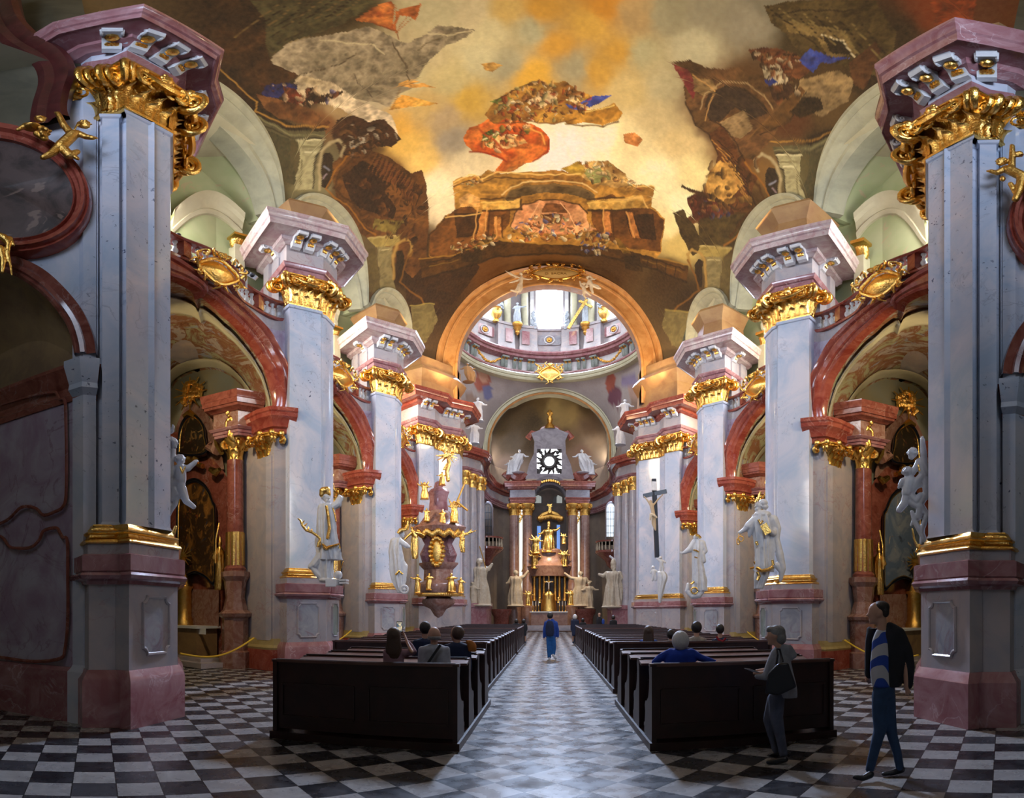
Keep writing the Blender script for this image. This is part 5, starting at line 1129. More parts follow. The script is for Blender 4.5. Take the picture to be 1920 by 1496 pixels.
g_ = Fig(15.5); sc = [(558, 972), (563, 975), (567, 985), (574, 994), (585, 998), (594, 1004), (600, 1010), (598, 1020), (596, 1026)]
g_.m.tube([g_.p(*q) for q in sc], [g_.r(q) for q in (1, 2, 2.6, 2.6, 2.6, 2.6, 2.5, 4, 3)], 8)
for x, y, x1, y1 in ((566, 982, 571, 976), (570, 988, 576, 981), (577, 993, 578, 987), (583, 996, 584, 991)): g_.m.tube([g_.p(x, y), g_.p(x+2, y-3), g_.p(x1, y1)], [g_.r(2), g_.r(1.6), g_.r(.7)], 6)
g_.m.build('crozier_scroll', M['gold'], r)
g_ = Fig(15.7); g_.ell(634, 1078, 8, 8); g_.m.build('stone_globe', M['bone'], r)
g_ = Fig(15.7); g_.m.box(g_.p(620, 1093), (.28, .3, .2), .4); g_.m.box(g_.p(633, 1092), (.12, .3, .16), -.3); g_.m.box(g_.p(645, 1088), (.2, .3, .05), .1); g_.m.box(g_.p(645, 1093), (.2, .3, .05), .1); g_.m.build('stone_books', M['bone'], r, smooth=False)
g_ = Fig(15.7); g_.m.tube([g_.p(637, 1072), g_.p(644, 1052)], .015, 6); g_.m.build('gilded_rod', M['gold'], r)

f = Fig(16.3)   # saint with shackles
r = root_for('bishop_statue', 'white statue of a turbaned saint with gilded book, shackles hanging from one hand', 'statue', f, 1428, 1100)
f.robe([(1428, 965, 16), (1430, 985, 21), (1432, 1010, 19), (1432, 1040, 18), (1432, 1062, 20), (1432, 1072, 19)], 9, .24, .75, seed=4)
f.robe([(1430, 1060, 14), (1428, 1078, 15), (1424, 1095, 11), (1422, 1104, 9)], 7, .12, .7, seed=5)
f.chain([(1450, 975, 10), (1458, 990, 7), (1456, 1010, 6), (1462, 1040, 8), (1468, 1065, 6), (1464, 1085, 4)]); f.chain([(1458, 1060, 7), (1465, 1072, 5), (1463, 1088, 3)])
f.head(1424, 949, 9, (-.8, .5), beard=True); f.ell(1431, 943, 9, 8); f.ell(1434, 950, 7, 6); f.ell(1430, 965, 17, 9, rd=12)
f.chain([(1416, 975, 9), (1404, 987, 9), (1396, 993, 5), (1388, 998, 3)]); f.chain([(1408, 988, 8), (1405, 1005, 3)]); f.hand(1390, 996, -.8, .5, 8)
f.chain([(1444, 978, 9), (1452, 990, 7), (1450, 1000, 6, -.1), (1444, 996, 4, -.25)]); f.hand(1446, 996, -.8, 0, 9, o=-.25)
f.done('figure', 'bone', r)
g_ = Fig(16.0)
for P, w in (([(1418, 1064), (1428, 1070), (1440, 1068), (1450, 1062)], 3.4), ([(1420, 1072), (1424, 1080), (1420, 1088)], 3), ([(1418, 1015), (1420, 1022)], 3), ([(1422, 974), (1426, 982), (1430, 976)], 2.5), ([(1420, 940), (1424, 928), (1426, 922)], 2.6), ([(1416, 942), (1420, 934), (1428, 930)], 2.4), ([(1448, 1050), (1450, 1060)], 2.6)):
    g_.m.tube([g_.p(x, y) for x, y in P], g_.r(w), 8)
pieces(g_.m, 'gilded_trim', M['gold'], r)
g_ = Fig(15.95); c = g_.p(1436, 992); g_.m.box(c, (.2, .06, .3), -.4, Matrix.Rotation(-.5, 3, 'Y')); g_.m.build('gilded_book', M['gold'], r, smooth=False)
g_ = Fig(16.2)
for cx_, cy_, a, b in ((1389, 1010, 5, 5), (1384, 1015, 2.5, 6)): g_.m.tube([g_.p(cx_+a*math.cos(t_), cy_+b*math.sin(t_)) for t_ in [2*PI*i/16 for i in range(17)]], g_.r(1.1), 6, cap=False)
g_.m.tube([g_.p(1388, 1000), g_.p(1388, 1005)], g_.r(.7), 5); g_.m.tube([g_.p(1385, 1000), g_.p(1384, 1009)], g_.r(.7), 5); pieces(g_.m, 'shackles', M['dgold'], r)
g_ = Fig(16.3); g_.m.tube([g_.p(1406, 1066), g_.p(1418, 1063)], .03, 6); g_.m.tube([g_.p(1416, 1052), g_.p(1420, 1062), g_.p(1418, 1088)], .06, 6); pieces(g_.m, 'gilded_attribute', M['gold'], r)

f = Fig(23.8)   # monk-like statue in mantle
r = root_for('mantled_saint_statue', 'white mantled saint statue with gilded flame headdress and a wheel at the feet', 'statue', f, 750, 1110)
f.robe([(745, 1008, 8), (742, 1025, 12), (744, 1045, 14), (746, 1070, 14), (748, 1095, 11), (752, 1112, 7)], 8, .3, .7, seed=7)
f.chain([(738, 1015, 7), (733, 1035, 5), (734, 1050, 4)]); f.chain([(750, 1015, 6), (762, 1023, 5), (766, 1025, 3)]); f.hand(764, 1024, 1, .2, 6); f.chain([(752, 1050, 5), (760, 1062, 5), (760, 1080, 3)]); f.head(753, 1001, 6, (.7, .5))
f.done('figure', 'bone', r)
g_ = Fig(23.6); g_.m.tube([g_.p(x, y) for x, y in ((746, 1000), (750, 994), (760, 992), (764, 985), (765, 976))], [g_.r(q) for q in (3, 4, 4, 3, 1)], 8); g_.m.tube([g_.p(742, 1078), g_.p(748, 1070), g_.p(755, 1076)], g_.r(2), 6); pieces(g_.m, 'gilded_headdress', M['gold'], r)
g_ = Fig(23.6); c = [(758+7*math.cos(t_), 1105+7*math.sin(t_)) for t_ in [2*PI*i/18 for i in range(19)]]; g_.m.tube([g_.p(*q) for q in c], g_.r(2), 6, cap=False); g_.ell(758, 1105, 3, 3)
for t_ in range(6): g_.m.tube([g_.p(758, 1105), g_.p(758+7*math.cos(t_), 1105+7*math.sin(t_))], g_.r(.8), 5)
g_.m.build('stone_wheel', M['bone'], r)
f = Fig(23.6)   # woman with lion
r = root_for('crowned_saint_statue', 'white statue of a crowned saint stretching out one hand, sunburst shield at the feet', 'statue', f, 1312, 1110)
f.robe([(1309, 1012, 8), (1309, 1030, 12), (1308, 1050, 11), (1310, 1070, 12), (1312, 1090, 14), (1313, 1108, 13)], 8, .26, .7, seed=8)
f.chain([(1302, 1016, 6), (1293, 1030, 6), (1285, 1035, 4), (1279, 1037, 2)]); f.hand(1281, 1036, -1, 0, 7); f.chain([(1317, 1018, 6), (1323, 1033, 4), (1316, 1040, 4)]); f.chain([(1316, 1038, 6), (1320, 1052, 4)]); f.head(1305, 1008, 5.5, (-.8, .4))
f.chain([(1290, 1095, 3), (1288, 1108, 4), (1298, 1118, 5), (1310, 1116, 6), (1318, 1106, 5)]); f.ell(1302, 1104, 6, 8)
f.done('figure', 'bone', r)
g_ = Fig(23.4); g_.m.tube([g_.p(x, y) for x, y in ((1304, 1003), (1310, 1004), (1314, 1009))], g_.r(2.5), 6); g_.m.tube([g_.p(1300, 1031), g_.p(1306, 1032), g_.p(1310, 1035)], g_.r(1.5), 6); g_.m.tube([g_.p(1302, 1044), g_.p(1308, 1046)], g_.r(1.2), 6)
g_.m.tube([g_.p(1302+6*math.cos(t_), 1107+6*math.sin(t_)) for t_ in [2*PI*i/14 for i in range(15)]], g_.r(1.5), 6, cap=False); g_.m.tube([g_.p(1296, 1095), g_.p(1302, 1090)], g_.r(2), 6); pieces(g_.m, 'gilded_crown_and_sun', M['gold'], r)

# ---------------------------------------------------------------- putti and rocaille beside the first piers
def putto(f, x, y, s_, pose, m=None, face=(-1, .4)):
    """chubby child: (x,y) chest, s_ head radius px; pose: arms/legs end offsets in units of s_"""
    f.head(x+pose['h'][0]*s_, y+pose['h'][1]*s_, s_*1.2, face, m=m, hair=(m or f.m))
    hx, hy = x+pose['hip'][0]*s_, y+pose['hip'][1]*s_
    f.chain([(x, y, s_*1.25), ((x+hx)/2, (y+hy)/2, s_*1.3), (hx, hy, s_*1.3)], m); 
    for e, w in ((pose['a1'], 0), (pose['a2'], 1)):
        f.chain([(x+(-.5+w)*s_, y-.3*s_, s_*.8)]+[(x+q[0]*s_, y+q[1]*s_, s_*(.7-.16*i)) for i, q in enumerate(e)], m); q = e[-1]; p_ = e[-2] if len(e) > 1 else (0, 0)
        f.hand(x+q[0]*s_, y+q[1]*s_, q[0]-p_[0]+.01, q[1]-p_[1]+.01, s_*1.0, m)
    for e in (pose['l1'], pose['l2']):
        f.chain([(hx, hy, s_*1.05)]+[(x+q[0]*s_, y+q[1]*s_, s_*(.92-.2*i)) for i, q in enumerate(e)], m)
f = Fig(10.2)
r = root_for('putto_group', 'white stucco putti and rocaille scrolls climbing the right edge of the nearest left pier', 'sculpture', f, 320, 900)
putto(f, 338, 880, 9, dict(h=(0, -1.8), hip=(0, 2.2), a1=[(-1.5, .4), (-2.3, 1.6)], a2=[(1.6, -.2), (3.0, -1.4)], l1=[(.2, 4.2), (1.2, 6.6), (2.8, 7.8)], l2=[(-1.6, 3.2), (-2.6, 5)]), face=(.3, .8))
putto(f, 316, 868, 8.5, dict(h=(.9, -4.4), hip=(0, 2.5), a1=[(-.8, -1), (.2, -2.2)], a2=[(.9, -1.5), (1.1, -2.8)], l1=[(.6, 4.6), (1.8, 7)], l2=[(-.5, 5), (.3, 8)]), face=(.7, .3))
f.chain([(309, 820, 5), (312, 812, 6), (322, 808, 5), (325, 800, 3), (324, 797, 2)]); f.chain([(312, 850, 7), (315, 835, 6), (310, 822, 5)])
for P in ([(315, 905, 8), (325, 920, 8), (318, 935, 7), (330, 925, 5), (336, 932, 4)], [(310, 930, 6), (318, 950, 6), (312, 970, 5), (308, 985, 5)], [(335, 925, 4), (328, 945, 5), (318, 960, 5), (312, 978, 4), (314, 992, 4)], [(345, 915, 5), (352, 938, 3.5), (365, 950, 1.5)], [(312, 895, 6), (308, 910, 6), (312, 925, 6)]): f.chain(P)
f.done('figures', 'bone', r)
g_ = Fig(10.0); g_.chain([(329, 988, 3), (326, 998, 4), (320, 1004, 4), (323, 1010, 2)]); g_.chain([(338, 876, 1.6), (342, 886, 2), (347, 876, 1.5)]); g_.m.build('gilded_leaves', M['gold'], r)
f = Fig(9.9)
r = root_for('putto_group', 'white putto with raised arm above a second putto at the nearest right pier', 'sculpture', f, 1725, 900)
putto(f, 1728, 868, 9, dict(h=(-1.9, -1.9), hip=(.8, 2.2), a1=[(-1.3, 1.2), (-2.2, 2.6)], a2=[(.4, -2.2), (.2, -4.8)], l1=[(-1, 4), (-2, 6)], l2=[(1, 4.5), (1, 7)]), face=(-.6, .7))
putto(f, 1706, 902, 9, dict(h=(-.4, -1.6), hip=(-.5, 2.4), a1=[(-1.5, 0), (-2, .8)], a2=[(1.4, 1.0), (2.8, .6)], l1=[(-1, 4.4), (-2.2, 6)], l2=[(1.2, 4.2), (2.2, 3)]), face=(-.2, -.9))
for P in ([(1700, 935, 6), (1712, 945, 7), (1725, 950, 7), (1722, 970, 6), (1712, 965, 3)], [(1710, 960, 4), (1716, 980, 5), (1728, 1000, 6), (1735, 1015, 5)], [(1735, 930, 7), (1726, 945, 6), (1738, 965, 6), (1730, 990, 5), (1728, 1018, 4)], [(1712, 975, 3), (1708, 985, 2)]): f.chain(P)
f.done('figures', 'bone', r)
g_ = Fig(9.7); g_.chain([(1711, 992, 1.6), (1714, 1010, 2), (1722, 1028, 3)]); g_.chain([(1718, 1034, 2), (1724, 1022, 3)]); g_.chain([(1722, 872, 1.5), (1724, 882, 2)]); g_.m.build('gilded_leaves', M['gold'], r)
# gilded putti on the oval frame
f = Fig(8.3)
r = root_for('gilded_putti', 'two gilded putti with a rose cartouche perched on the left oval picture frame', 'sculpture', f, 100, 250)
putto(f, 137, 252, 11, dict(h=(1.9, -1.6), hip=(-2.1, 2.0), a1=[(-1.6, -1.6), (-2.6, -3.6)], a2=[(2.2, .4), (3.4, .6)], l1=[(-3.6, 3.2), (-5.0, 3.9)], l2=[(-.6, 3.6), (.6, 3.0)]), face=(.9, .4))
f.wing(140, 243, 146, 228, 12); f.chain([(120, 280, 7), (135, 290, 7), (146, 298, 4)])
f.head(76, 224, 12, (.7, .5), hair=f.m); f.ell(60, 238, 18, 8); f.chain([(50, 235, 9), (34, 243, 5)])
for j in range(9): a = j*.7; f.ell(84+(9-.6*j)*math.cos(a), 246+(9-.6*j)*math.sin(a), 5, 5, o=-.03*j)
f.chain([(70, 250, 9), (84, 260, 8), (78, 240, 8)]); f.done('figures', 'dgold', r)
f = Fig(8.4)
r = root_for('gilded_putti', 'gilded putto diving from behind the right oval picture frame', 'sculpture', f, 1900, 300)
putto(f, 1892, 318, 10, dict(h=(-1.4, -1.4), hip=(2.4, 1.2), a1=[(-2.2, .6), (-3.4, .3)], a2=[(.6, -2.4), (.6, -4.4)], l1=[(2.0, 3.6), (1.2, 5.6)], l2=[(4, 2.6), (5, 4.4)]), face=(-.8, .5))
f.head(1910, 290, 9, (-.4, .6), hair=f.m); f.ell(1880, 335, 6, 9); f.chain([(1895, 345, 6), (1902, 362, 4)]); f.done('figures', 'dgold', r)
f = Fig(8.6); r = root_for('gilded_leaf_ornament', 'gilded acanthus ornament hanging between the left oval picture and the arch', 'ornament', f, 10, 480)
f.chain([(-6, 440, 8), (6, 445, 9), (16, 455, 7), (14, 475, 5), (20, 500, 3), (22, 515, 2)]); f.chain([(6, 445, 6), (20, 446, 4), (26, 460, 3)]); f.chain([(0, 465, 8), (6, 490, 7), (4, 510, 4)]); f.done('leaves', 'gold', r)
# ================================================================ pews
def pew_proto(x0, x1, y, top, label, grp, last=False, lit=True, side=1):
    """back rest faces the camera (towards -y); side = +1 when the aisle is at the low-x end"""
    r = thing('pew', label, 'pew', ((x0+x1)/2, y, 0), grp)
    m = MB(); m.box(((x0+x1)/2, y, (top+.1)/2+.03), (x1-x0, .045, top-.12)); 
    n = max(2, round((x1-x0)/1.15)); w = (x1-x0)/n
    for i in range(n):
        a, b = x0+i*w+.1, x0+(i+1)*w-.1
        for q in ((a, b, .30, .33), (a, b, top-.33, top-.30)): m.box(((q[0]+q[1])/2, y-.03, (q[2]+q[3])/2), (q[1]-q[0], .03, .03))
        for q in (a, b): m.box((q, y-.03, top/2), (.03, .03, top-.63))
    m.build('backrest', M['wood'], r, smooth=False)
    if last: m = MB(); m.box(((x0+x1)/2, y, top-.005), (x1-x0+.1, .11, .035)); m.build('cap_rail', M['woodtop'], r, smooth=False)
    else:
        m = MB(); m.add([(x0-.03, y-.24, top-.05), (x1+.03, y-.24, top-.05), (x1+.03, y+.05, top+.01), (x0-.03, y+.05, top+.01), (x0-.03, y-.24, top-.08), (x1+.03, y-.24, top-.08), (x1+.03, y+.05, top-.03), (x0-.03, y+.05, top-.03)],
                        [(0, 1, 2, 3), (7, 6, 5, 4), (0, 4, 5, 1), (1, 5, 6, 2), (2, 6, 7, 3), (3, 7, 4, 0)]); m.build('book_ledge', M['woodtop'], r, smooth=False)
    m = MB(); m.box(((x0+x1)/2, y+.25, .47), (x1-x0, .38, .035)); m.build('seat', M['woodtop'], r, smooth=False)
    pr = [(-.06, .1), (.46, .1), (.5, .16), (.46, .3), (.43, .42), (.46, .5), (.42, .56), (.3, .58), (.2, .64), (.14, .76), (.12, .9), (.15, 1.0), (.12, top), (-.06, top)]
    for xe in (x0, x1):
        m = MB(); k = len(pr); m.add([(xe+s_*.03, y+a, z) for s_ in (-1, 1) for a, z in pr], [(i, (i+1) % k, k+(i+1) % k, k+i) for i in range(k)]+[tuple(range(k))[::-1], tuple(range(k, 2*k))]); m.build('end_panel', M['wood'], r, smooth=False)
    m = MB(); m.box(((x0+x1)/2, y+.62, .2), (x1-x0, .2, .05)); m.build('kneeler', M['wood'], r, smooth=False)
    return r
def block(x0, x1, y0, n, sp, top, w, where, nth):
    b = thing('pew_platform', 'dark wooden platform under the %s %s pew block' % (where, w), 'platform', ((x0+x1)/2, y0, 0), 'pew platforms')
    m = MB(); m.box(((x0+x1)/2, y0+sp*(n-.35)/2-.04, .05), (x1-x0+.12, sp*(n-.35)+.12, .1)); m.build('boards', M['wood'], b, smooth=False)
    pos = {0: 'rearmost pew with the full panelled back, %s %s block', n-1: 'foremost pew of the %s %s block'}
    grp = 'pews of the %s %s block' % (where, w)
    first = None
    for i in range(n):
        lab = (pos.get(i) or nth(i)+' pew from the rear in the %s %s block') % (where, w)
        if i < 2: p = pew_proto(x0, x1, y0+sp*i, top, lab, grp, last=(i == 0)); first = p
        else:
            p = copytree(first); p.location = ((x0+x1)/2, y0+sp*i, 0); p['label'] = lab; p['group'] = grp
ORDN = ['', 'second', 'third', 'fourth', 'fifth', 'sixth', 'seventh', 'eighth', 'ninth', 'tenth', 'eleventh', 'twelfth']
for s_, w, xa, xb in ((-1, 'left', -1.14, -3.56), (1, 'right', 1.27, 3.68)):
    block(min(xa, xb), max(xa, xb), 6.97, 4, 1.0, 1.07, w, 'near', lambda i: ORDN[i])
for w, xa, xb in (('left', -1.37, -4.75), ('right', 1.4, 4.9)):
    block(min(xa, xb), max(xa, xb), 12.2, 11, 1.0, 1.08, w, 'middle', lambda i: ORDN[i])
    block(min(xa, xb), max(xa, xb), 24.0, 9, 1.05, 1.08, w, 'far', lambda i: ORDN[i])

# ================================================================ people
for n_, c_ in (('black', (.012, .012, .018)), ('navy', (.012, .02, .06)), ('clothblue', (.015, .06, .32)), ('brightblue', (.01, .05, .42)), ('white', (.42, .42, .47)), ('pinkc', (.36, .2, .24)), ('orange', (.5, .16, .02)), ('jeans', (.03, .07, .16)), ('jeans2', (.012, .11, .36)), ('greyjeans', (.1, .11, .16)),
               ('greyhood', (.34, .34, .38)), ('beige', (.34, .28, .22)), ('brown', (.16, .1, .06)), ('redc', (.4, .02, .03))): M[n_] = cloth('cloth_'+n_, c_)
M['hairdark'] = plain('dark_hair', (.015, .01, .009), .5, bump=.4, bsc=60); M['hairbrown'] = plain('brown_hair', (.06, .03, .018), .5, bump=.4, bsc=60); M['hairgrey'] = plain('grey_hair', (.22, .21, .21), .6, bump=.4, bsc=60)
M['hairwhite'] = plain('white_hair', (.62, .6, .6), .6, bump=.3, bsc=60); M['leather'] = plain('black_leather', (.01, .012, .02), .35)
t = NT('patterned_shirt'); w_ = t.new('ShaderNodeTexWave', bands_direction='DIAGONAL'); w_.inputs['Scale'].default_value = 2.6; w_.inputs['Distortion'].default_value = 6; t.link(t.pos, w_.inputs[0]); c = t.mix(t.math('GREATER_THAN', w_.outputs['Fac'], .52), (.5, .48, .5), (.02, .06, .34)); t.col(c); t.set(Roughness=.8); M['shirt'] = t.m

def person(label, f, x, y): return root_for('person', label, 'person', f, x, y)
# --- man walking on the right
f = Fig(5.72); r = thing('person', 'man in open black jacket, blue and white shirt and jeans walking on the right', 'person', (3.13, 4.8, 0))
f.head(1645, 1149, 18.5, (-.9, .35)); f.cap(1652, 1162, 1656, 1184, 10.5, 11); f.chain([(1657, 1190, 8), (1660, 1240, 9), (1660, 1280, 9)]); f.chain([(1653, 1300, 7), (1650, 1365, 5), (1634, 1440, 4)]); f.chain([(1662, 1300, 7, .08), (1670, 1360, 5, .08), (1686, 1432, 4, .06)])
f.chain([(1678, 1192, 9), (1699, 1245, 7), (1700, 1290, 5)]); f.hand(1700, 1292, 0, 1, 15, curl=.6); f.chain([(1640, 1195, 7, .15), (1632, 1240, 6, .15), (1626, 1275, 5, .1)]); f.hand(1627, 1272, .5, 1, 13, o=.1)
f.done('body', 'skin', r, .014, 1)
g_ = Fig(5.72); g_.robe([(1656, 1180, 13), (1654, 1200, 19), (1654, 1215, 20), (1652, 1255, 21), (1654, 1288, 19)], 7, .03, .8, seed=3); g_.done('shirt', 'shirt', r, .016)
g_ = Fig(5.74); g_.chain([(1668, 1172, 7, -.05), (1678, 1178, 8), (1664, 1178, 7, .1), (1648, 1180, 6, .12)]); g_.robe([(1668, 1174, 13), (1672, 1190, 22), (1676, 1230, 22), (1674, 1262, 20), (1672, 1288, 17)], 8, .05, .85, seed=5)
g_.chain([(1684, 1188, 14), (1700, 1220, 12), (1705, 1250, 11), (1704, 1285, 8)]); g_.robe([(1638, 1178, 7), (1631, 1196, 9), (1628, 1240, 7), (1628, 1272, 6)], 5, .1, 1, o=.08, seed=6); g_.chain([(1630, 1180, 6, .1), (1627, 1215, 6, .1), (1626, 1262, 6, .1)])
g_.done('jacket', 'black', r, .018)
g_ = Fig(5.74); g_.robe([(1656, 1278, 19), (1658, 1292, 21), (1657, 1305, 19)], 6, .03, .75); g_.chain([(1650, 1302, 16), (1648, 1335, 14), (1650, 1368, 12.5), (1640, 1405, 10.5), (1631, 1442, 9)]); g_.chain([(1664, 1302, 16, .08), (1668, 1345, 13, .08), (1672, 1375, 11, .08), (1682, 1410, 9, .06), (1687, 1437, 8.5, .05)]); g_.done('jeans', 'jeans', r, .018)
for P in ([(1632, 1452, 8, 0), (1618, 1459, 6.5, -.03), (1602, 1457, 4.5, -.06)], [(1690, 1442, 8, .08), (1674, 1448, 6.5, .05), (1656, 1451, 4.5, .02)]): g_ = Fig(5.66 if P[0][0] < 1650 else 5.82); g_.chain(P); g_.done('shoe', 'leather', r, .014)
g_ = Fig(5.72); g_.ell(1652, 1138, 17, 12, rd=15); g_.ell(1660, 1147, 8, 11, rd=14.5); g_.done('cropped_hair', 'hairdark', r, .014)
# --- standing woman with bag
f = Fig(6.42); r = thing('person', 'grey-haired woman in a light hooded jacket reading a leaflet', 'person', (2.5, 5.9, 0))
f.head(1453, 1192, 15.5, (-.95, .1)); f.cap(1458, 1202, 1462, 1216, 8, 8); f.chain([(1463, 1222, 7), (1466, 1260, 9), (1462, 1295, 8)]); f.chain([(1456, 1310, 7), (1456, 1360, 6), (1467, 1408, 4)]); f.chain([(1452, 1312, 7, .1), (1441, 1352, 4, .1), (1453, 1402, 3, .1)])
f.chain([(1460, 1225, 7), (1446, 1262, 6), (1420, 1262, 4)]); f.hand(1420, 1262, -1, -.1, 10); f.chain([(1462, 1225, 6, .12), (1440, 1256, 5, .12), (1424, 1257, 4, .1)]); f.hand(1424, 1256, -1, 0, 9, o=.08); f.done('body', 'skin', r, .014, 1)
g_ = Fig(6.42); g_.robe([(1462, 1212, 10), (1463, 1235, 19), (1468, 1265, 21), (1475, 1290, 20), (1478, 1308, 18)], 8, .05, .7, seed=9); g_.chain([(1455, 1225, 11), (1444, 1250, 10), (1436, 1268, 8), (1420, 1268, 6)]); g_.chain([(1462, 1214, 8), (1478, 1216, 9), (1487, 1228, 8), (1478, 1232, 8)]); g_.chain([(1456, 1222, 9, .1), (1440, 1258, 6, .12), (1430, 1258, 5, .12)]); g_.done('hooded_jacket', 'greyhood', r, .018)
g_ = Fig(6.42); g_.chain([(1456, 1308, 16), (1456, 1345, 13), (1463, 1380, 10), (1469, 1414, 8.5)]); g_.chain([(1452, 1312, 15, .1), (1440, 1350, 10, .1), (1449, 1385, 8, .1), (1454, 1406, 7, .1)]); g_.done('jeans', 'greyjeans', r, .018)
for P, d_ in (([(1472, 1423, 7), (1456, 1427, 6), (1440, 1429, 4.5)], 6.35), ([(1456, 1413, 6), (1446, 1416, 5), (1441, 1418, 4)], 6.75)): g_ = Fig(d_); g_.chain(P); g_.done('shoe', 'leather', r, .014)
g_ = Fig(6.42); g_.ell(1457, 1185, 16.5, 14, rd=14.5); g_.ell(1464, 1196, 11, 13, rd=14); g_.ell(1444, 1180, 8, 7, rd=11); g_.done('hair', 'hairgrey', r, .014)
g_ = Fig(6.25); b = thing('shoulder_bag', 'large dark leather shoulder bag hanging on the grey-haired woman', 'bag', g_.p(1463, 1290)); 
g_.m.add([g_.p(x, y, o) for o in (-.1, .04) for x, y in ((1440, 1262), (1458, 1244), (1478, 1242), (1494, 1288), (1460, 1304), (1434, 1300))], [(i, (i+1) % 6, 6+(i+1) % 6, 6+i) for i in range(6)]+[(5, 4, 3, 2, 1, 0), (6, 7, 8, 9, 10, 11)]); o_ = g_.m.build('bag_body', M['leather'], b, angle=30); bv = o_.modifiers.new('b', 'BEVEL'); bv.width = .02; bv.segments = 2
g_ = Fig(6.25); g_.m.tube([g_.p(x, y, q) for x, y, q in ((1455, 1250, 0), (1458, 1228, 0), (1456, 1217, .1), (1462, 1217, .12), (1468, 1240, .02))], .012, 6); g_.m.build('strap', M['leather'], b)
g_ = Fig(6.3); g_.m.box(g_.p(1410, 1257), (.14, .1, .008), .3, Matrix.Rotation(.35, 3, 'Y')); tag(g_.m.build('leaflet', M['white'], smooth=False), 'folded white leaflet in the hands of the grey-haired woman', 'leaflet')
# --- man walking down the aisle
f = Fig(21.3); r = thing('person', 'man in blue jacket and jeans with a dark backpack walking up the centre aisle', 'person', (.04, 21.3, 0))
f.head(1031.5, 1156, 6, (.3, -.9)); f.chain([(1032, 1158, 3), (1032, 1175, 7), (1033, 1192, 6)]); f.chain([(1030, 1195, 4), (1029, 1215, 3), (1029, 1232, 2)]); f.chain([(1036, 1195, 4), (1038, 1214, 3), (1037, 1228, 2)]); f.hand(1020, 1196, 0, 1, 4); f.hand(1046, 1194, 0, 1, 4); f.cap(1022, 1180, 1020, 1196, 2, 1.5); f.cap(1044, 1180, 1046, 1194, 2, 1.5); f.done('body', 'skin', r, .025)
g_ = Fig(21.3); g_.robe([(1033, 1160, 5), (1033, 1168, 10), (1033, 1180, 10.5), (1033, 1196, 9)], 6, .05, .6); g_.chain([(1024, 1168, 4), (1021, 1180, 3.4), (1020, 1194, 2.6)]); g_.chain([(1042, 1168, 4), (1045, 1180, 3.4), (1046, 1193, 2.6)]); g_.done('jacket', 'clothblue', r, .025)
g_ = Fig(21.3); g_.robe([(1033, 1192, 8.5), (1033, 1200, 9)], 5, .02, .7); g_.chain([(1029, 1198, 5), (1029, 1215, 4.2), (1030, 1232, 3.6)]); g_.chain([(1037, 1198, 5), (1039, 1212, 4.2), (1038, 1226, 3.2)]); g_.done('jeans', 'jeans2', r, .025)
g_ = Fig(21.3); g_.ell(1031.3, 1154, 5.9, 6.3, o=-.02); g_.done('hair', 'hairdark', r, .02)
for P in ([(1030, 1234, 2.4, 0), (1030, 1236, 2, -.1)], [(1037, 1228, 2.4, 0), (1042, 1234, 2.4, -.1)]): g_ = Fig(21.2); g_.chain(P); g_.done('shoe', 'white', r, .02)
g_ = Fig(21.05); b = thing('backpack', 'dark backpack on the back of the man in the aisle', 'backpack', g_.p(1031, 1190)); g_.robe([(1031, 1164, 5), (1031, 1172, 7.5), (1031, 1186, 8), (1031, 1193, 6)], 4, .03, .6); g_.done('pack', 'navy', b, .025)
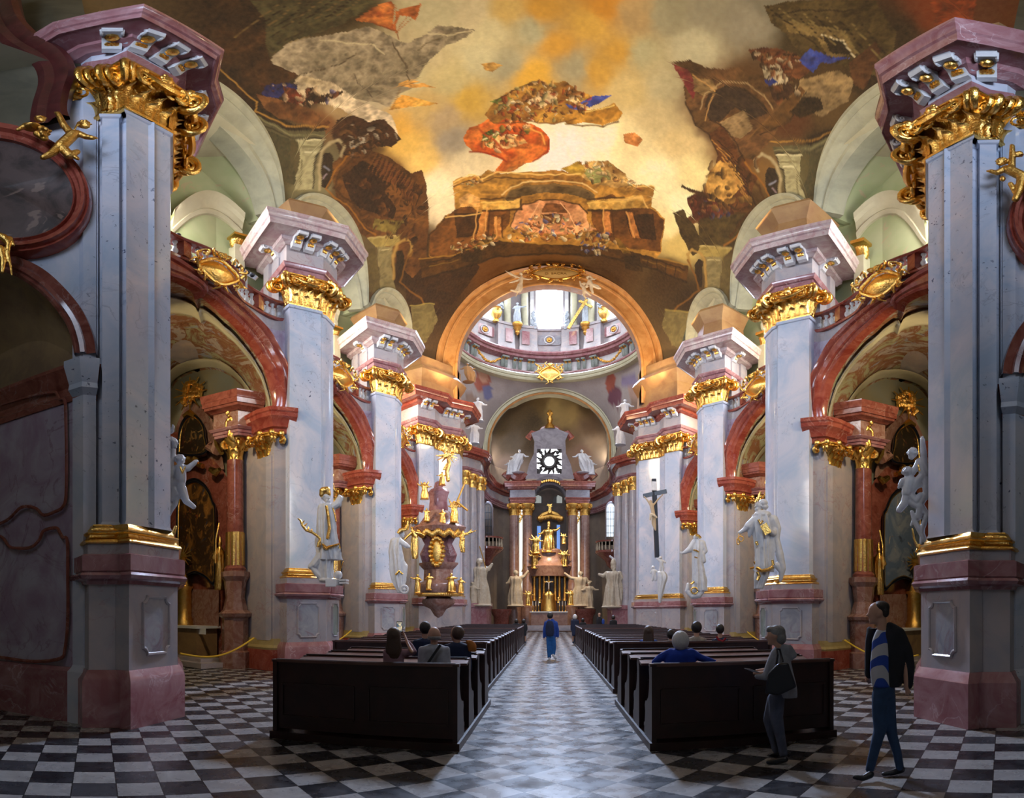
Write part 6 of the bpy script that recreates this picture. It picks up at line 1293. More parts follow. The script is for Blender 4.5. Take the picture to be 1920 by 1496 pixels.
# --- seated people, seen from behind
def seated(label, d, x, hy, hr, cl, hair, sh, skin_only=False, face=(0, -1), seatz=.5, extra=None, sw=None, longhair=False, shy=None, bald=False):
    f = Fig(d); r = root_for('person', label, 'person', f, x, 1200); sw = sw or hr*2.1; shy = shy or hy+hr*2.6
    base = pt(x, 1200, d); zy = lambda z: HY-F*math.atan((z-EH)/d)
    R_ = hr*1.36; f.head(x, hy, R_, face); f.cap(x, hy+hr*.6, x, shy, hr*.62, hr*.7); f.chain([(x, shy+hr*.4, hr*.7), (x, zy(.62), hr*.9)])
    for s_ in (-1, 1): f.chain([(x+s_*hr*.8, zy(.6), hr*.8, 0), (x+s_*hr*1.0, zy(.58), hr*.7, .4), (x+s_*hr*1.0, zy(.2), hr*.5, .42)])
    if extra: extra(f, 'skin')
    f.done('body', 'skin', r, max(.014, d/F*1.3), 1)
    g = Fig(d); g.robe([(x, shy-hr*.5, hr*.8), (x, shy+hr*.1, sw*.85), (x, shy+hr*1.0, sw), (x, zy(.75), sw*.92), (x, zy(.52), sw*.95)], 6, .04, .55, seed=int(x))
    if extra: extra(g, 'cloth')
    else:
        for s_ in (-1, 1): g.chain([(x+s_*sw*.85, shy+hr*.5, hr*.6), (x+s_*sw*1.0, zy(.85), hr*.5), (x+s_*sw*.7, zy(.72), hr*.4, .25)])
    g.done('top', cl, r, max(.016, d/F*1.4)); g = Fig(d)
    for s_ in (-1, 1): g.chain([(x+s_*hr*.8, zy(.58), hr*.95, 0), (x+s_*hr*1.0, zy(.58), hr*.8, .42), (x+s_*hr*1.0, zy(.14), hr*.6, .45)])
    g.done('trousers', 'jeans' if cl != 'pinkc' else 'black', r, max(.016, d/F*1.4))
    for s_ in (-1, 1): g = Fig(d); g.chain([(x+s_*hr*1.0, zy(.15), hr*.45, .45), (x+s_*hr*1.0, zy(.13), hr*.35, .62)]); g.done('shoe', 'leather', r, .02)
    g = Fig(d); bx = face[0]*-.25*hr; hr0 = hr; hr = R_
    if longhair:
        g.ell(x, hy-hr*.12, hr*1.03, hr*1.1, rd=hr*1.08, o=-.0); g.robe([(x, hy-hr*.1, hr*.95), (x, hy+hr*1.0, hr*1.08), (x, hy+hr*2.2, hr*1.1), (x+hr*.1, hy+hr*3.2, hr*.7)], 9, .1, .45, o=-hr*d/F*.5, seed=3)
    elif bald: g.robe([(x, hy+.1*hr, hr*.93), (x, hy+hr*.6, hr*.85)], 5, .01, 1.12)
    else: g.ell(x+bx, hy-hr*.12, hr*.95, hr*1.08, rd=hr*1.04, o=-.01); 
    g.done('hair', hair, r, max(.014, d/F*1.2)); return r
def ph(f, k):
    if k == 'skin': f.chain([(772, 1222, 4, -.05), (764, 1205, 3, .1), (757, 1187, 2.5, .25)]); f.hand(756, 1188, -.3, -1, 9, o=.22); f.chain([(750, 1200, 3, .3), (748, 1188, 3, .3)]); f.hand(748, 1190, 0, -1, 8, o=.3)
    else: f.chain([(758, 1224, 8), (775, 1222, 7, .1), (770, 1210, 5, .15), (763, 1202, 4, .2)]); f.chain([(732, 1224, 7), (736, 1240, 6, .1)])
seated('long-haired woman in pink holding up a phone in the near left pews', 7.6, 738, 1192, 10, 'pinkc', 'hairbrown', 0, extra=ph, sw=20, longhair=True, shy=1216)
g_ = Fig(7.78); p_ = thing('smartphone', 'smartphone with lit screen held up by the long-haired woman', 'phone', g_.p(749, 1178)); c = g_.p(749, 1175); g_.m.box(c, (.078, .01, .15), .26); g_.m.build('phone_body', M['leather'], p_, smooth=False)
t = NT('lit_phone_screen'); c_ = t.mix(t.maprange(t.noise(22, 2), .4, .6), (.05, .09, .14), (.75, .6, .35)); t.col((0, 0, 0)); t.link(c_, t.b.inputs['Emission Color']); t.b.inputs['Emission Strength'].default_value = 1.2; M['screen'] = t.m
g_ = Fig(7.765); g_.m.box(g_.p(749, 1175), (.066, .006, .128), .26); g_.m.build('screen', M['screen'], p_, smooth=False)
seated('bald man in a white shirt with black strap in the near left pews', 7.75, 814, 1191, 10.5, 'white', 'hairgrey', 0, sw=28, shy=1212, bald=True)
g_ = Fig(7.55); g_.m.tube([g_.p(x, y) for x, y in ((826, 1209), (815, 1225), (802, 1244))], g_.r(3), 4); tag(g_.m.build('black_strap', M['leather']), 'black bag strap across the back of the bald man in white', 'strap')
seated('short-haired man in a navy top behind the bald man', 8.9, 797, 1178, 8.5, 'navy', 'hairdark', 0, sw=22, shy=1200)
seated('brown-haired person with glasses wearing a dark and orange jacket', 8.8, 857, 1188, 9.5, 'navy', 'hairbrown', 0, sw=24, shy=1208, face=(-.8, -.5))
g_ = Fig(8.7); g_.robe([(878, 1200, 7), (884, 1208, 9), (886, 1222, 8)], 5, .05, .8); o_ = g_.done('orange_hood', 'orange', None, .02); tag(o_, 'orange jacket hood on the shoulder of the person with glasses', 'hood')
def arms(f, k):
    if k == 'skin': f.chain([(1255, 1226, 4), (1228, 1240, 3)]); f.hand(1342, 1241, 1, 0, 8, o=-.05)
    else: f.chain([(1258, 1224, 9), (1240, 1232, 8), (1228, 1242, 7)]); f.chain([(1296, 1224, 9), (1315, 1234, 7), (1335, 1240, 6), (1344, 1242, 4)])
seated('white-haired man in a blue sweater leaning along the near right pew', 7.55, 1276, 1203, 13, 'brightblue', 'hairwhite', 0, extra=arms, sw=30, shy=1222)
seated('brown-haired woman in a bright blue top in the middle right pews', 13.0, 1216, 1184, 7, 'clothblue', 'hairbrown', 0, sw=16, longhair=True, shy=1200)
seated('dark-haired woman in a brown patterned top beside the woman in blue', 13.1, 1258, 1190, 6.5, 'brown', 'hairdark', 0, sw=14, shy=1203)
seated('black-haired man in a beige sweater in the middle right pews', 12.8, 1306, 1177, 8, 'beige', 'hairdark', 0, sw=17, shy=1196)
seated('dark-haired girl in a hooded jacket with red lining at the end of the row', 12.9, 1350, 1180, 6.5, 'navy', 'hairdark', 0, sw=14, shy=1198)
g_ = Fig(12.72); g_.m.tube([g_.p(x, y) for x, y in ((1343, 1193), (1348, 1200), (1355, 1202), (1361, 1196))], g_.r(2), 6); tag(g_.m.build('jacket_hood', M['redc']), 'red lined hood on the girl in the middle right pews', 'hood')
seated('white-haired person in navy seated far ahead on the right near the altar', 31, 1078, 1157, 3.4, 'navy', 'hairwhite', 0, sw=7, shy=1162)
seated('dark-haired person seated beside the white-haired one near the altar', 31, 1093, 1163, 2.8, 'black', 'hairdark', 0, sw=6, shy=1167)
seated('dark-haired visitor sitting at the right end near the altar', 31, 1150, 1158, 3, 'black', 'hairdark', 0, sw=6.5, shy=1163)
seated('dark-haired person seated far ahead on the left near the altar', 31, 968, 1165, 3, 'black', 'hairdark', 0, sw=6, shy=1169)
seated('person with dark hair beside the far left aisle seat near the altar', 31, 982, 1165, 3, 'black', 'hairdark', 0, sw=6, shy=1169)
f = Fig(34.5); r = thing('person', 'person standing near the altar in black with a blue bag and red cap brim', 'person', (3.05, 34.3, 0)); f.head(1124, 1152, 2.8, (-1, 0)); f.chain([(1124, 1156, 2), (1124, 1170, 4), (1124, 1186, 3.4), (1124, 1202, 2)]); f.done('body', 'skin', r, .035)
g_ = Fig(34.5); g_.robe([(1124, 1156, 3), (1124, 1162, 6), (1124, 1180, 6), (1124, 1202, 4)], 5, .05, .7); g_.done('coat', 'black', r, .035); g_ = Fig(34.2); g_.ell(1131, 1166, 3, 6); g_.done('bag', 'clothblue', r, .035)
# man on the left gallery
f = Fig(14.6); r = root_for('person', 'person with black hair leaning over the left gallery balustrade', 'person', f, 336, 470)
f.head(336, 446, 6, (.6, .6)); f.chain([(334, 452, 4), (334, 466, 8), (334, 490, 8)]); f.chain([(330, 464, 4), (342, 474, 3), (352, 476, 2.5)]); f.done('body', 'skin', r, .02); g_ = Fig(14.6); g_.robe([(334, 454, 5), (334, 462, 11), (334, 480, 11), (334, 500, 9)], 6, .05, .7); g_.done('shirt', 'white', r, .025); g_ = Fig(14.6); g_.ell(334, 441, 6.4, 5.5); g_.done('hair', 'hairdark', r, .02)
# ================================================================ simple standing figure for smaller sculptures
def statuette(name, label, mat, d, x, y0, y1, group=None, arms=((-.9, .35), (.9, .3)), mitre=False, wings=0, seed=0, lean=0, wide=1.0, seatd=False, staff=None, par=None, pname='figure'):
    """robed figure between image rows y0 (crown) and y1 (feet)"""
    H = y1-y0; f = Fig(d); h = H*.075
    r = par or root_for(name, label, 'statue', f, x, y1, group)
    hx = x+lean*H*.1
    f.head(hx, y0+h*1.3, h, (random.Random(seed).uniform(-.6, .6), .8), hair=f.m if not mitre else None, beard=mitre)
    w = H*.15*wide
    if seatd: f.robe([(hx, y0+h*2.6, w*.7), (x, y0+H*.35, w), (x-lean*w, y0+H*.55, w*1.4), (x-lean*w*1.4, y0+H*.75, w*1.2), (x-lean*w*1.8, y1, w*.8)], 8, .2, .8, seed=seed)
    else: f.robe([(hx, y0+h*2.5, w*.62), (hx, y0+H*.26, w*.95), (x+lean*H*.03, y0+H*.42, w*.85), (x, y0+H*.6, w*1.05), (x, y0+H*.8, w*1.12), (x, y1, w*1.15)], 8, .19, .72, seed=seed)
    for s_, (ax, ay) in zip((-1, 1), arms):
        sx_, sy_ = hx+s_*w*.7, y0+h*3.0; ex, ey = sx_+ax*H*.12, sy_+ay*H*.14+H*.05; hx2, hy2 = sx_+ax*H*.26, sy_+ay*H*.3
        f.chain([(sx_, sy_, h*.72), (ex, ey, h*.6), (hx2, hy2, h*.4)]); f.ell(hx2, hy2, h*.45, h*.45)
    if mitre: f.m.tube([f.p(hx, y0+h*.9), f.p(hx, y0), f.p(hx, y0-h*.9), f.p(hx, y0-h*1.6)], [f.r(h*.8), f.r(h*.95), f.r(h*.7), f.r(h*.1)], 8)
    for q in range(wings):
        s_ = (-1, 1)[q % 2]; f.wing(hx+s_*w*.4, y0+H*.2, hx+s_*H*.22, y0-H*.02, H*.2, nf=5)
    f.ell(x, y1, w*1.4, H*.03)
    f.done(pname, mat, r, max(.012, d/F*1.05))
    if staff:
        g = Fig(d-.15); g.m.tube([g.p(*q) for q in staff], g.r(1.1), 6); g.m.build('gilded_staff' if pname == 'figure' else pname+'_staff', M['gold'], r)
    return r
# choir bishops and angels
statuette('choir_bishop_statue', 'ivory statue of a robed saint with gilded staff, nearest left in the choir', 'ivory', 45.5, 899, 1046, 1135, 'choir saints', arms=((-.5, .5), (.5, -.3)), seed=21, wide=1.25, staff=[(912, 1070), (904, 1040), (899, 1024)])
statuette('choir_bishop_statue', 'ivory statue of a bishop with tall pointed mitre, nearest on the right of the choir', 'ivory', 45.5, 1150, 1056, 1138, 'choir saints', arms=((-.7, .1), (.5, .4)), mitre=True, seed=22, wide=1.35)
statuette('choir_bishop_statue', 'ivory statue raising a gilded torch left of the high altar', 'ivory', 56, 967, 1068, 1136, 'choir saints', arms=((-.5, .5), (.8, -.6)), seed=23, wide=1.2, staff=[(978, 1072), (981, 1066), (984, 1058)])
statuette('choir_bishop_statue', 'ivory statue of a bearded saint with outstretched arm right of the high altar', 'ivory', 56, 1089, 1070, 1136, 'choir saints', arms=((-1.2, -.5), (.6, .3)), seed=24, wide=1.3, mitre=False)
statuette('kneeling_companion_statue', 'smaller ivory companion figure beside the saint right of the high altar', 'ivory', 55.6, 1105, 1090, 1140, None, seed=25)
statuette('angel_statue', 'tall grey-white angel swinging up behind the left choir saint', 'bone', 46.5, 883, 1035, 1112, 'choir angels', arms=((-.4, .4), (.8, -.8)), wings=1, seed=26, wide=.8)
statuette('angel_statue', 'grey-white angel with raised wings on the crossing pier right of the choir', 'bone', 46.5, 1176, 1040, 1110, 'choir angels', arms=((-1.2, -.6), (.3, -.2)), wings=2, seed=27, wide=.8, lean=-.6)
statuette('cherub_statue', 'white cherub sitting below the right choir angel', 'bone', 46, 1172, 1085, 1128, None, seed=28, wide=.9, arms=((-.8, .2), (.6, .8)))
statuette('cherub_statue', 'ivory cherub at the foot of the left choir saint', 'ivory', 45, 886, 1090, 1134, None, seed=29, wide=1)
# white figures standing on the crossing entablature
for (x, y0, y1, d, lab, s_) in ((896, 745, 790, 41, 'white figure standing above the left crossing cornice', 31), (889, 790, 832, 40.5, 'white seated figure at the end of the left crossing cornice', 32), (1172, 748, 792, 41, 'white figure standing above the right crossing cornice', 33), (1163, 792, 834, 40.5, 'white seated figure at the end of the right crossing cornice', 34)):
    statuette('cornice_statue', lab, 'bone', d, x, y0, y1, 'crossing cornice statues', seed=s_, wide=1.3)
statuette('seated_dark_statue', 'dark draped figure seated on the left edge of the big arch', 'ochre', 37.5, 878, 680, 716, None, seed=35, seatd=True, wide=1.5, lean=-.4)
# drum statues with corbels, vases
for x, lab, s_ in ((970, 'silvery drum statue pointing to the right of the left column pair', 41), (1098, 'silvery drum statue carrying a gilded cross', 42)):
    r = statuette('drum_statue', lab, 'silver', 55.6, x, 566, 605, 'drum statues', arms=((-.4, .3), (1.2, -.1)) if s_ == 41 else ((-.6, .2), (.6, .1)), seed=s_, wide=1.1)
    g = Fig(55.5); c = g.p(x, 606); g.m.lathe(c, [(.08, -1.5), (.25, -1.2), (.2, -1.0), (.42, -.6), (.3, -.5), (.5, -.3), (.52, -.1), (.5, 0)], 12); g.m.mi = g.m.mi; g.m.build('corbel', M['dgold'], r)
g = Fig(55.0); r = thing('gilded_cross', 'long gilded cross leaning against the right drum statue', 'cross', g.p(1066, 616)); g.m.tube([g.p(1066, 616), g.p(1100, 562)], .2, 4); g.m.tube([g.p(1086, 564), g.p(1110, 576)], .17, 4); g.m.build('beams', M['gold'], r, angle=20)
for x in (930, 1133):
    g = Fig(54.8); r = thing('gilded_vase', 'gilded flower vase on the drum pedestal %s of the centre window' % ('left' if x < 1000 else 'right'), 'vase', g.p(x, 602), 'drum vases'); c = g.p(x, 604); g.m.lathe(c, [(.3, 0), (.35, .2), (.2, .4), (.5, .8), (.62, 1.3), (.5, 1.6), (.6, 1.75)], 12); g.m.build('vessel', M['gold'], r)
    g = Fig(54.8); rnd = random.Random(x)
    for j in range(26): g.m.ell(c+Vector((rnd.uniform(-.6, .6), rnd.uniform(-.3, .3), 1.7+rnd.uniform(0, .9))), rnd.uniform(.12, .22), None, 6, 4)
    g.m.build('bouquet', M['silver'], r)
for x in (1001, 1063):
    g = Fig(56.2); rnd = random.Random(x); r = thing('silver_garland', 'silvery leaf garland hanging %s the bright drum window' % ('left of' if x < 1030 else 'right of'), 'garland', g.p(x, 612), 'window garlands')
    for j in range(40): g.m.ell(g.p(x+rnd.uniform(-5, 5)*(1-j/60), 616-j*.8), rnd.uniform(.1, .2), None, 6, 4)
    g.m.build('leaves', M['silver'], r)
# ---------------------------------------------------------------- high altar
D = 58.0; A = Fig(D)
r = thing('high_altar', 'high altar with fluted red columns, great arch and star window above the gilded saint', 'altar', (.0, D, 0))
for x in (964, 989, 1074, 1097):
    c = A.p(x, 1150); b = Vector((c.x, c.y, 0)); rr = .52
    MB().lathe(b, [(.75, 0), (.75, 2.4), (.65, 2.5), (.6, 2.7), (rr, 3.0), (rr, 7), (rr*.88, 11.6)], 32, fl=lambda a: 1-.05*max(0, math.cos(12*a))).build('column', M['altarcol'], r)
    m = MB()
    for j in range(12): an = 2*PI*j/12; nn = Vector((math.cos(an), math.sin(an), 0)); leaf(m, b+Vector((0, 0, 11.6))+nn*rr*.85, nn, Vector((-nn.y, nn.x, 0)), .32, .6+.35*(j % 2), .2)
    for j in range(4): an = PI/4+PI/2*j; nn = Vector((math.cos(an), math.sin(an), 0)); volute(m, b+Vector((0, 0, 12.5))+nn*rr*1.3, nn, .25, .08)
    m.lathe(b+Vector((0, 0, 11.6)), [(rr*.8, 0), (rr, .8), (rr*1.4, 1.05), (rr*1.4, 1.2)], 12); m.build('capital', M['dgold'], r)
for x in (976.5, 1084):          # bright gilt-topped strips between the columns (slit windows)
    c = A.p(x, 1150); z0, z1 = zat(1128 if x < 1000 else 1132, D), zat(955 if x < 1000 else 958, D); m = MB(); m.box((c.x, c.y+.25, (z0+z1)/2), (.32, .1, z1-z0)); m.build('slit_window', M['slit'], r, smooth=False)
    m = MB(); rnd = random.Random(4)
    for j in range(14): m.ell((c.x+rnd.uniform(-.15, .15), c.y+.1, z1-.1-j*.09), .1, None, 6, 4)
    m.build('slit_crown', M['gold'], r)
ent = [(A.p(955, 1150).x, 58.6), (A.p(958, 1150).x, 57.5), (A.p(1002, 1150).x, 57.4), (A.p(1002, 1150).x, 58.8)]; ent2 = [(A.p(1062, 1150).x, 58.8), (A.p(1062, 1150).x, 57.4), (A.p(1104, 1150).x, 57.5), (A.p(1106, 1150).x, 58.6)]
for e in (ent, ent2): entab(r, e, oc=.7, fpath=e, crn='brownred', arc='brownred', frz='gablem')
def semi(cx_, w, ybase, ytop, n=24, d=D): return [A.p(cx_-w*math.cos(PI*i/n), ybase-(ybase-ytop)*math.sin(PI*i/n)) for i in range(n+1)]
ai_, ao_ = semi(1031, 32, 943, 909), semi(1031, 45, 945, 893)
Nn = Vector((0, -1, 0)); MB().band(ai_, ao_, Nn, [(0, -1.5), (0, .1), (.2, .3), (.35, .2), (.6, .3), (.8, .45), (1, .5), (1, -.3)]).build('great_arch', M['gablem'], r, angle=30)
m = MB(); 
for j in range(18): u = PI*(.2+.6*j/17); m.ell(A.p(1031-39*math.cos(u), 944-43*math.sin(u), -.5), .16, None, 6, 4)
m.build('arch_ornament', M['gold'], r)
gab = [(985, 898), (992, 870), (1001, 850), (1002, 824), (996, 812), (1012, 806), (1031, 796), (1050, 806), (1066, 812), (1060, 824), (1061, 850), (1070, 870), (1077, 898)]
m = MB(); k = len(gab); m.add([A.p(x, y, o) for o in (-.4, .6) for x, y in gab], [(i, (i+1) % k, k+(i+1) % k, k+i) for i in range(k)]); m.add([A.p(x, y, -.4) for x, y in gab]+[A.p(x, y, -.4) for x, y in ((1007, 888), (1007, 842), (1053, 842), (1053, 888))], [(0, 1, 13), (1, 2, 14, 13), (2, 3, 14), (3, 4, 14), (4, 5, 14), (5, 6, 15, 14), (6, 7, 15), (7, 8, 15), (8, 9, 15), (9, 10, 15), (10, 11, 16, 15), (11, 12, 16), (12, 0, 13, 16)])
m.build('gable', M['gablem'], r, smooth=False)
cp = [A.p(x, y) for x, y in ((990, 822), (998, 812), (1010, 815), (1018, 806), (1031, 800), (1044, 806), (1052, 815), (1064, 812), (1072, 822))]; m = MB(); m.tube(cp, .35, 8); m.build('gable_cornice', M['brownred'], r)
MB().lathe(A.p(1031, 800), [(.7, -.3), (.4, .2), (.2, .4), (.3, .8), (.15, 1.2), (.35, 1.5), (.1, 1.9)], 10).build('finial', M['dgold'], r)
m = MB(); m.add([A.p(x, y, .3) for x, y in ((1007, 888), (1007, 842), (1053, 842), (1053, 888))], [(0, 1, 2, 3)]); m.build('star_window', M['daylight'], r, smooth=False)
m = MB(); c = A.p(1030, 865, -.2)        # ray lattice in front of the star window
for j in range(28):
    a = 2*PI*j/28+.05; r0, r1 = 9, 13+5*(j % 2)+3*abs(math.cos(2*a)); e = A.p(1030+r1*math.cos(a), 865+r1*math.sin(a), -.2); q = A.p(1030+r1*1.25*math.cos(a+.08), 865+r1*1.25*math.sin(a+.08), -.2)
    m.tube([A.p(1030+r0*math.cos(a), 865+r0*math.sin(a), -.2), e, q], [.1, .13, .03], 5)
rg = [A.p(1030+12*math.cos(2*PI*j/24)*(1+.06*(j % 2)), 865+12*math.sin(2*PI*j/24)*(1+.06*(j % 2)), -.25) for j in range(25)]; m.tube(rg, .16, 6, cap=False)
for x, y in ((1011, 846), (1049, 846), (1011, 884), (1049, 884)): 
    for j in range(5): m.ell(A.p(x+random.Random(j+x).uniform(-4, 4), y+random.Random(j*3+y).uniform(-4, 4), -.2), .2, None, 6, 4)
m.build('ray_lattice', M['dark'], r)
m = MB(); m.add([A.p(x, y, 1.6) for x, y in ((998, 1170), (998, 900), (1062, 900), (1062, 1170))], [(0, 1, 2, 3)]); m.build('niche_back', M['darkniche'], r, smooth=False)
for x0, x1, y0, y1 in ((1001, 1017, 928, 943), (1038, 1054, 928, 943)): m = MB(); m.add([A.p(x, y, 1.5) for x, y in ((x0, y1), (x0, y0+4), ((x0+x1)/2, y0), (x1, y0+4), (x1, y1))], [(0, 1, 2, 3, 4)]); m.build('small_window', M['dimlight'], r, smooth=False)
for x0, x1, y0, y1 in ((1007, 1014, 986, 1030), (1044, 1050, 984, 1035)): m = MB(); m.add([A.p(x, y, 1.4) for x, y in ((x0, y1), (x0, y0), (x1, y0), (x1, y1))], [(0, 1, 2, 3)]); m.build('stained_window', M['bluelight'], r, smooth=False)
m = MB(); m.tube([A.p(1010, 975, .5), A.p(1020, 966, .3), A.p(1031, 962, .2), A.p(1042, 966, .3), A.p(1052, 975, .5)], .35, 8)
for j in range(9): m.ell(A.p(1012+j*5, 968-abs(j-4)*-1, .2), .3, None, 6, 5)
m.build('baldachin', M['dgold'], r)
# tabernacle zone
m = MB(); m.lathe(A.p(1030, 1062, -.2), [(1.9, -1.0), (2.2, -.2), (2.3, 0), (1.5, .4), (1.2, 1.2), (1.3, 1.6), (.9, 1.8)], 20, sy=.6); m.build('saint_pedestal', M['altarcol'], r)
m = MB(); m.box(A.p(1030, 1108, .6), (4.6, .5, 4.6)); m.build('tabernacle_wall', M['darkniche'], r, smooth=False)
for x in (1002, 1012, 1020, 1041, 1049, 1059): MB().lathe(A.p(x, 1126, -.2), [(.2, 0), (.15, .2), (.13, 2.6), (.22, 2.9), (.24, 3.1)], 10).build('small_column', M['dgold'], r)
m = MB(); m.tube([A.p(998, 1080), A.p(1012, 1076), A.p(1030, 1074), A.p(1048, 1076), A.p(1064, 1080)], .25, 8); m.build('tabernacle_cornice', M['dgold'], r)
MB().lathe(A.p(1029, 1146, -.9), [(.8, 0), (.75, .6), (.6, 1.4), (.65, 1.6), (.35, 1.9), (.2, 2.0)], 14, sy=.6).build('tabernacle', M['gold'], r)
m = MB(); z1 = zat(1148, 55.5); m.box((0, 55.6, z1/2), (3.5, 1.0, z1)); m.build('mensa', M['altarcol'], r, smooth=False)
m = MB(); m.box((A.p(1029, 1148).x*.96, 55.6, z1+.04), (3.65, 1.15, .1)); tag(m.build('altar_cloth', M['white_cloth'], smooth=False), 'white cloth on the high altar table', 'cloth')
for st in range(3): m = MB(); m.box((0, 54.4-st*.45, .5-.16*st), (6+st*1.2, .5+.1, .16*(3-st)*2-.3 if 0 else .16)); struct(m.build('trim_%d' % (3+st), M['pale'], smooth=False))
for x in (999, 1004.5, 1010, 1049, 1054.5, 1060):
    g = Fig(55.6); c = g.p(x, 1147); k_ = thing('altar_candle', 'candlestick with white candle on the %s side of the altar cloth' % ('left' if x < 1030 else 'right'), 'candle', (c.x, c.y, z1+.09), 'high altar candles')
    MB().lathe((c.x, c.y, z1+.09), [(.12, 0), (.04, .08), (.05, .3), (.03, .5), (.08, .56)], 8).build('stick', M['gold'], k_); MB().lathe((c.x, c.y, z1+.65), [(.035, 0), (.035, .42)], 8).build('candle', M['bone'], k_)
g = Fig(55.9); k_ = thing('altar_cross', 'tall altar cross with gilded ends above the tabernacle', 'cross', g.p(1029, 1120)); g.m.tube([g.p(1029, 1120), g.p(1029, 1080)], .08, 6); g.m.tube([g.p(1021, 1091), g.p(1037, 1091)], .07, 6); g.m.build('cross', M['gold'], k_)
g = Fig(55.8); g.chain([(1029, 1093, 1), (1029, 1104, .8)]); g.chain([(1024, 1090, .5), (1029, 1093, .5), (1034, 1090, .5)]); g.m.build('corpus', M['bone'], k_)
statuette('gilded_saint_statue', 'large gilded bishop saint with mitre in the centre of the high altar', 'gold', 57.4, 1029, 982, 1036, None, arms=((-.8, .4), (.9, -.3)), mitre=True, seed=51, wide=1.35)
for x, y0, y1, s_, lab in ((1005, 1004, 1038, 52, 'gilded angel beside the left knee of the central saint'), (1057, 1000, 1020, 53, 'small gilded cherub hovering right of the central saint'), (1003, 1034, 1066, 54, 'gilded angel seated on the left volute of the altar'), (1058, 1032, 1062, 55, 'gilded angel seated on the right volute of the altar'), (991, 1107, 1135, 56, 'gilded angel kneeling left of the altar table'), (1070, 1106, 1134, 57, 'gilded angel kneeling right of the altar table'), (1012, 1118, 1130, 58, 'tiny gilded figure left of the tabernacle'), (1047, 1118, 1130, 59, 'tiny gilded figure right of the tabernacle'), (1031, 944, 962, 60, 'gilded figure flying at the top of the altar niche')):
    statuette('gilded_angel', lab, 'gold', 57.0 if y1 < 1100 else 56, x, y0, y1, 'high altar angels', seed=s_, wide=1.3, wings=2 if y1-y0 > 15 else 0, arms=((-.9, -.2), (.9, .2)))
for x0, s_, lab in ((972, 61, 'left'), (1093, 62, 'right')):
    g_s = statuette('gable_statue', 'white seated figure on the %s shoulder of the altar gable' % lab, 'bone', 57.6, x0, 842, 886, 'altar gable figures', seed=s_, seatd=True, wide=1.4, lean=.5 if x0 < 1000 else -.5)
    statuette('gable_cherub', 'small white cherub at the lower %s end of the altar gable' % lab, 'bone', 57.6, x0+(-16 if x0 < 1000 else 16), 862, 890, 'altar gable figures', seed=s_+5, wide=1.4)
    mm_ = -1 if x0 < 1000 else 1; v = A.p(x0, 890); m = MB(); m.tube([A.p(1031+mm_*(46+u*38), 888+u*10+6*math.sin(u*6)) for u in [q/10 for q in range(11)]], .5, 8); m.build('volute_wing', M['brownred'], r)
for side, xs_ in ((-1, (940, 962)), (1, (1098, 1122))):
    for x in (xs_[0], xs_[1]):
        b = thing('statue_pedestal', 'carved dark red marble pedestal under the choir statues %s' % ('left' if side < 0 else 'right'), 'pedestal', (Fig(54.5).p(x, 1150).x, 54.5, 0), 'choir pedestals'); c = Fig(54.5).p(x, 1150)
        MB().lathe((c.x, c.y, 0), [(.9, 0), (.9, .3), (.7, .5), (.75, 1.4), (.95, 1.7), (1.0, 2.1)], 12).build('base', M['brownred'], b); break
# ---------------------------------------------------------------- inscription cartouche over the big arch
n_ = Vector((0, -1, .25)).normalized(); c = pt(1042, 513, 34.3)
r = cartouche(c, n_, 2.5, 1.15, 'gilded inscription cartouche at the crown of the big arch', shield='inscr', mat='gold', name='inscription_cartouche')
for j, (tx, dz, sz) in enumerate((('NICOLAO AEPISCOPO', .1, .25), ('D. SACRA', -.28, .3))):
    cu = bpy.data.curves.new('inscription', 'FONT'); cu.body = tx; cu.size = sz; cu.align_x = 'CENTER'; cu.extrude = .01; cu.materials.append(M['letters'])
    o = bpy.data.objects.new('inscription_line', cu); COL.objects.link(o); bpy.context.view_layer.update(); me_ = bpy.data.meshes.new_from_object(o.evaluated_get(bpy.context.evaluated_depsgraph_get())); bpy.data.objects.remove(o); o = bpy.data.objects.new('inscription_lettering', me_); COL.objects.link(o); o['kind'] = 'stuff' if 0 else 'thing'; del o['kind']; o.parent = r; q = c+n_*.24+Vector((0, 0, dz))-Vector((*r.location,))
    if j == 0: cu.align_x = 'CENTER'
    o.location = q; o.rotation_euler = (PI/2-.25, 0, 0)
f = Fig(33.9); r = root_for('gilded_angel', 'pale winged angel blowing towards the inscription from the left of the big arch', 'statue', f, 975, 545, 'arch angels')
f.head(977, 514, 3.6, (.8, .5), hair=f.m); f.chain([(978, 520, 3.4), (977, 530, 3.6), (972, 540, 3.4)]); f.chain([(980, 522, 2), (990, 524, 1.6), (998, 523, 1)]); f.wing(974, 521, 950, 509, 11); f.wing(974, 524, 955, 530, 9); f.chain([(974, 538, 3.2), (966, 546, 3), (958, 544, 2)]); f.chain([(976, 540, 3), (970, 550, 1.6), (967, 556, 1)]); f.robe([(975, 532, 5), (974, 540, 7), (970, 548, 6)], 7, .2, .6); f.done('figure', 'ivory', r)
f = Fig(33.9); r = root_for('gilded_putti', 'two pale putti holding the right end of the inscription cartouche', 'statue', f, 1100, 545, 'arch angels')
putto(f, 1106, 527, 3.4, dict(h=(-1.0, -1.9), hip=(.8, 2), a1=[(-1.4, 1.6), (-1.6, 3.2)], a2=[(1.2, -1.6), (.2, -2.8)], l1=[(.8, 4.4), (1.6, 6.4)], l2=[(3, 3.2), (4.8, 4)]), face=(-.6, .6)); f.wing(1110, 524, 1118, 522, 6)
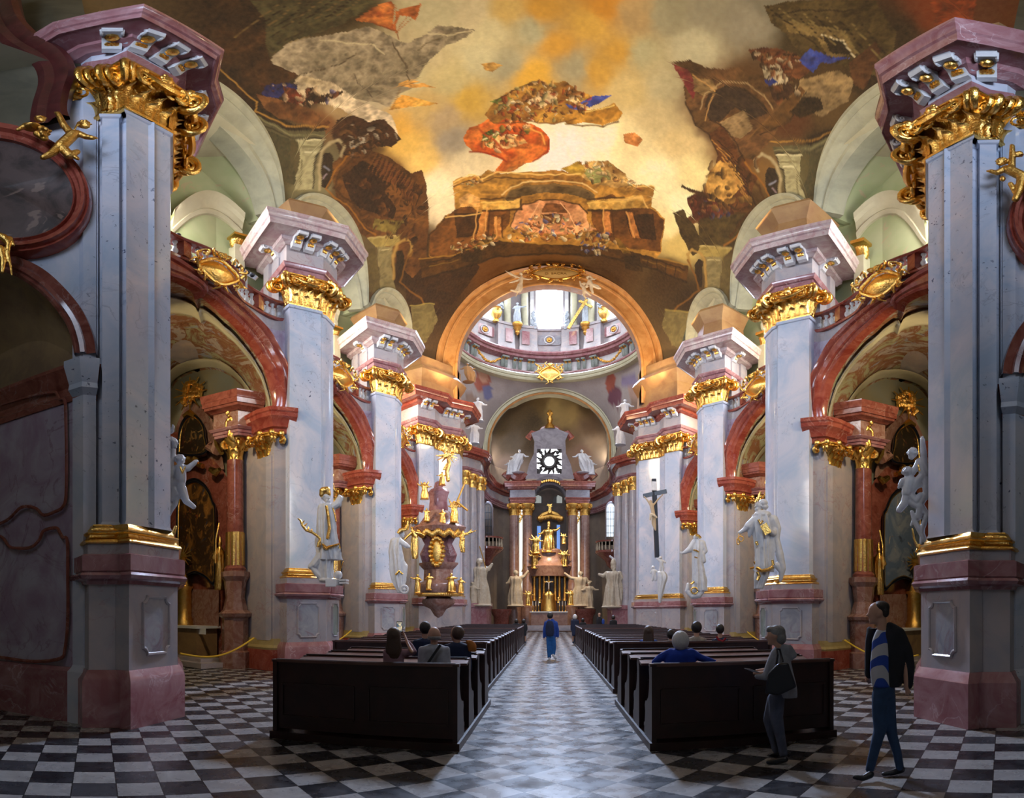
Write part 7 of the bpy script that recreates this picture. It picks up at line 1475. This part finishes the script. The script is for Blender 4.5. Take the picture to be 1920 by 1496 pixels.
putto(f, 1094, 539, 3.2, dict(h=(.2, -2), hip=(.6, 2), a1=[(-1.4, -1), (-2, -3.4)], a2=[(1.6, -.6), (2.6, -.6)], l1=[(0, 4), (1.4, 6)], l2=[(2.6, 3.2), (4, 4.6)]), face=(.2, .6)); f.chain([(1112, 534, 3), (1120, 536, 3), (1126, 541, 2)]); f.done('figures', 'ivory', r)
# gold cartouche on the ring above the apse arch
cartouche(pt(1031, 700, 55.2), Vector((0, -1, 0)), 1.7, 1.3, 'gilded cartouche where the drum ring meets the apse arch', shield='gold')

for k_, (xc, mat_, lab) in enumerate(((1145, 'daylight2', 7), (915, 'darkniche', 8))):
    W_ = Fig(54.5); pts = [W_.p(xc-8, 1006), W_.p(xc-8, 958)]+[W_.p(xc-8*math.cos(PI*i/10), 956-12*math.sin(PI*i/10)) for i in range(11)]+[W_.p(xc+8, 958), W_.p(xc+8, 1006)]
    m = MB(); m.poly(pts); o_ = m.build('window_%d' % lab, M[mat_], smooth=False); struct(o_)
    c_ = sum(pts, Vector())/len(pts); out = [c_+(p-c_)*1.28 for p in pts]; fr = MB().band(pts, out, Vector((0, -1, 0)), [(0, 0), (0, .25), (.4, .35), (1, .2), (1, -.2)]).build('window_%d_frame' % lab, M['gablem'], o_, angle=30)
    m = MB()
    for j in range(3): m.tube([W_.p(xc-5+5*j, 1006, -.05), W_.p(xc-5+5*j, 950, -.05)], .03, 4)
    for j in range(4): m.tube([W_.p(xc-8, 960+13*j, -.05), W_.p(xc+8, 960+13*j, -.05)], .03, 4)
    m.build('window_%d_bars' % lab, M['leather'], o_)
# ================================================================ pulpit
f = Fig(31.2); X = lambda x, y, o=0: f.p(x, y, o)
r = thing('pulpit', 'red marble pulpit with gilded canopy figures on the left crossing pier', 'pulpit', X(826, 1110))
def lat(c, prof, mat, nm, sy=.85, n=24, fl=None): return MB().lathe(c, prof, n, sy=sy, fl=fl).build(nm, M[mat], r)
px2m = 31.2/F
def ypr(pts): return [(rr*px2m, (1150-y)*px2m*1.02) for rr, y in pts]
cpt = Vector((X(822, 1150).x, X(822, 1150).y, EH))
wav = lambda a: 1+.07*math.cos(4*a)+.03*math.cos(8*a)
lat(cpt, ypr([(1, 1158), (7, 1154), (11, 1147), (14, 1142), (24, 1137), (29, 1130), (28, 1124), (18, 1119)]), 'brownredm', 'foot_corbel', fl=wav)
lat(cpt, ypr([(18, 1122), (38, 1112), (42, 1102), (40, 1096), (26, 1090), (25, 1070), (29, 1066), (34, 1060), (34, 1057), (24, 1056)]), 'brownredm', 'basin', fl=wav)
lat(cpt, ypr([(23, 1060), (23, 1004), (26, 1000)]), 'pink', 'back_wall', fl=wav)
lat(cpt, ypr([(30, 1006), (44, 1001), (46, 996), (48, 992), (44, 988), (34, 984), (26, 972), (20, 962), (14, 958)]), 'brownredm', 'canopy', fl=wav)
lat(cpt, ypr([(12, 966), (17, 958), (15, 940), (17, 930), (19, 924), (14, 918), (8, 915), (6, 905), (3, 903)]), 'pink', 'canopy_turret', fl=wav)
g = Fig(30.4); 
for sx_ in (-1, 1):
    m = MB(); pts = [X(822+sx_*20, 1060), X(822+sx_*24, 1040, -.3), X(822+sx_*18, 1020, -.3), X(822+sx_*24, 1002, -.2)]; m.tube(pts, [.25, .32, .22, .3], 8); m.build('support_scroll', M['pink'], r)
m = MB(); rnd = random.Random(2)
for j in range(44): a = -PI+PI*j/43; m.ell(cpt+Vector((46*px2m*math.cos(a), 46*px2m*.85*math.sin(a), (1150-1003-3*math.sin(j))*px2m)), (.12, .12, .2), None, 6, 4)
for j in range(30): a = -PI+PI*j/29; m.ell(cpt+Vector((36*px2m*math.cos(a), 36*px2m*.85*math.sin(a), (1150-1115)*px2m)), (.12, .12, .12), None, 6, 4)
o_ = m.build('gilded_fringe', M['gold'], r); o_['kind'] = 'stuff'
m = MB(); q = X(819, 1034, -1.0)
for j in range(18): a = 2*PI*j/18; m.ell(q+Vector((.36*math.cos(a), -.05, .72*math.sin(a))), .12, None, 6, 5)
m.ell(q, (.3, .1, .62)); m.build('gilded_relief', M['gold'], r)
G = 'pulpit figures'
for i, (x, y0, y1, w_, lab, ar) in enumerate(((783, 1076, 1112, 1.0, 'small gilded figure standing on a bracket left of the pulpit', ((-1, -.2), (.5, .3))), (805, 1074, 1106, 1.2, 'gilded seated virtue on the left of the pulpit basin', ((-.6, .4), (.6, .2))), (846, 1074, 1110, 1.3, 'gilded seated virtue in front on the right of the pulpit basin', ((-.6, .3), (.8, .1))), (864, 1082, 1112, 1.1, 'gilded cherub at the right end of the pulpit basin', ((-.5, 0), (.8, .3))),
        (800, 952, 978, 1.2, 'gilded cherub on the left side of the pulpit canopy', ((-.5, -.2), (.6, .3))), (830, 955, 982, 1.4, 'gilded draped figure at the front of the pulpit canopy', ((-.6, .3), (.6, .2))), (852, 938, 980, 1.1, 'gilded angel with lance on the right of the pulpit canopy', ((-.6, .1), (1.0, .1))), (796, 903, 936, 1.3, 'gilded putto floating left above the canopy', ((-1, -.4), (1, .2))), (829, 884, 910, 1.4, 'gilded cluster figure on the canopy top', ((-1, .2), (1, .1))))):
    statuette('pulpit_figure', lab, 'gold', 30.3, x, y0, y1, G, arms=ar, seed=70+i, wide=w_, wings=2 if i in (6, 7) else 0)
f_ = Fig(30.2); r2 = root_for('gilded_angel', 'large gilded angel with hanging drapery at the left end of the pulpit canopy', 'statue', f_, 775, 1045, G)
f_.head(772, 990, 3, (.3, .8)); f_.chain([(774, 996, 4), (778, 1006, 4)]); f_.chain([(774, 998, 3), (764, 1006, 2), (758, 1012, 1.5)]); f_.robe([(778, 1000, 5), (777, 1015, 7), (777, 1032, 7), (778, 1048, 5)], 9, .2, .5); f_.chain([(778, 998, 4), (788, 1000, 3), (796, 1004, 2)]); f_.done('figure', 'gold', r2)
f_ = Fig(30.2); r2 = root_for('gilded_angel', 'gilded angel flying at the right end of the pulpit canopy', 'statue', f_, 870, 1030, G)
f_.head(868, 998, 3, (-.3, .8)); f_.wing(872, 1000, 894, 994, 8); f_.wing(872, 1004, 884, 992, 7); f_.chain([(868, 1002, 4), (866, 1012, 4)]); f_.robe([(867, 1008, 5), (866, 1022, 6), (868, 1036, 4)], 7, .2, .6); f_.chain([(868, 1004, 2), (858, 1006, 2)]); f_.done('figure', 'gold', r2)
g = Fig(30.3); r2 = thing('gilded_sunburst', 'gilded sunburst with rays on a post crowning the pulpit', 'ornament', g.p(840, 853)); rnd = random.Random(8)
for j in range(26): a = rnd.uniform(0, 2*PI); L = rnd.uniform(10, 28); g.m.tube([g.p(840, 853, rnd.uniform(-.2, .2)), g.p(840+L*math.cos(a), 853-L*.9*math.sin(a), rnd.uniform(-.4, .1))], [.09, .015], 4)
g.m.ell(g.p(840, 853), .22); g.m.build('rays', M['gold'], r2); g = Fig(30.3); g.chain([(840, 856, 3), (842, 870, 4), (838, 885, 4), (840, 900, 4)]); g.chain([(838, 870, 2), (832, 880, 2)]); g.done('flame_post', 'gold', r2)
g = Fig(30.2); r2 = thing('gilded_lance', 'thin gilded lance crossing beside the pulpit canopy', 'lance', g.p(857, 955)); g.m.tube([g.p(857, 940), g.p(873, 902)], .05, 5); g.m.tube([g.p(856, 940), g.p(877, 957)], .06, 5); g.m.build('shafts', M['dgold'], r2)
# ================================================================ crucifix on the right
g = Fig(31.4); r = thing('crucifix', 'large black crucifix with pale body on the right crossing pier', 'crucifix', g.p(1228, 1045))
g.m.tube([g.p(1226, 898), g.p(1232, 1045)], .16, 4); g.m.tube([g.p(1206, 930), g.p(1250, 921)], .15, 4); pieces(g.m, 'cross_beams', M['leather'], r)
g = Fig(31.0); g.head(1220, 941, 3.6, (-.3, .7)); g.chain([(1222, 947, 4.2), (1224, 958, 3.6), (1225, 966, 4)]); g.chain([(1219, 946, 2), (1214, 938, 1.7), (1208, 931, 1.2)]); g.chain([(1226, 946, 2), (1234, 936, 1.7), (1243, 927, 1.2)]); g.chain([(1225, 966, 3.4), (1224, 982, 2.4), (1229, 994, 1.6)]); g.chain([(1226, 966, 3.4), (1228, 982, 2.4), (1229, 994, 1.6)]); g.hand(1208, 931, -.5, -.8, 3); g.hand(1243, 927, .6, -.8, 3); g.done('body', 'corpus', r, .035)
g = Fig(30.8); g.chain([(1220, 964, 2.5), (1226, 966, 3), (1231, 970, 2)]); g.chain([(1220, 966, 2.5), (1219, 974, 2)]); g.done('loincloth', 'ivory', r, .035); g = Fig(31.1); g.m.box(g.p(1227, 911), (.28, .04, .5)); g.m.build('title_board', M['bone'], r, smooth=False)
f = Fig(31.0); r = root_for('putti_corbel', 'white corbel with putti and rocaille beneath the crucifix', 'sculpture', f, 1236, 1130)
putto(f, 1240, 1052, 3, dict(h=(-.6, -1.8), hip=(0, 2), a1=[(-1.5, -.4), (-2.6, -1.4)], a2=[(1.4, 0), (2.4, .8)], l1=[(-.5, 4), (-1, 6)], l2=[(1, 4), (1, 6)])); putto(f, 1226, 1070, 3, dict(h=(-.6, -1.8), hip=(0, 2), a1=[(-1.5, .4), (-2, 1.4)], a2=[(1.4, 0), (2.4, .8)], l1=[(-.5, 4), (-1, 6)], l2=[(1, 4), (1, 6)]))
f.robe([(1240, 1072, 8), (1242, 1082, 10), (1240, 1100, 7), (1238, 1115, 5), (1237, 1130, 2)], 7, .2, .8, seed=3); f.done('figures', 'bone', r)
# ================================================================ chapel altars
def chapel_altar(side, k):
    """side altar built at its place in the first bay; mirrored and repeated for the others"""
    w = side_word(side); TF[0] = T(side, k); near = k == 0
    pos = ('nearest', 'middle', 'farthest')[k]
    AP = [(-12.9, 17.3), (-9.3, 15.75)]; o_ = lambda x, y, dd=0: pt(x, y, hit(AP, x)+dd)
    r = thing('side_altar', '%s side altar in the %s chapels with red marble columns and painting' % (pos, w), 'altar', (-11, 16.4, 0), 'side altars')
    n = Vector((.4, -.92, 0)).normalized()
    # two red columns with gilded flutes on pedestals
    for x in ((441,) if not near else (441, 300)):
        c = o_(x, 1150, -.45); b = Vector((c.x, c.y, 0))
        MB().lathe(b, [(.52, 0), (.52, .5), (.42, .55), (.42, 1.55), (.5, 1.6), (.54, 1.7), (.4, 1.8), (.3, 2.2), (.36, 2.7), (.46, 2.85), (.46, 3.0), (.3, 3.05)], 8, rz=.4).build('column_pedestal', M['brownredm'], r, angle=20)
        MB().lathe(b, [(.34, 3.0), (.36, 3.1), (.28, 3.2), (.27, 4.3), (.26, 6.6)], 20).build('column', M['brownred'], r)
        MB().lathe(b, [(.29, 3.2), (.285, 4.25)], 20, fl=lambda a: 1+.06*math.cos(10*a)).build('gilded_fluting', M['gold'], r)
        m = MB(); 
        for j in range(10): an = 2*PI*j/10; nn = Vector((math.cos(an), math.sin(an), 0)); leaf(m, b+Vector((0, 0, 6.6))+nn*.22, nn, Vector((-nn.y, nn.x, 0)), .2, .4+.2*(j % 2), .12)
        for j in range(4): an = PI/4+PI/2*j; nn = Vector((math.cos(an), math.sin(an), 0)); volute(m, b+Vector((0, 0, 7.1))+nn*.32, nn, .15, .05)
        m.lathe(b+Vector((0, 0, 6.6)), [(.2, 0), (.26, .4), (.4, .6), (.4, .72)], 10); m.build('capital', M['gold'], r)
        p = [(b.x-.75, b.y+.55), (b.x-.5, b.y-.35), (b.x+.35, b.y-.4), (b.x+.75, b.y+.2)]
        zz = dict(ZB, ct=7.32, at=7.6, ft=8.15, ct2=8.75); entab(r, p, z=zz, oc=.42, fpath=p, frz='brownredm', arc='pink', crn='brownred')
    # body of the altar
    def slab(pts, dd, th, mat, nm, ang=20):
        m = MB(); kk = len(pts); vs = [o_(x, y, dd) for x, y in pts]; m.add(vs+[v-n*th for v in vs], [(i, (i+1) % kk, kk+(i+1) % kk, kk+i) for i in range(kk)]+[tuple(range(kk))]); return m.build(nm, M[mat], r, smooth=False)
    slab([(318, 1235), (318, 880), (345, 860), (372, 852), (400, 862), (420, 885), (428, 900), (428, 1235)], .25, .4, 'brownred', 'altar_wall')
    slab([(322, 870), (330, 800), (345, 765), (355, 745), (365, 757), (385, 765), (398, 800), (405, 835), (418, 860), (420, 880)], .3, .35, 'brownredm', 'upper_storey')
    # paintings with dark moulded frames
    def picture(pts, mat, nm, fr=.1, dd=-.1, par=r, c_=None):
        P = smoothc([o_(x, y, dd) for x, y in pts]+[o_(*pts[0], dd)], len(pts)*5); c = sum(P, Vector())/len(P)
        m = MB(); m.add([c-n*.0]+P, [(0, i, i+1) for i in range(1, len(P))]); m.build(nm, M[mat], par, smooth=False)
        ot = [c+(p-c)*(1+fr) for p in P]; MB().band(P, ot, n, [(0, 0), (0, .07), (.3, .1), (.55, .05), (1, .14), (1, -.1)]).build(nm+'_frame', M['leather'], par, angle=30); MB().tube(P, .035, 5).build(nm+'_gilt_edge', M['gold'], par)
    picture([(335, 1080), (334, 1000), (336, 940), (346, 915), (366, 905), (386, 918), (398, 945), (402, 960), (402, 1050), (400, 1090), (385, 1078), (366, 1070), (350, 1076)], 'altarpaint_r' if side > 0 else 'altarpaint', 'altarpiece', .08)
    picture([(336, 848), (339, 812), (346, 792), (358, 782), (370, 786), (380, 800), (383, 820), (385, 846), (360, 852)], 'smallpaint', 'upper_painting', .14, -.2)
    # gilded crown, cloud ornaments
    rnd = random.Random(5+k); m = MB(); c = o_(356, 738, -.3)
    for j in range(34): a = rnd.uniform(0, 2*PI); q = rnd.uniform(.1, .5); m.ell(c+Vector((q*math.cos(a), 0, q*math.sin(a)*.9)), rnd.uniform(.08, .16), None, 6, 4)
    for j in range(12): a = 2*PI*j/12; m.tube([c, c+Vector((.75*math.cos(a), 0, .7*math.sin(a)))], [.06, .02], 4)
    m.build('gilded_glory', M['gold'], r)
    m = MB()
    for P in ([(348, 860), (358, 866), (368, 858)], [(346, 780), (356, 774), (366, 780)], [(405, 812), (410, 835), (416, 850)], [(404, 770), (410, 780), (402, 790)], [(330, 868), (345, 873), (362, 868), (380, 874)], [(395, 880), (405, 886), (412, 880)]): m.tube([o_(x, y, -.3) for x, y in P], [.1, .14, .08, .1][:len(P)], 6)
    for j in range(16): m.ell(o_(345+rnd.uniform(-3, 25), 862+rnd.uniform(-4, 4), -.35), .09, None, 6, 4)
    pieces(m, 'gilded_scrolls', M['gold'], r)
    v = MB()
    for P in ([(398, 775), (404, 768), (400, 790), (410, 820), (404, 845), (392, 838), (398, 828)],): v.tube([o_(x, y, -.15) for x, y in P], [.12, .15, .14, .14, .2, .16, .08], 8)
    v.build('volute', M['brownredm'], r)
    # predella, tabernacle, mensa, steps
    slab([(322, 1175), (322, 1105), (410, 1105), (410, 1175)], -.1, .3, 'brownredm', 'predella')
    m = MB(); c = o_(346, 1160, -.55); m.lathe((c.x, c.y, 2.1 if 0 else c.z-.3), [(.35, 0), (.34, .2), (.26, .4), (.26, 1.3), (.35, 1.45), (.2, 1.7), (.08, 1.9)], 10); m.build('tabernacle', M['gold'], r)
    m = MB(); e = o_(356, 1180, -.75); m.box((e.x, e.y, .75), (2.3, .8, .9), -.43); m.build('mensa', M['ochre_gloss'], r, smooth=False)
    m = MB(); m.box((e.x, e.y, 1.24), (2.5, .95, .08), -.43); m.box((e.x+.17, e.y-.42, 1.12), (2.5, .02, .2), -.43); tag(m.build('altar_cloth', M['white_cloth'], smooth=False), 'white cloth on the %s side altar table on the %s' % (pos, w), 'cloth', 'side altar cloths')
    for q in range(2): m = MB(); m.box((e.x+.3+.1*q, e.y-.6-.35*q, .2-.1*q), (3.2+.5*q, .8, .16), -.43); m.build('step', M['pale'], r, smooth=False)
    c = o_(343, 1095, -.6); m = MB(); m.lathe((c.x, c.y, c.z-.35), [(.12, 0), (.1, .3), (.1, 1.2), (.2, 1.3)], 8)
    for j in range(14): a = 2*PI*j/14; m.tube([Vector((c.x, c.y, c.z+1.0)), Vector((c.x+.4*math.cos(a), c.y, c.z+1.0+.4*math.sin(a)))], [.05, .02], 4)
    m.build('gilded_monstrance', M['gold'], r)
    TF[0] = None
    # statues on the altar, as things of their own
    TF[0] = T(side, k)
    fd = hit(AP, 412)-.75; fg = Fig(fd); c_ = pt(412, 1106, fd)
    q = thing('gilded_saint_statue', 'gilded standing saint beside the painting of the %s %s side altar' % (pos, w), 'statue', c_, 'side altar saints')
    fg.head(413, 1020, 5, (-.5, .6)); fg.robe([(412, 1026, 5), (412, 1036, 9), (413, 1055, 9), (412, 1080, 10), (411, 1106, 10)], 8, .14, .8, seed=k); fg.chain([(405, 1034, 4), (400, 1046, 3), (404, 1052, 3)]); fg.chain([(418, 1034, 4), (421, 1046, 3), (416, 1054, 3)]); fg.chain([(413, 1014, 3), (412, 1004, 1)])
    fg.done('figure', 'gold', q, .03); fg = Fig(fd-.1); fg.m.tube([fg.p(404, 1056), fg.p(405, 1010), fg.p(411, 980)], .03, 5); fg.m.build('staff', M['gold'], q)
    fd = hit(AP, 438)-.9; fg = Fig(fd); q = thing('gilded_angel', 'gilded winged angel above the column of the %s %s side altar' % (pos, w), 'statue', pt(438, 828, fd), 'side altar angels')
    fg.head(428, 774, 6, (-.7, .5), hair=fg.m); fg.chain([(434, 784, 6), (440, 796, 6), (442, 802, 6)]); fg.wing(440, 784, 468, 760, 16); fg.chain([(430, 784, 3.5), (424, 792, 3), (424, 800, 2.4)]); fg.chain([(444, 786, 3), (450, 796, 2.5), (446, 804, 2)]); fg.robe([(440, 798, 7), (438, 806, 10), (434, 818, 8), (438, 828, 4)], 7, .2, .7, seed=k+3); fg.chain([(436, 815, 4), (442, 830, 2)]); fg.done('figure', 'gold', q, .03)
    fd = hit(AP, 402)-.5; fg = Fig(fd); q = thing('gilded_cherub', 'gilded cherub on the upper volute of the %s %s side altar' % (pos, w), 'statue', pt(402, 785, fd), 'side altar cherubs')
    fg.head(404, 758, 4, (.3, .8)); fg.chain([(402, 766, 4), (398, 775, 4), (406, 782, 3)]); fg.chain([(406, 766, 2.4), (414, 762, 2)]); fg.chain([(398, 766, 2.4), (392, 756, 2)]); fg.done('figure', 'gold', q, .03)
    # barrier rope
    a, b = Vector((-8.15, 14.9, .75)), Vector((-10.2, 12.2, .75)); a = pt(476, 1196, 17.0); b = pt(338, 1225, 14.6)
    m = MB(); m.tube([a.lerp(b, u)-Vector((0, 0, .28*math.sin(PI*u))) for u in [q_/12 for q_ in range(13)]], .025, 6); tag(m.build('barrier_rope', M['rope']), 'yellow barrier rope hung in front of the %s %s chapel' % (pos, w), 'rope', 'chapel ropes')
    TF[0] = None
for side in (-1, 1):
    for k in range(3): chapel_altar(side, k)
# floodlight on a stand in the left gallery
def flood(side, k, x, y, lab):
    TF[0] = T(side, k); g = Fig(15.6); r = thing('floodlight', lab, 'lamp', g.p(462, 530), 'gallery floodlights'); g.m.tube([g.p(462, 545), g.p(462, 512)], .03, 6); g.m.build('stand', M['bone'], r)
    m = MB(); a, b = g.p(443, 500), g.p(481, 522); t_ = (b-a).normalized(); 
    m.tube([a, b], .09, 4); m.build('housing', M['bone'], r, angle=20)
    for j in range(4): m = MB(); m.ell(a.lerp(b, .14+.24*j)+Vector((0, -.07, .02)), .075, None, 8, 6); m.build('lens', M['leather'], r)
    TF[0] = None
flood(-1, 0, 0, 0, 'white floodlight bar on a stand in the nearest left gallery')
# ================================================================ light and exposure
w = bpy.data.worlds.new('sky'); S.world = w; w.use_nodes = True
bg = w.node_tree.nodes['Background']; bg.inputs[0].default_value = (.75, .85, 1, 1); bg.inputs[1].default_value = 3.5
S.view_settings.view_transform = 'Standard'; S.view_settings.look = 'None'; S.view_settings.gamma = 1; S.view_settings.exposure = .05
S.cycles.max_bounces = 5; S.cycles.diffuse_bounces = 2; S.cycles.glossy_bounces = 3; S.cycles.use_denoising = True; S.cycles.sample_clamp_indirect = 4
S.cycles.caustics_reflective = False; S.cycles.caustics_refractive = False

def area(name, loc, target, size, power, col=(1, 1, 1), sy=None):
    l = bpy.data.lights.new(name, 'AREA'); l.energy = power; l.color = col; l.size = size
    if sy: l.shape = 'RECTANGLE'; l.size_y = sy
    o = bpy.data.objects.new(name, l); COL.objects.link(o); o.location = loc
    o.rotation_euler = (Vector(target)-Vector(loc)).to_track_quat('-Z', 'Y').to_euler(); return o
COOL, WARM, WHITE = (.62, .76, 1), (1, .66, .3), (1, .96, .9)
wl = area('west_window_light', (0, -5.5, 13), (0, 16, 14), 6, 700, COOL, 6); wl.data.spread = 1.35
for s in (-1, 1):
    for k in range(3):
        area('gallery_window_light', (s*9.8, 12.6+8.5*k, 14.5), (s*6.5, 16.5+8.5*k, 12.8), 2.0, (260, 420, 560)[k], ((1, .95, .9), (1, .86, .7), (1, .78, .52))[k], 3)
        gl = area('gallery_sky_light', (s*9.9, 10.5+8.5*k, 14.2), (-s*5, 14.5+8.5*k, 8.5), 2.0, 300 if k == 0 else 480, COOL, 3); gl.data.spread = 2.2
        area('cornice_uplight', (s*5.9, 16.9+8.5*k if k < 2 else 32.6, 15.7), (-s*1.5, 17+8.5*k, 25), .5, 260, (1, .74, .4))
        if k == 0: area('cornice_uplight', (s*5.5, 8.2, 15.7), (-s*1, 13, 25), .5, 300, (1, .8, .52)); 
        area('chapel_window_light', (s*13.5, 11+8.5*k, 6.0), (s*10, 17+8.5*k, 4), 1.6, 260, (1, .8, .55), 3)
        area('chapel_spotlight', (s*8.6, 10.5+8.5*k, 8.4), (s*11, 16.5+8.5*k, 5), .4, 170, (1, .78, .45))
el = area('east_drum_light', (0, 56.6, 35.5), (0, 22, 0), 2.6, 5200, (.55, .7, 1), 6); el.data.spread = 1.2
for i in range(8):
    a = 2*PI*i/8; p = ringp(a, 8.5, 36); area('drum_window_light', p.lerp(Vector((0, 47, p.z)), .06), (0, 47, 25), 2.4, 520, (.85, .92, 1), 6)
area('apse_window_light', (5.5, 54, 13), (-2, 60, 8), 2, 130, COOL, 5); area('apse_window_light', (-5.5, 54, 13), (2, 60, 8), 2, 130, COOL, 5)
area('apse_fill_light', (-5.3, 58.6, 17.6), (1, 62, 22), .8, 190, (1, .88, .7)); area('apse_fill_light', (5.3, 58.6, 17.6), (-1, 62, 22), .8, 190, (1, .88, .7)); al = area('altar_spotlight', (0, 51, 14), (0, 57.5, 5), .6, 200, (1, .75, .42)); al.data.spread = 1.0  # the two apse lamps are added, unseen, to brighten the semidome painting
area('arch_floodlight', (-5.5, 31.5, 15.6), (-4, 35, 20), .5, 120, WARM); area('arch_floodlight', (5.5, 31.5, 15.6), (4, 35, 20), .5, 120, WARM)
